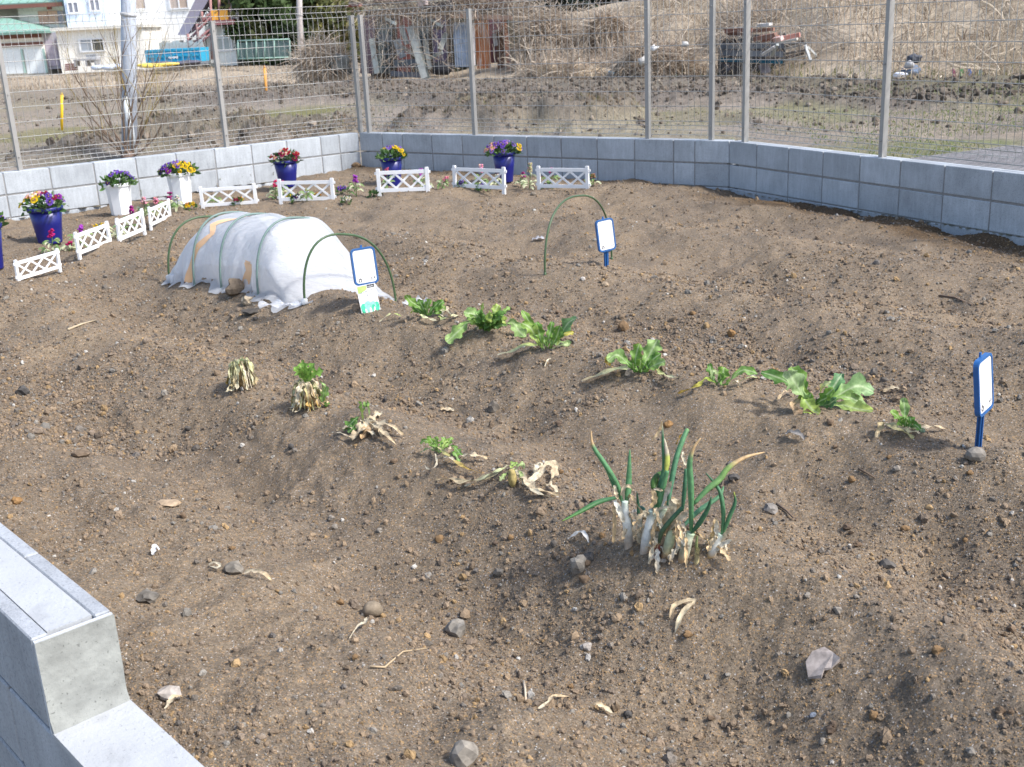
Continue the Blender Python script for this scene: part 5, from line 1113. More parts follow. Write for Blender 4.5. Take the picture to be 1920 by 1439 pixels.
# clump of spring onions
OG = (.125, .29, .13); OD = (.06, .165, .085); OB = (.11, .26, .17); OW = (.74, .75, .69); OT = (.60, .42, .22); OY = (.42, .45, .09)
KS = 420 / 1920
def onion(label, base, stem, sw, leaves, dry=(), scol=OW, foot=(.40, .33, .26)):
    bp = at(*K6(base)); t = thing('spring_onion', label, 'spring onion', tuple(bp), group='spring onions in the front clump'); k = mper(bp.y) * KS
    def path(pts, dy): return [aty(*K6(p), bp.y + dy * i / max(1, len(pts) - 1)) for i, p in enumerate(pts)]
    def dense(P, n=14):
        out = []; m_ = len(P) - 1
        for i in range(n + 1):
            u = i / n * m_; j = min(int(u), m_ - 1); f = u - j; p0 = P[max(j - 1, 0)]; p1 = P[j]; p2 = P[j + 1]; p3 = P[min(j + 2, m_)]
            out.append(.5 * ((2 * p1) + (p2 - p0) * f + (2 * p0 - 5 * p1 + 4 * p2 - p3) * f * f + (3 * p1 - p0 - 3 * p2 + p3) * f ** 3))
        return out
    if stem:
        P = dense([bp - Vector((0, 0, .02))] + path(stem, 0)[0:]); n = len(P); m = MB()
        m.tube(P, [sw * k * .5 * (1.05 + .12 * math.sin(i * .4)) for i in range(n)], 12, [foot if i < 3 else tuple((foot[q] + (scol[q] - foot[q]) * min(1, (i - 2) / 3)) * (1 - .5 * max(0, (i - n + 5) / 5)) + OG[q] * 1.2 * .5 * max(0, (i - n + 5) / 5) for q in range(3)) for i in range(n)]); m.build('stem', M_STEM, t)
    for (pts, w0, w1, c0, c1, c2, brk, dy) in leaves:
        P = dense(path(pts, dy), 18); n = len(P); m = MB(); cs = []; rs_ = []
        for i in range(n):
            u = i / (n - 1); cs.append(tuple(c0[q] + (c1[q] - c0[q]) * min(1, u / brk) if u < brk else c1[q] + (c2[q] - c1[q]) * min(1, (u - brk) / .1) for q in range(3)))
            rs_.append(k * .56 * (w0 * (.55 + .45 * min(1, u / .3)) if u < .3 else w0 + (w1 - w0) * ((u - .3) / .7) ** 1.9))
        m.tube(P, rs_, 10, cs, flat=.75); m.build('leaf', M_VEG, t)
    if stem and sw > 40:                                          # papery husks hanging round the foot
        rr = random.Random(int(base[0])); sp = path(stem, 0)
        for q in range(6):
            a = rr.uniform(0, 6.28); d = Vector((math.cos(a), math.sin(a) * .8 - .2, 0)); s0 = bp.lerp(sp[-1], rr.uniform(.35, 1.0)); L_ = rr.uniform(.03, .075); P = [s0 + d * sw * k * .42, s0 + d * (sw * k * .6) + Vector((0, 0, L_ * rr.uniform(-.1, .45))), s0 + d * (sw * k * .75 + L_ * .55) + Vector((0, 0, -L_ * rr.uniform(.1, .7)))]
            m = MB(); leaf(m, P, rr.uniform(.007, .014), rr.choice([IV, OW, TAN]), rr.choice([TAN, IV, OT]), face=d + Vector((0, 0, .3)), seed=q, prof='strap', lobe=.3, ruffle=.3, cup=.5, rib=None); settle(m, .004); m.build('dry_leaf', M_DRY, t)
    for q, (pts, w_, c0, c1, dy) in enumerate(dry):
        m = MB(); leaf(m, path(pts, dy), w_ * k, c0, c1, seed=q + 5, prof='strap', lobe=.2, ruffle=.2, cup=.4, rib=None); m.build('dry_leaf', M_DRY, t)
    return t
Z0 = 1.0
onion('leftmost spring onion, one leaf lying flat out to the left', (685, 1165), [(670, 1000), (650, 880), (648, 770)], 66, [
    ([(625, 790), (590, 650), (490, 480), (400, 350), (365, 270), (358, 175)], 52, 8, OG, OG, OT, .68, .03), ([(600, 760), (560, 650), (500, 510), (440, 420)], 40, 20, OG, OG, OG, Z0, .05), ([(665, 770), (680, 620), (690, 335)], 52, 5, OG, OG, OG, Z0, .04), ([(580, 745), (420, 785), (260, 870), (110, 948)], 48, 6, OD, (.07, .19, .04), OY, .93, -.12)],
    [([(630, 830), (632, 690), (680, 645), (725, 690)], 34, IV, TAN, -.01), ([(560, 640), (570, 700), (590, 760)], 30, IV, TAN, -.01), ([(555, 800), (560, 980), (548, 1140)], 34, TAN, OT, -.01), ([(560, 770), (600, 860), (640, 960)], 46, OW, IV, -.015), ([(690, 900), (720, 1050), (760, 1120)], 34, IV, TAN, .0)])
onion('short dark shoot between the leftmost onion and the tall pair', (790, 1110), [(780, 1020), (775, 940)], 44, [([(775, 960), (765, 850), (750, 695)], 42, 5, OD, OD, OD, Z0, .02), ([(850, 930), (805, 850), (785, 825)], 42, 22, OD, (.05, .13, .11), OD, Z0, .03)], [], (.40, .40, .34))
onion('tall thick onion with the highest leaf and a hanging dry tip', (815, 1195), [(850, 1030), (890, 860)], 82, [
    ([(900, 850), (930, 700), (985, 500), (975, 300), (966, 95)], 54, 7, OG, OD, IV, .86, .05), ([(930, 840), (965, 690), (1010, 515)], 62, 40, OG, OG, OG, Z0, .0), ([(1000, 530), (1012, 400), (985, 240)], 40, 8, OY, OY, IV, .5, .04), ([(890, 670), (910, 580), (965, 525)], 56, 24, (.07, .15, .03), (.07, .15, .03), OG, Z0, .06)],
    [([(966, 95), (945, 175), (880, 260)], 22, OT, TAN, 0), ([(890, 670), (925, 675), (975, 690)], 24, IV, TAN, -.02), ([(885, 680), (905, 770), (870, 830)], 46, TAN, OT, -.01), ([(880, 880), (960, 840), (1060, 820)], 24, IV, IV, -.02)])
onion('onion with a blunt folded leaf top, second of the tall pair', (885, 1150), [(930, 970), (985, 830)], 64, [
    ([(1015, 830), (1045, 620), (1085, 420), (1140, 260), (1182, 165)], 56, 44, OB, OG, (.2, .36, .14), .9, .08)], [([(1140, 200), (1105, 250), (1090, 290)], 24, OCH, OCH, .08), ([(950, 1060), (1010, 930), (1060, 850), (1030, 760)], 66, TAN, IV, -.03), ([(940, 850), (1000, 720), (1050, 605)], 46, OW, TAN, -.02), ([(1040, 770), (1100, 800), (1090, 870)], 60, IV, TAN, .03), ([(900, 950), (930, 1020), (950, 1100)], 50, OW, IV, -.02)], (.55, .57, .46))
onion('onion with a dark red foot in the middle of the clump', (918, 1250), [(925, 1190), (940, 1130)], 44, [([(938, 1140), (965, 1040), (1045, 935), (1140, 835)], 46, 40, (.10, .13, .07), OD, OD, Z0, -.02)], [([(975, 1045), (1080, 960), (1190, 870)], 60, (.52, .36, .18), IV, -.04)], (.22, .06, .05), (.17, .045, .035))
onion('translucent pale stemmed onion behind the long straight leaf', (995, 1240), [(1040, 1080), (1100, 930)], 74, [
    ([(1140, 860), (1160, 660), (1168, 500)], 44, 24, OD, OD, OD, Z0, .02), ([(1140, 1000), (1280, 860), (1450, 740), (1492, 650)], 44, 10, OB, OG, OG, Z0, .06)], [([(1170, 470), (1145, 400), (1150, 350)], 24, IV, IV, .02)], (.44, .48, .30), (.34, .22, .12))
onion('onion with the longest arching leaf, tan towards its tip', (1135, 1262), [(1180, 1140), (1212, 1050)], 78, [
    ([(1215, 1030), (1216, 800), (1210, 600), (1203, 450), (1235, 320), (1300, 235)], 64, 7, OG, OG, OT, .66, .0), ([(1222, 1045), (1290, 960), (1360, 840), (1388, 740)], 54, 8, OD, OD, OD, Z0, -.03), ([(1240, 800), (1350, 680), (1460, 590), (1535, 490), (1680, 400), (1845, 358)], 58, 8, OG, (.22, .36, .10), OT, .60, .06)], [([(1130, 1100), (1160, 1140), (1200, 1180)], 40, OW, IV, -.03)], (.54, .56, .42), (.36, .24, .13))
onion('rightmost onion with two upright dark leaves and papery husks', (1375, 1245), [(1425, 1140), (1470, 1060)], 62, [
    ([(1478, 1060), (1492, 900), (1470, 720), (1420, 630), (1340, 535)], 46, 8, OG, OD, OD, Z0, .06), ([(1488, 1060), (1540, 920), (1592, 790), (1583, 700)], 42, 6, OG, OD, OY, .82, .0)], [([(1385, 1160), (1420, 1030), (1425, 915)], 56, (.50, .34, .14), TAN, 0), ([(1415, 1220), (1480, 1150), (1572, 1108)], 36, OW, IV, -.03), ([(1470, 1120), (1520, 1050), (1565, 1000)], 34, IV, TAN, -.02), ([(1440, 1100), (1430, 1000), (1440, 940)], 36, OW, IV, -.02)], (.58, .59, .55), (.36, .22, .08))
onion('dried brown onion stub low in front of the clump', (1265, 1295), [(1265, 1200)], 38, [([(1262, 1210), (1262, 1130), (1270, 1075)], 30, 12, (.28, .30, .12), (.2, .24, .10), (.2, .24, .10), Z0, 0)], [([(1250, 1310), (1270, 1230), (1275, 1170)], 34, TAN, (.34, .32, .14), -.012)], (.40, .34, .18), (.40, .22, .08))

# ------------------------------------------------------------------ planters
def bloom_mesh(r, petal, petal2, eye, name):
    m = MB()
    for k, (a, sc, c_, zz) in enumerate(((.5, 1.0, petal2, .0), (2.64, 1.0, petal2, .0), (-.35, .9, petal, .002), (3.49, .9, petal, .002), (-1.57, 1.05, petal, .004))):
        ca, sa = math.cos(a), math.sin(a); vs = [(0, 0, .003 + zz)]; cs = [eye]; n = 9
        for q in range(n):
            th = -1.05 + 2.1 * q / (n - 1); rr = r * sc * (1 - .10 * (th / 1.05) ** 4); w_ = math.sin(th) * r * .62; l_ = r * sc * (.35 + .65 * math.cos(th * .9))
            vs.append((l_ * ca - w_ * sa, l_ * sa + w_ * ca, zz + .004 * math.sin(q * 2.2))); cs.append(c_)
        m.add(vs, [(0, q + 1, q + 2) for q in range(n - 1)], cs)
    for q in range(5):
        pass
    m.lathe([(0, .009), (r * .13, .007), (r * .17, .004)], 6, (.75, .50, .03)); return m.mesh(name, M_PETAL)
VI = (.20, .09, .50); LV = (.34, .22, .62); PU = (.28, .03, .34); CR = (.30, .01, .06); YE = (.85, .60, .01); OR = (.75, .30, .01); WH = (.75, .74, .72); PK = (.70, .28, .36); RD = (.45, .01, .03); DP = (.07, .02, .16); PW = (.72, .52, .52)
BM = {}
def bloom(par, p, nrm, col, r=.021):
    k = (col, r)
    if k not in BM:
        up = tuple(min(1, q * 1.15) for q in col); BM[k] = bloom_mesh(r, col, up if col not in (LV,) else VI, (.02, .01, .03) if col not in (WH, PK, PW) else (.5, .4, .1), 'bloom')
    o = link('bloom', BM[k], par); o.location = p - W[par.name]; o.rotation_euler = nrm.to_track_quat('Z', 'Y').to_euler(); o.rotation_euler.rotate_axis('Z', random.uniform(-.5, .5)); return o

def small_leaves(par, c_, R, n, sz, cols, seed, name='foliage'):
    g = random.Random(seed); m = MB()
    for q in range(n):
        a = g.uniform(0, 6.283); e = g.uniform(-.15, 1.3); d = Vector((math.cos(a) * math.cos(e), math.sin(a) * math.cos(e), math.sin(e))); p = c_ + Vector((d.x * R[0], d.y * R[1], d.z * R[2])) * g.uniform(.55, 1.0)
        t = (d + Vector((g.uniform(-.7, .7), g.uniform(-.7, .7), g.uniform(-.3, .5)))).normalized(); s_ = t.cross(Vector((g.uniform(-1, 1), g.uniform(-1, 1), g.uniform(.2, 1)))).normalized(); L_ = sz * g.uniform(.7, 1.4); n_ = s_.cross(t); w_ = L_ * .26; c0 = g.choice(cols); f = g.uniform(.75, 1.25); c0 = tuple(x_ * f for x_ in c0)
        m.add([p, p + t * L_ * .4 + s_ * w_ + n_ * w_ * .3, p + t * L_ * .4, p + t * L_ * .4 - s_ * w_ + n_ * w_ * .3, p + t * L_ * .75 + s_ * w_ * .7, p + t * L_ * .75 - s_ * w_ * .7, p + t * L_], [(0, 2, 1), (0, 3, 2), (1, 2, 4), (2, 3, 5), (2, 6, 4), (2, 5, 6)], c0)
    return kind(m.build(name, M_VEG, par), 'stuff')
FG = [(.07, .15, .035), (.10, .19, .05), (.05, .11, .03), (.14, .22, .08)]

def pot(label, px, py, wpx, hpx, blue, fl_label, groups, seed, spread=1.15, fol=FG, nb=26):
    bp = at(px, py); k = mper(bp.y) * 1.0; r_ = wpx * k / 2; h = hpx * k / .97; t = thing('blue_planter' if blue else 'white_planter', label, 'flower pot', tuple(bp), group='tall plastic planters along the wall')
    def put(m): m.v = [(a + bp.x, b_ + bp.y, c_ + bp.z) for a, b_, c_ in m.v]
    mt = M_BLUEPOT if blue else M_WHITEPOT; n = 24 if blue else 8; m = MB(); sm = blue
    rb = r_ * (.66 if blue else .74); ri = .93
    m.lathe([(0, .0), (rb, 0), (rb * 1.02, .01), (rb + (r_ * ri - rb) * .5, h * .5), (r_ * ri, h * .90), (r_ * ri * .96, h * .90), (rb * .95, .03), (0, .03)], n, (.5,) * 3, 0, sm, .3); put(m); m.build('body', mt, t)
    m = MB(); m.lathe([(r_ * ri * .97, h * .89), (r_ * 1.0, h * .895), (r_ * 1.02, h * .93), (r_ * 1.02, h * .985), (r_ * .99, h), (r_ * .93, h), (r_ * .91, h * .9)], 28 if blue else 8, (.5,) * 3, 0, sm, .3); put(m); m.build('rim', mt, t)
    m = MB(); m.lathe([(r_ * .93, h * .955), (r_ * .5, h * .97), (0, h * .975)], 16, (.06, .045, .035)); put(m); m.build('potting_soil', M_ROUGH, t)
    c_ = bp + Vector((0, 0, h * .98)); f = thing('pansies', fl_label, 'flowers', tuple(c_), group='pansies growing in the planters')
    small_leaves(f, c_, (r_ * spread, r_ * spread, r_ * .62), 150, .042, fol, seed); g = random.Random(seed + 1)
    small_leaves(f, c_ - Vector((0, 0, .02)), (r_ * spread * 1.02, r_ * spread * 1.02, r_ * .2), 50, .05, fol, seed + 5)
    for q in range(nb):
        a = g.uniform(0, 6.283); e = g.uniform(.12, 1.45); d = Vector((math.cos(a) * math.cos(e), math.sin(a) * math.cos(e), math.sin(e))); p = c_ + Vector((d.x * r_ * spread * 1.05, d.y * r_ * spread, d.z * r_ * .78)) * g.uniform(.92, 1.08)
        x_ = d.x / 1.0; col = None
        for lim, cols in groups:
            if x_ <= lim: col = g.choice(cols); break
        nn = (d + Vector((g.uniform(-.3, .3), -.65, .35))).normalized(); bloom(f, p + Vector((0, -.006, .01)), nn, col, g.choice((.021, .025, .029)))
    return f
pot('blue planter cut by the left edge of the picture', -14, 505, 60, 82, True, 'violet and lavender pansies at the left edge of the picture', [(1, [VI, LV, LV, PU])], 101)
pot('blue planter behind the leftmost lattice fence', 95, 456, 64, 66, True, 'pansies with yellow at left and crimson purple at right in the near blue planter', [(-.15, [YE, YE, YE, PK, WH]), (.3, [CR, PU, YE, DP]), (1, [CR, PU, LV, PU, VI])], 102, 1.2)
pot('left white planter with sparse purple pansies', 229, 403, 50, 57, False, 'purple pansies with one yellow group at left in the left white planter', [(-.75, [YE, YE, VI]), (1, [VI, VI, DP, LV])], 103, 1.2, nb=15)
pot('right white planter with dense pansies in front of the pale wall', 342, 382, 48, 56, False, 'dark purple pansies with yellow at right in the right white planter', [(-.1, [DP, VI, PU, VI]), (.25, [VI, YE, VI, LV]), (1, [YE, YE, VI, OR])], 104, 1.28, nb=32)
pot('blue planter in front of the left wall near the corner', 540, 350, 47, 48, True, 'deep red and pale pink violas in the planter near the corner', [(-.45, [PW, PK, RD]), (.2, [RD, PW, CR]), (1, [RD, CR, RD, CR])], 105, 1.1, [(.09, .15, .06), (.13, .19, .10), (.06, .10, .04)], 24)
f3 = pot('blue planter in the corner of the block walls', 737, 349, 44, 52, True, 'yellow and lavender pansies in the corner planter', [(-.35, [YE, OR]), (.15, [LV, LV, YE]), (1, [YE, LV, VI, YE])], 106, 1.2, nb=16)
pot('blue planter against the grey back wall with bushy violet pansies', 947, 342, 45, 54, True, 'bushy violet pansies with some yellow at right on the back wall planter', [(.35, [VI, LV, VI, LV, PU, PK]), (1, [YE, VI, YE, LV, WH])], 107, 1.42, nb=40)

# ------------------------------------------------------------------ lattice fences
def lattice(label, p0, p1, hpx):
    """p0, p1: feet of the two posts; hpx: height of the posts in the photograph"""
    a = at(*p0); q1 = at(*p1); b_ = atz(p1[0], p1[1], .5 * (a.z + q1.z)); a = atz(p0[0], p0[1], .5 * (a.z + q1.z)); d = b_ - a; d.z = 0; L_ = d.length; an = math.atan2(d.y, d.x); t = thing('lattice_fence', label, 'garden fence', tuple(a), group='white lattice fences round the flower strip')
    t.rotation_euler = (random.uniform(-.05, .05), random.uniform(-.02, .02), an); H = hpx * mper(a.y + d.y / 2) / 1.06; s_ = H / .2
    tk = .014 * s_
    for x_ in (0, L_):
        m = MB(); m.box((x_, 0, H * .43), (.030 * s_, .020 * s_, H * 1.14)); m.box((x_, 0, H * 1.0), (.026 * s_, .017 * s_, .012 * s_)); m.build('post', M_LATT, t, local=True)
    for x_ in (-.022 * s_, L_ + .022 * s_):
        for z_ in (H * .22, H * .84): m = MB(); m.box((x_, 0, z_), (.016 * s_, .010 * s_, .022 * s_)); m.build('clip', M_LATT, t, local=True)
    for z_, hh in ((H * .14, .030), (H * .86, .030)):
        m = MB(); m.box((L_ / 2, 0, z_), (L_ - .032 * s_, tk, hh * s_)); m.build('rail', M_LATT, t, local=True)
    x0 = .018 * s_; wx = (L_ - 2 * x0) / 3; zb, zt_ = H * .14 + .014 * s_, H * .86 - .014 * s_
    for k in range(3):
        for sg in (0, 1):
            A_ = Vector((x0 + wx * k, (-.002 if sg else .002) * s_, zt_ if sg else zb)); B_ = Vector((x0 + wx * (k + 1), (-.002 if sg else .002) * s_, zb if sg else zt_)); dd = B_ - A_; R_ = Matrix.Rotation(-math.atan2(dd.z, dd.x), 3, 'Y')
            m = MB(); m.box((A_ + B_) / 2, (dd.length, .006 * s_, .017 * s_), R_); m.build('slat', M_LATT, t, local=True)
    return t
lattice('leftmost white lattice fence, in front of the near blue planter', (35, 529), (112, 505), 42)
lattice('white lattice fence second from the left, yellow bloom showing above it', (149, 481), (207, 459), 46)
lattice('white lattice fence in front of the left white planter', (225, 455), (271, 436), 46)
lattice('small white lattice fence in front of the pink stocks and right white planter', (283, 427), (319, 408), 39)
lattice('white lattice fence with an orange bloom behind, above the tunnel roof', (381, 391), (481, 386), 42)
lattice('white lattice fence in front of the planter of red violas', (527, 380), (625, 378), 45)
lattice('white lattice fence in front of the corner planter', (712, 364), (803, 361), 48)
lattice('white lattice fence with a pink stock rising behind its middle', (853, 354), (945, 359), 45)
lattice('rightmost white lattice fence, right of the dried stalk', (1011, 355), (1102, 358), 45)

# ------------------------------------------------------------------ small flowers planted in the soil
def viola(label, px, py, col, n=5, r_=.05, fol=FG, name='viola'):
    c_ = at(px, py); t = thing(name, label, 'flower plant', tuple(c_), group='flowers planted in the soil strip'); small_leaves(t, c_ + Vector((0, 0, .005)), (r_, r_, r_ * .75), 46, .034, fol, px)
    g = random.Random(px)
    for q in range(n):
        a = g.uniform(0, 6.28); rr = r_ * g.uniform(.2, .95); p = c_ + Vector((math.cos(a) * rr, math.sin(a) * rr - .01, r_ * g.uniform(.7, 1.15))); bloom(t, p, Vector((g.uniform(-.4, .4), -.75, .6)).normalized(), col if not isinstance(col, list) else g.choice(col), .019)
    return t
def stock(label, px, py, top, col, lean=0.0, fol=None, nf=26, name='stock_flower', lpale=False):
    c_ = at(px, py); tp = aty(px + lean, top, c_.y); t = thing(name, label, 'flower plant', tuple(c_), group='flowers planted in the soil strip'); H = (tp - c_).length; g = random.Random(px * 3 + 1)
    m = MB(); m.tube([c_ - Vector((0, 0, .02)), c_.lerp(tp, .5) + Vector((.004, 0, 0)), tp], [.004, .0035, .002], 6, (.16, .26, .08)); m.build('stem', M_VEG, t)
    m = MB()
    for q in range(14):
        u = g.uniform(.02, .55); p = c_.lerp(tp, u); a = g.uniform(0, 6.28); d = Vector((math.cos(a), math.sin(a), g.uniform(-.1, .6))); L_ = g.uniform(.05, .09); leaf(m, [p, p + d * L_ * .6 + Vector((0, 0, .012)), p + d * L_ + Vector((0, 0, -.012))], .018, *( ((.42, .46, .26), (.55, .55, .36)) if (lpale or q % 4 == 0) else ((.12, .22, .06), (.20, .30, .10))), seed=q, ruffle=.05, lobe=.05)
    m.build('leaves', M_VEG, t); m = MB()
    for q in range(nf):
        u = g.uniform(.66, 1.02); p = c_.lerp(tp, u); a = g.uniform(0, 6.28); d = Vector((math.cos(a), math.sin(a), .35)); p = p + d * g.uniform(.008, .022) * (1.25 - .6 * (u - .66) / .36); lump(m, p, (.010, .010, .008), q + px, tuple(min(1, x_ * g.uniform(.75, 1.25)) for x_ in col), 1, .5)
    m.build('flower_spike', M_PETAL, t); return t
MGT = (.52, .02, .16); PPL = (.36, .05, .40); LPK = (.72, .42, .42)
stock('bright magenta stock in front of the near blue planter', 97, 478, 432, MGT)
stock('sprawling pale leafed stock with crimson bloom on the soil, right of the leftmost lattice fence', 128, 472, 455, (.42, .01, .10), 4, nf=12, lpale=True)
stock('purple stock peeping over the fence second from the left', 152, 466, 424, PPL)
viola('yellow violas behind the fence second from the left', 193, 437, YE, 6)
stock('pale green foliage stock left of the fence in front of the left white planter', 216, 448, 420, (.40, .46, .25), 2, nf=8, lpale=True)
stock('crimson stock just behind the fence in front of the left white planter', 247, 430, 388, (.36, .03, .24), 0)
stock('pale pink stock left of the small lattice fence', 270, 410, 372, LPK, 0)
stock('fuller pink stock behind the small lattice fence', 290, 405, 373, (.66, .30, .36), 2, nf=40)
stock('dark crimson stock just above the post of the small lattice fence', 318, 402, 362, (.34, .03, .20))
stock('whitish variegated stock at the foot of the right white planter', 332, 395, 368, (.62, .62, .50), 0, lpale=True)
viola('low yellow violas between the right white planter and the tunnel', 360, 394, [YE, YE, OR], 6, .055)
stock('green stemmed stock behind the fence above the tunnel roof', 405, 386, 362, (.24, .34, .14), 0, nf=6)
viola('orange pansy behind the fence above the tunnel roof', 447, 384, [OR, YE, CR], 5)
stock('rosy red stock standing left of the fence in front of the red violas', 516, 376, 340, (.55, .03, .12))
stock('small red stock rising over the fence in front of the red violas', 529, 374, 339, (.52, .05, .16), nf=10)
viola('yellow viola low behind the left of the red violas fence', 542, 375, YE, 3)
viola('dark purple viola behind the middle of the red violas fence', 556, 378, DP, 5)
stock('green leafy stock behind the red violas fence', 575, 378, 352, (.30, .38, .18), nf=5)
viola('orange yellow pansy behind the right of the red violas fence', 594, 375, OR, 4)
viola('clump of violet pansies on the soil between two lattice fences', 643, 364, [VI, LV, VI], 9, .055)
stock('tall purple stock standing alone between two lattice fences', 668, 370, 330, PPL, -2, nf=34)
viola('small white violas on the bare soil in front of the violet clump', 650, 381, WH, 5, .042)
viola('flowerless dark green pansy plant left of the corner fence', 702, 370, DP, 0, .05, [(.05, .10, .03), (.07, .13, .04)])
stock('reddish pink stock in front of the corner planter', 725, 356, 316, (.50, .10, .16), nf=16)
stock('purple stock right of the corner planter', 789, 356, 318, PPL)
stock('pale variegated stock behind the right half of the corner fence', 800, 356, 334, (.60, .60, .44), nf=8, lpale=True)
stock('pink stock leaning right between the two middle fences', 826, 355, 333, (.72, .22, .32), 12, nf=34)
viola('lavender viola behind the left end of the pink stock fence', 864, 352, LV, 4)
stock('pale pink stock rising behind the middle of its fence', 902, 354, 310, (.74, .42, .46), nf=34)
viola('violet viola low behind the pink stock fence', 905, 357, VI, 3)
stock('whitish stock behind the right end of the pink stock fence', 932, 354, 328, (.62, .60, .50), nf=14, lpale=True)
stock('crimson tipped stock with broad leaves right of the back wall planter', 976, 352, 324, (.46, .04, .22), 6, nf=12)
stock('bleached dried stock tied to a pale stick near the rightmost fence', 992, 356, 308, (.52, .45, .30), 2, nf=40, lpale=True)
stock('small crimson stock rising over the rightmost fence', 1033, 352, 317, (.42, .02, .18), nf=12)
viola('dark purple pansy behind the left of the rightmost fence', 1025, 354, DP, 4)
stock('withered brown plant right of the rightmost fence', 1112, 350, 328, (.26, .16, .08), nf=40)

# ------------------------------------------------------------------ cloche tunnel
F0 = at(572, 572); AX = Vector((-.675, .738, 0)).normalized(); BX = Vector((.738, .675, 0)).normalized(); WT = .58; HT = .385
def sz(p): return float(soil(p.x, p.y, False))
def hoop_pts(t, w_=WT, h=HT, s0=0.0, n=28, down=.06):
    o_ = F0 + AX * t + BX * s0; P = []
    for k in range(n + 1):
        a = math.pi * k / n; c_, s_ = math.cos(a), math.sin(a); x_ = -math.copysign(abs(c_) ** .8, c_); z_ = s_ ** .85
        q = o_ + BX * (w_ / 2 * (1 + x_)); g0 = sz(o_); g1 = sz(o_ + BX * w_); q.z = g0 + (g1 - g0) * (1 + x_) / 2 + h * z_; P.append(q)
    P = [P[0] - Vector((0, 0, down))] + P + [P[-1] - Vector((0, 0, down))]; return P
TH = {'front': 0.0, 'c': .44, 'b': .84, 'a': 1.16, 'rear': 1.50}
def hoop(label, t, mat, col=None, **k):
    P = hoop_pts(t, **k); o = thing('garden_hoop', label, 'garden hoop', tuple(P[1]), group='green plastic tunnel hoops'); m = MB(); m.tube(P, .0065, 8); m.build('arch', mat, o)
    for q in (P[1], P[-2]):
        m = MB(); m.tube([q - Vector((0, 0, .012)), q + Vector((0, 0, .012))], .0085, 8); m.build('foot_collar', mat, o)
    return o
hoop('bare green hoop at the front end of the plastic tunnel', TH['front'], M_HOOP)
hoop('bare green hoop at the rear end of the plastic tunnel', TH['rear'], M_HOOP, h=.37)
hoop('film covered hoop of the tunnel next to the bare front hoop', TH['c'], M_HOOPIN, h=HT + .032 + .018, w_=WT + .024, s0=-.012)
hoop('film covered hoop in the middle of the tunnel', TH['b'], M_HOOPIN, h=HT + .032 + .016, w_=WT + .024, s0=-.012)
hoop('film covered hoop of the tunnel next to the rear end', TH['a'], M_HOOPIN, h=HT + .032 + .010, w_=WT + .024, s0=-.012)
def film_pt(t, u):
    """t along the tunnel, u 0..1 across from the left ground edge over the top to the right ground edge"""
    ts = [-.02, .08, .25, TH['c'], TH['b'], TH['a'], 1.34, TH['rear'] + .02]
    H = float(np.interp(t, ts, [.025, .075, .19, HT + .040, HT + .037, HT + .030, .25, .03]))
    wl = float(np.interp(t, ts, [.02, -.01, -.02, 0, 0, 0, -.01, -.02])); wr = float(np.interp(t, ts, [WT - .02, WT + .02, WT + .02, WT, WT, WT, WT * .62, .12]))
    for a, b_ in ((TH['c'], TH['b']), (TH['b'], TH['a'])):
        if a < t < b_: f = math.sin(math.pi * (t - a) / (b_ - a)); H -= .032 * f; wl += .03 * f; wr -= .03 * f
    fl = .10
    if u < fl: x_ = -1 - .22 * (1 - u / fl); z_ = 0.0
    elif u > 1 - fl: x_ = 1 + .22 * (1 - (1 - u) / fl); z_ = 0.0
    else:
        a = math.pi * (u - fl) / (1 - 2 * fl); c_, s_ = math.cos(a), math.sin(a); x_ = -math.copysign(abs(c_) ** .8, c_); z_ = s_ ** .85
    c0 = (wl + wr) / 2; hw = (wr - wl) / 2; s0 = c0 + hw * x_ * (1 if abs(x_) <= 1 else 1)
    p = F0 + AX * t + BX * s0
    edge = 1 - z_; wv = .022 * float(fbm(t * 7, u * 5, 301, 3)) + .030 * max(0, .16 - float(np.abs(vn(t * 9 + u * 6, u * 2.5 - t * 4, 305)))) + .02 * max(0, .14 - float(np.abs(vn(t * 11 - u * 8, u * 3 + t * 3, 306)))) + .02 * edge * math.sin(t * 34 + 3 * math.sin(t * 9))* (.4 + .6 * (1 if abs(x_) > .95 else 0))
    near = min(abs(t - TH[q]) for q in ('a', 'b', 'c')); wv *= min(1, .15 + near / .10)
    p = p + BX * (x_ * wv); p.z = sz(p) * (1 - z_) + (.5 * sz(F0 + AX * t) + .5 * sz(F0 + AX * t + BX * WT)) * z_ + H * z_ + .006 + wv * z_ * .6 + (.010 * abs(math.sin(t * 27)) if z_ == 0 else 0)
    return p
tn = thing('plastic_tunnel_cover', 'white translucent plastic film stretched over the hoops as a low tunnel', 'tunnel cover', tuple(F0 + AX * .75 + BX * .29))
NT, NU = 96, 64; ts_ = np.linspace(-.02, TH['rear'] + .02, NT + 1); m = MB()
m.add([film_pt(t, k / NU) for t in ts_ for k in range(NU + 1)], [(i * (NU + 1) + j, i * (NU + 1) + j + 1, (i + 1) * (NU + 1) + j + 1, (i + 1) * (NU + 1) + j) for i in range(NT) for j in range(NU)], (.9, .9, .9), 0, True)
m.build('film', M_FILM, tn)
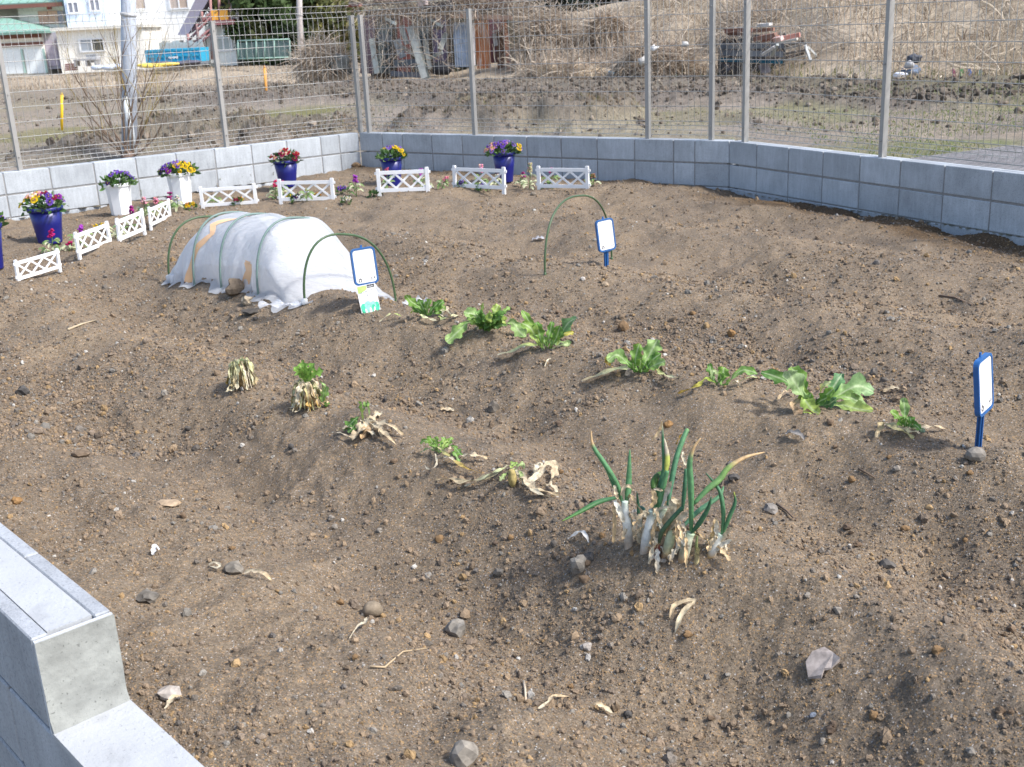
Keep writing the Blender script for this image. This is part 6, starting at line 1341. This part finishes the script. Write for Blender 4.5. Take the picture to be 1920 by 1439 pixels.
def tape(path, wd, name='tape_strip'):
    m = MB(); vs = []; n = 40; tt = [p[0] for p in path]; uu = [p[1] for p in path]
    for i in range(n + 1):
        s_ = i / n * (len(path) - 1); t = float(np.interp(s_, range(len(path)), tt)); u = float(np.interp(s_, range(len(path)), uu))
        for e in (-.5, .5):
            q = film_pt(t + e * wd, u); nrm = (film_pt(t, u + .01) - film_pt(t, u - .01)).cross(AX); nrm = nrm.normalized() if nrm.length > 1e-6 else Vector((0, 0, 1))
            if nrm.dot(q - (F0 + AX * t + BX * .29 + Vector((0, 0, .0)))) < 0: nrm = -nrm
            vs.append(q + nrm * .004)
    m.add(vs, [(2 * i, 2 * i + 1, 2 * i + 3, 2 * i + 2) for i in range(n)], (.8, .5, .3), 0, True); m.build(name, M_TAPE, tn)
tape([(1.23, .09), (1.19, .16), (1.16, .22), (1.06, .31), (1.10, .36), (1.05, .42), (.97, .48), (.93, .52)], .05)
tape([(.63, .11), (.60, .16), (.62, .20)], .05)
for q_, lab in ((hoop_pts(0)[1], 'knot'), (hoop_pts(TH['rear'])[1], 'knot')):
    m = MB(); lump(m, q_ + Vector((0, -.006, .02)), (.018, .018, .02), 8, (.8, .8, .8), 2, .5); m.build(lab, M_FILM, tn)
m = MB(); a = hoop_pts(0)[-2]; leaf(m, [a + Vector((0, 0, .01)), a + Vector((.06, .0, .02)), a + Vector((.14, .03, .012)), a + Vector((.17, .05, .03))], .075, (.9, .9, .9), (.9, .9, .9), face=Vector((.1, -.3, 1)), ruffle=.3, lobe=.1, rib=None); m.build('loose_tail', M_FILM, tn)
m = MB(); a = hoop_pts(0)[1]; leaf(m, [a + Vector((0, -.01, .01)), a + Vector((-.08, -.02, .012)), a + Vector((-.18, -.01, .014)), a + Vector((-.24, .0, .01))], .05, (.9, .9, .9), (.9, .9, .9), face=Vector((.1, -.3, 1)), ruffle=.3, lobe=.1, rib=None); m.build('loose_tail', M_FILM, tn)
q_ = at(325, 532); wt = thing('glass_jar', 'small clear weight at the rear left foot of the tunnel', 'weight', tuple(q_)); m = MB(); m.lathe([(0, 0), (.018, 0), (.02, .01), (.017, .05), (.012, .055), (0, .055)], 12, (.55, .56, .58)); m.v = [(a + q_.x, b_ + q_.y, c_ + q_.z) for a, b_, c_ in m.v]; m.build('jar_body', M_VC, wt)

# lone hoop further right
h0 = at(1022, 516); h1 = at(1147, 486)
def lone():
    P = []; n = 30
    for k in range(n + 1):
        a = math.pi * k / n; c_, s_ = math.cos(a), math.sin(a); x_ = .5 - .5 * math.copysign(abs(c_) ** .8, c_); q = h0.lerp(h1, x_); q.z += .42 * s_ ** .85; P.append(q)
    P = [P[0] - Vector((0, 0, .06))] + P + [P[-1] - Vector((0, 0, .06))]; o = thing('garden_hoop', 'lone bare green hoop standing behind the middle marker sign', 'garden hoop', tuple(h0), group='green plastic tunnel hoops'); m = MB(); m.tube(P, .0058, 8); m.build('arch', M_HOOP, o)
    for q in (P[1], P[-2]): m = MB(); m.tube([q - Vector((0, 0, .012)), q + Vector((0, 0, .012))], .008, 8); m.build('foot_collar', M_HOOP, o)
lone()

# ------------------------------------------------------------------ marker signs
def rrect(w_, h, r_, n=5):
    P = []
    for cx_, cy_, a0 in ((w_ / 2 - r_, h / 2 - r_, 0), (-w_ / 2 + r_, h / 2 - r_, 1.571), (-w_ / 2 + r_, -h / 2 + r_, 3.142), (w_ / 2 - r_, -h / 2 + r_, 4.712)):
        for k in range(n + 1): a = a0 + 1.571 * k / n; P.append((cx_ + r_ * math.cos(a), cy_ + r_ * math.sin(a)))
    return P
M_INK = plain('ink', (.05, .05, .06), .6); M_INKP = plain('pale_ink', (.55, .56, .60), .6)
def prism(m, P, z0, z1, tf, col=(.5,) * 3, top=True):
    n = len(P); vs = [tf(x_, y_, z0) for x_, y_ in P] + [tf(x_, y_, z1) for x_, y_ in P]; m.add(vs, [tuple(range(n - 1, -1, -1)), tuple(range(n, 2 * n))] + [(k, (k + 1) % n, n + (k + 1) % n, n + k) for k in range(n)], col)
def sign(label, px, py, ctop, wm, hm, yaw, tilt=0.0):
    bp = at(px, py); k = mper(bp.y); cz = aty(px, ctop, bp.y).z; t = thing('marker_sign', label, 'plant sign', tuple(bp), group='blue framed marker signs'); cc_ = Vector((bp.x, bp.y, cz))
    X_ = Vector((math.cos(yaw), math.sin(yaw), 0)); N_ = Vector((math.sin(yaw), -math.cos(yaw), 0)); Y_ = Vector((0, 0, 1)); N_ = (N_ + Y_ * .10).normalized(); Y_ = (Y_ - N_ * Y_.dot(N_)).normalized()
    X2 = X_ * math.cos(tilt) + Y_ * math.sin(tilt); Y2 = Y_ * math.cos(tilt) - X_ * math.sin(tilt)
    tf = lambda x_, y_, z_: cc_ + X2 * x_ + Y2 * y_ + N_ * z_
    m = MB(); prism(m, rrect(wm, hm, .022), -.005, .006, tf); o = m.build('frame', M_SIGNB, t)
    m = MB(); out = rrect(wm, hm, .022); inn = rrect(wm - .016, hm - .016, .016); n = len(out)
    m.add([tf(x_, y_, .006) for x_, y_ in out] + [tf(x_, y_, .011) for x_, y_ in out] + [tf(x_, y_, .011) for x_, y_ in inn] + [tf(x_, y_, .006) for x_, y_ in inn], [(a * n + q, a * n + (q + 1) % n, (a + 1) * n + (q + 1) % n, (a + 1) * n + q) for a in range(3) for q in range(n)]); m.build('rim', M_SIGNB, o)
    m = MB(); prism(m, rrect(wm - .019, hm - .019, .015), .0065, .009, tf); pl = m.build('plate', M_SIGNW, t)
    m = MB(); cx_, cy_ = -wm * .26, -hm * .37
    for q in range(14):
        a0, a1 = 6.283 * q / 14, 6.283 * (q + 1) / 14
        if q in (10,): continue
        for r0, r1 in ((.0052, .0095),): m.add([tf(cx_ + r_ * math.cos(a), cy_ + r_ * math.sin(a), .0098) for r_, a in ((r0, a0), (r1, a0), (r1, a1), (r0, a1))], [(0, 1, 2, 3)])
    m.add([tf(cx_ - .004 + .0, cy_ + .009, .0098), tf(cx_ + .004, cy_ + .009, .0098), tf(cx_, cy_ + .013, .0098)], [(0, 1, 2)]); m.build('round_mark', M_INK, pl)
    m = MB()
    def stroke(x0, y0, x1, y1, w_=.0019): d = Vector((x1 - x0, y1 - y0, 0)).normalized(); s_ = (-d.y * w_, d.x * w_); m.add([tf(x0 + s_[0], y0 + s_[1], .0098), tf(x0 - s_[0], y0 - s_[1], .0098), tf(x1 - s_[0], y1 - s_[1], .0098), tf(x1 + s_[0], y1 + s_[1], .0098)], [(0, 1, 2, 3)])
    bx_, by_ = wm * .20, -hm * .34
    stroke(bx_, by_ + .004, bx_ + .001, by_ - .004); stroke(bx_ + .006, by_ - .003, bx_ + .009, by_ - .003); stroke(bx_ + .016, by_ + .006, bx_ + .018, by_ - .001); stroke(bx_ + .013, by_ - .002, bx_ + .019, by_); stroke(bx_ - .004, by_ - .009, bx_ + .012, by_ - .008, .0007)
    m.build('small_marks', M_INK, pl); m = MB()
    for q in range(4): stroke(-.014 + .008 * q, hm * .36, -.010 + .008 * q, hm * .36 + (.004 if q % 2 else -.003), .0009)
    m.build('faint_marks', M_INKP, pl)
    m = MB(); lo = cz - hm / 2 - bp.z
    R_ = Matrix((X_, N_, Vector((0, 0, 1)))).transposed()
    tb = cc_ - Y2 * (hm / 2 - .004) - N_ * .004; bt = bp - Vector((0, 0, .05))
    for off, sx, sy in ((0, .026, .006), (0, .006, .020), (.011, .004, .012), (-.011, .004, .012)):
        ctr = (tb + bt) / 2 + X_ * off; m.box(ctr, (sx, sy, (tb - bt).length), Matrix((X_, N_.cross(X_) * 0 + Vector((-X_.y, X_.x, 0)), Vector((0, 0, 1)))).transposed())
    m.build('stake', M_SIGNB, t)
    m = MB(); m.box(tb + Vector((0, 0, -.004)), (.046, .012, .016), R_); m.box(cc_ + Y2 * (hm / 2 + .006) - N_ * .004, (.010, .005, .014), R_); m.build('bracket', M_SIGNB, t)
    return t
sign('marker sign behind the green seed packet beside the tunnel', 689, 572, 499, .125, .182, .45, 0.03)
sign('middle marker sign in front of the lone green hoop', 1136, 502, 441, .122, .185, .55, 0.05)
sign('rightmost marker sign, tall on its stake and turned edge on', 1832, 842, 722, .128, .178, .86, 0.03)

# seed packet
b_ = at(696, 584); pk = thing('seed_packet', 'green and white seed packet stuck in the soil below the marker sign', 'seed packet', tuple(b_)); k = mper(b_.y)
X_ = Vector((math.cos(.25), math.sin(.25), 0)); N_ = Vector((math.sin(.25), -math.cos(.25), .25)).normalized(); Y_ = N_.cross(X_).normalized(); X2 = (X_ * math.cos(.14) + Y_ * -math.sin(.14) * -1).normalized(); X2 = (X_ * .99 + Y_ * .10).normalized(); Y2 = N_.cross(X2)
PW_, PH = .094, .142; org = b_ - Y2 * .01
tf = lambda x_, y_, z_: org + X2 * x_ + Y2 * y_ + N_ * z_
def patch(par, P, z_, mat, name): m = MB(); m.add([tf(x_, y_, z_) for x_, y_ in P], [tuple(range(len(P)))]); return m.build(name, mat, par)
m = MB(); prism(m, [(-PW_ / 2, 0), (PW_ / 2, 0), (PW_ / 2, PH), (-PW_ / 2, PH)], -.0015, .0015, tf); cdp = m.build('card', M_SIGNW, pk)
M_LIME = plain('lime_print', (.42, .66, .16), .5, .15, 30); M_TEAL = plain('teal_print', (.06, .50, .30), .5, .3, 60); M_TEAL2 = plain('pale_teal_print', (.25, .68, .48), .5, .3, 80); M_DGR = plain('green_print', (.02, .32, .13), .5, .3, 60); M_BLK = plain('black_print', (.02, .02, .02), .5)
patch(cdp, [(-PW_ / 2 + .004, PH * .84), (PW_ * .02, PH * .84), (PW_ * .02, PH - .004), (-PW_ / 2 + .004, PH - .004)], .0020, M_LIME, 'lime_band')
patch(cdp, [(-PW_ / 2 + .004, PH * .72), (-PW_ * .1, PH * .80), (PW_ * .02, PH * .84), (-PW_ / 2 + .004, PH * .84)], .0021, M_LIME, 'lime_corner')
patch(cdp, [(PW_ * .05, PH * .87), (PW_ * .44, PH * .87), (PW_ * .44, PH - .003), (PW_ * .05, PH - .003)], .0020, M_BLK, 'black_tag')
m = MB(); rr = random.Random(4)
for q in range(5): x_ = PW_ * (.09 + .066 * q); m.add([tf(x_, PH * .895, .0024), tf(x_ + .003, PH * .895, .0024), tf(x_ + .0035, PH * (.93 + .02 * (q % 2)), .0024), tf(x_ + .0005, PH * .94, .0024)], [(0, 1, 2, 3)])
m.build('tag_lettering', M_SIGNW, cdp)
m = MB()
for row, (y_, x0, n) in enumerate(((PH * .70, -PW_ * .40, 9), (PH * .60, -.004, 4))):
    for q in range(n):
        x_ = x0 + q * .0085; yy = y_ + q * .0012
        for a, b2 in (((0, 0), (.005, .006)), ((.0005, .006), (.0055, .007)), ((.003, .0), (.0035, .008))):
            if rr.random() < .8: p0, p1 = Vector((x_ + a[0], yy + a[1])), Vector((x_ + b2[0], yy + b2[1])); d = (p1 - p0).normalized() * .0006; m.add([tf(p0.x - d.y, p0.y + d.x, .0022), tf(p0.x + d.y, p0.y - d.x, .0022), tf(p1.x + d.y, p1.y - d.x, .0022), tf(p1.x - d.y, p1.y + d.x, .0022)], [(0, 1, 2, 3)])
m.build('lettering', M_INK, cdp)
def blob(cx_, cy_, rx, ry, mat, z_, n=16, rot=0.0): patch(cdp, [(max(-PW_ / 2 + .002, min(PW_ / 2 - .002, cx_ + rx * math.cos(6.283 * q / n) * math.cos(rot) - ry * math.sin(6.283 * q / n) * math.sin(rot))), max(.001, cy_ + rx * math.cos(6.283 * q / n) * math.sin(rot) + ry * math.sin(6.283 * q / n) * math.cos(rot))) for q in range(n)], z_, mat, 'printed_leaf')
blob(0, .020, .044, .034, M_DGR, .0019); blob(-.026, .030, .018, .024, M_TEAL, .0023, rot=.4); blob(.030, .026, .016, .026, M_TEAL, .0024, rot=-.3); blob(-.008, .042, .018, .020, M_TEAL2, .0026); blob(.014, .032, .016, .026, M_TEAL2, .0028, rot=-.2); blob(-.014, .016, .014, .02, M_TEAL2, .0030); blob(.016, .022, .009, .02, M_TEAL, .0032); blob(.0, .012, .006, .018, M_SIGNW, .0034); blob(.018, .012, .005, .018, M_SIGNW, .0036, rot=-.2); blob(-.022, .012, .005, .016, M_SIGNW, .0036, rot=.2)

# ------------------------------------------------------------------ stones that can be picked out
def stone(label, px, py, wpx, hpx, col, seed, sink=.25, amp=.55, name='stone', cat='stone', flat=1.0, freq=1.5, sub=2, group=None):
    col = (col[0] * .74, col[1] * .70, col[2] * .65); p = at(px, py); k = mper(p.y); o = thing(name, label, cat, tuple(p), group=group); m = MB(); hz = hpx * k / 2 * flat; lump(m, p + Vector((0, wpx * k * .2, hz * (1 - 2 * sink))), (wpx * k / 2, wpx * k * .42, hz), seed, col, sub, amp, freq, amp < .2); me = m.mesh(name, M_STONE, W[o.name]); bpy.data.objects.remove(o); o2 = link(name, me); o2.location = p; tag(o2, label, cat, group); return o2
GRY = (.20, .19, .175); LGR = (.30, .285, .26); TN = (.30, .235, .165); DKG = (.11, .108, .108); OC = (.34, .21, .10)
stone('rounded tan stone with a dried white leaf curling from it', 699, 1158, 40, 32, (.31, .265, .205), 201, .1, .16)
stone('pointed grey stone in the hollow left of the spring onions', 1085, 1078, 30, 42, LGR, 202, .2, .62)
stone('dark round clod beside the pointed grey stone', 1104, 1056, 24, 22, DKG, 203)
stone('whitish lump beside the plastered wall step', 318, 1310, 46, 24, (.52, .49, .47), 204, .2, .62)
stone('flat grey stone lying above the end of the stepped wall', 278, 1130, 42, 28, GRY, 205, .25, .62, flat=.8)
stone('squarish grey stone in the furrow beside a curled dry leaf', 438, 1074, 36, 26, (.25, .235, .21), 206, .3, .62)
stone('big grey stone cut by the bottom edge of the picture', 868, 1434, 52, 46, LGR, 207, .2, .62)
stone('pale grey wedge stone leaning in the soil in the lower middle', 856, 1192, 38, 40, (.30, .29, .27), 208, .25, .62)
stone('large brown stone holding down the film in front of the tunnel', 440, 556, 38, 34, (.20, .165, .13), 209, .1, .62)
stone('pale cream clod right of the brown stone at the tunnel foot', 466, 568, 28, 18, (.46, .40, .31), 210, .2, .62)
stone('thin flat dark slate lying in front of the tunnel', 472, 588, 46, 9, (.10, .095, .09), 211, .2, .62)
stone('grey pitted stone at the foot of the rightmost marker sign', 1832, 866, 38, 30, (.29, .275, .255), 212, .15, .2)
stone('dark rounded stone at the far left of the bed', 40, 742, 26, 22, DKG, 213)
stone('brown clod against the left wall behind the fences', 406, 352, 30, 16, (.17, .13, .095), 214)
stone('sandy clod against the pale wall between the white planters', 298, 370, 32, 24, (.26, .19, .12), 215)
stone('small tan clod in the corner of the two block walls', 668, 314, 16, 12, (.27, .19, .12), 216)
stone('bluish grey chip on the lower right soil', 1524, 1350, 14, 12, (.19, .23, .30), 217)
stone('greyish white angular stone below the row of withered plants', 1101, 1217, 20, 18, (.42, .40, .38), 218, .2, .5)
stone('ochre clod above the largest green vegetable', 1372, 632, 18, 18, OC, 219, .2, .62)
stone('brown lumpy clod right of the fan of upright leaves', 1170, 620, 24, 22, (.26, .18, .11), 220, .2, .5)
stone('dark grey stone below the longest onion leaf', 1376, 905, 22, 16, DKG, 221)
stone('light grey stone right of the rightmost onion', 1447, 962, 28, 18, (.30, .29, .28), 222)
stone('dark slaty stone beside a thin twig in the lower right', 1665, 1066, 30, 18, (.15, .145, .14), 223, .2, .5)
stone('brown round clod in the lower middle right of a straw', 1154, 1336, 18, 22, (.24, .185, .13), 224, .15, .62)
stone('dark clod right of the brown round clod', 1178, 1346, 18, 16, DKG, 225)
stone('ochre clump at the left of the furrow', 30, 945, 22, 16, OC, 226, .2, .62)
stone('white chip left of the middle marker sign', 1093, 526, 11, 8, (.62, .60, .58), 227)
stone('pale clod below the middle marker sign', 1134, 537, 15, 13, (.38, .31, .23), 228)
stone('light stone in front of the rightmost lattice fence', 1000, 367, 14, 8, (.28, .25, .21), 229)
stone('buff clod left of the furrow of gravel', 308, 745, 12, 14, (.36, .34, .31), 230)
stone('dark round pebble on the slope below the tufted stump', 546, 844, 12, 12, DKG, 231, .1, .15)
stone('flat brown stone at the left edge of the gravel furrow', 150, 858, 34, 18, (.21, .165, .125), 232, .3, .62)
stone('ochre clod below the tall onion leaf tip', 1253, 800, 18, 13, OC, 233)
stone('white rubble piece by the moist soil at the right wall', 1778, 434, 24, 9, (.40, .35, .29), 234, .2, .62)
stone('tan shard lying left of the onion clump at the furrow', 310, 950, 44, 12, (.46, .36, .26), 235, .2, .62, flat=.7)
stone('grey block lump in the furrow above a dried leaf', 925, 772, 24, 22, (.19, .175, .155), 236)
stone('twin grey stones right of the furrow stone', 936, 1082, 22, 20, GRY, 237, .2, .62)
# more lumps nobody could tell apart
g = random.Random(77)
for q in range(70):
    px, py = g.uniform(240, 1900), g.uniform(560, 1420)
    if py > 980 and px < 420: continue
    w_ = g.uniform(9, 17) * (.7 + .6 * (py - 500) / 900); nm_, c_ = g.choice([('light brown', (.21, .155, .11)), ('dark brown', (.15, .115, .09)), ('dark grey', (.14, .13, .12)), ('ochre', (.27, .18, .10)), ('pale grey', (.29, .27, .245))])
    stone('small %s clod lying loose on the soil bed' % nm_, px, py, w_, w_ * g.uniform(.65, .95), c_, 400 + q, .25, .6, 'clod', 'clod', sub=2, group='small %s clods scattered on the bed' % nm_)

# ------------------------------------------------------------------ litter on the soil
def litter(label, pts, wpx, c0, c1, name='dry_leaf_scrap', cat='dry leaf', lift=.006, prof='strap', lobe=.15):
    P = [at(a, b2, lift + .012 * math.sin(math.pi * i / max(1, len(pts) - 1))) for i, (a, b2) in enumerate(pts)]; m = MB(); leaf(m, P, wpx * mper(P[0].y), c0, c1, face=Vector((0, -.3, 1)), prof=prof, ruffle=.15, lobe=lobe, cup=.5, rib=None, seed=int(pts[0][0])); settle(m); o = m.build(name, M_DRY, None, loc=P[0]); return tag(o, label, cat)
litter('folded dry tan leaf strip right below the spring onions', [(1257, 1168), (1264, 1150), (1290, 1140), (1301, 1143), (1280, 1165), (1265, 1195)], 11, TAN, (.62, .54, .38))
litter('curled cream scrap left of the squarish grey stone', [(392, 1066), (403, 1064), (415, 1072), (408, 1074), (394, 1068)], 6, IV, IV)
litter('dried whitish strip right of the squarish grey stone', [(458, 1080), (475, 1082), (495, 1088), (510, 1094)], 10, IV, TAN)
litter('dried white leaf under the rounded tan stone', [(689, 1163), (686, 1180), (670, 1192), (656, 1200)], 8, IV, IV)
litter('torn dry leaf by the whitish lump near the wall step', [(342, 1312), (328, 1322), (318, 1338), (310, 1340)], 11, TAN, IV)
litter('small white curl left of the onion clump', [(1065, 1016), (1085, 1010), (1095, 1012), (1104, 1024)], 8, (.6, .58, .54), (.6, .58, .54))
litter('white paper fleck on the dusty soil near the wall', [(288, 1046), (293, 1040), (299, 1038)], 10, (.75, .75, .75), (.75, .75, .75), 'paper_scrap', 'paper scrap')
litter('short tan straw scrap behind the withered plants', [(826, 771), (852, 772)], 9, TAN, IV)
litter('twisted dry strips at the bottom middle', [(1010, 1335), (1030, 1332), (1038, 1318), (1070, 1310)], 7, IV, TAN)
litter('dry leaf bit at the bottom right of the twisted strips', [(1108, 1334), (1122, 1340), (1150, 1345)], 9, TAN, IV)
litter('grey weathered wood chip below the largest vegetable', [(1470, 817), (1490, 824), (1508, 832)], 13, (.22, .20, .18), (.30, .28, .26), 'wood_chip', 'wood chip')
litter('greyish scrap of cloth by the middle marker sign', [(998, 452), (1010, 452), (1022, 455)], 9, (.45, .44, .46), (.4, .4, .42), 'rag', 'rag')
litter('short white straw below the fan of upright leaves', [(1022, 690), (1028, 684), (1034, 677)], 4, IV, IV)
litter('cream leaf bits right of the largest vegetable', [(1655, 740), (1672, 737), (1686, 733)], 8, TAN, IV)
def twig(label, pts, rpx, col, name='twig'):
    P = [at(a, b2, .004) for a, b2 in pts]; m = MB(); m.tube(P, [rpx * mper(P[0].y) * (1 - .5 * i / len(P)) for i in range(len(P))], 6, col); o = m.build(name, M_ROUGH, None, loc=P[0]); return tag(o, label, 'twig')
twig('bent straw stalk in the lower middle of the soil', [(694, 1256), (722, 1260), (740, 1240), (756, 1230), (800, 1221)], 2.2, (.46, .35, .22), 'straw')
twig('long thin dark twig right of the largest stones', [(1455, 950), (1475, 962), (1492, 978)], 2.5, (.12, .09, .07))
twig('short dark twig leaning near the right hand stones', [(1610, 322 + 560), (1625, 890), (1640, 900)], 2, (.14, .10, .07))
twig('thin twig in the soil right of the pale hoop row', [(1760, 557), (1790, 560), (1822, 573)], 1.8, (.16, .11, .08))
twig('pale straw lying at the far left of the bed', [(128, 620), (155, 610), (180, 603)], 2.2, (.46, .37, .25), 'straw')
twig('short straw in the lower middle beside red fleck', [(982, 1282), (985, 1300), (986, 1318)], 2.6, (.48, .40, .30), 'straw')
# cracked plastic piece on the lower right
p0 = [at(a, b2, .012) for a, b2 in ((1510, 1256), (1522, 1240), (1545, 1225), (1562, 1240), (1574, 1254), (1558, 1266), (1545, 1268), (1540, 1282), (1515, 1282))]
m = MB(); n = len(p0); m.add(p0 + [q + Vector((0, 0, .007 + .004 * math.sin(i * 2.1))) for i, q in enumerate(p0)], [tuple(range(n, 2 * n))] + [(k, (k + 1) % n, n + (k + 1) % n, n + k) for k in range(n)], (.30, .26, .235))
o = m.build('broken_shard', M_STONE, None, loc=p0[0]); tag(o, 'flat pinkish broken shard lying in the lower right', 'shard')
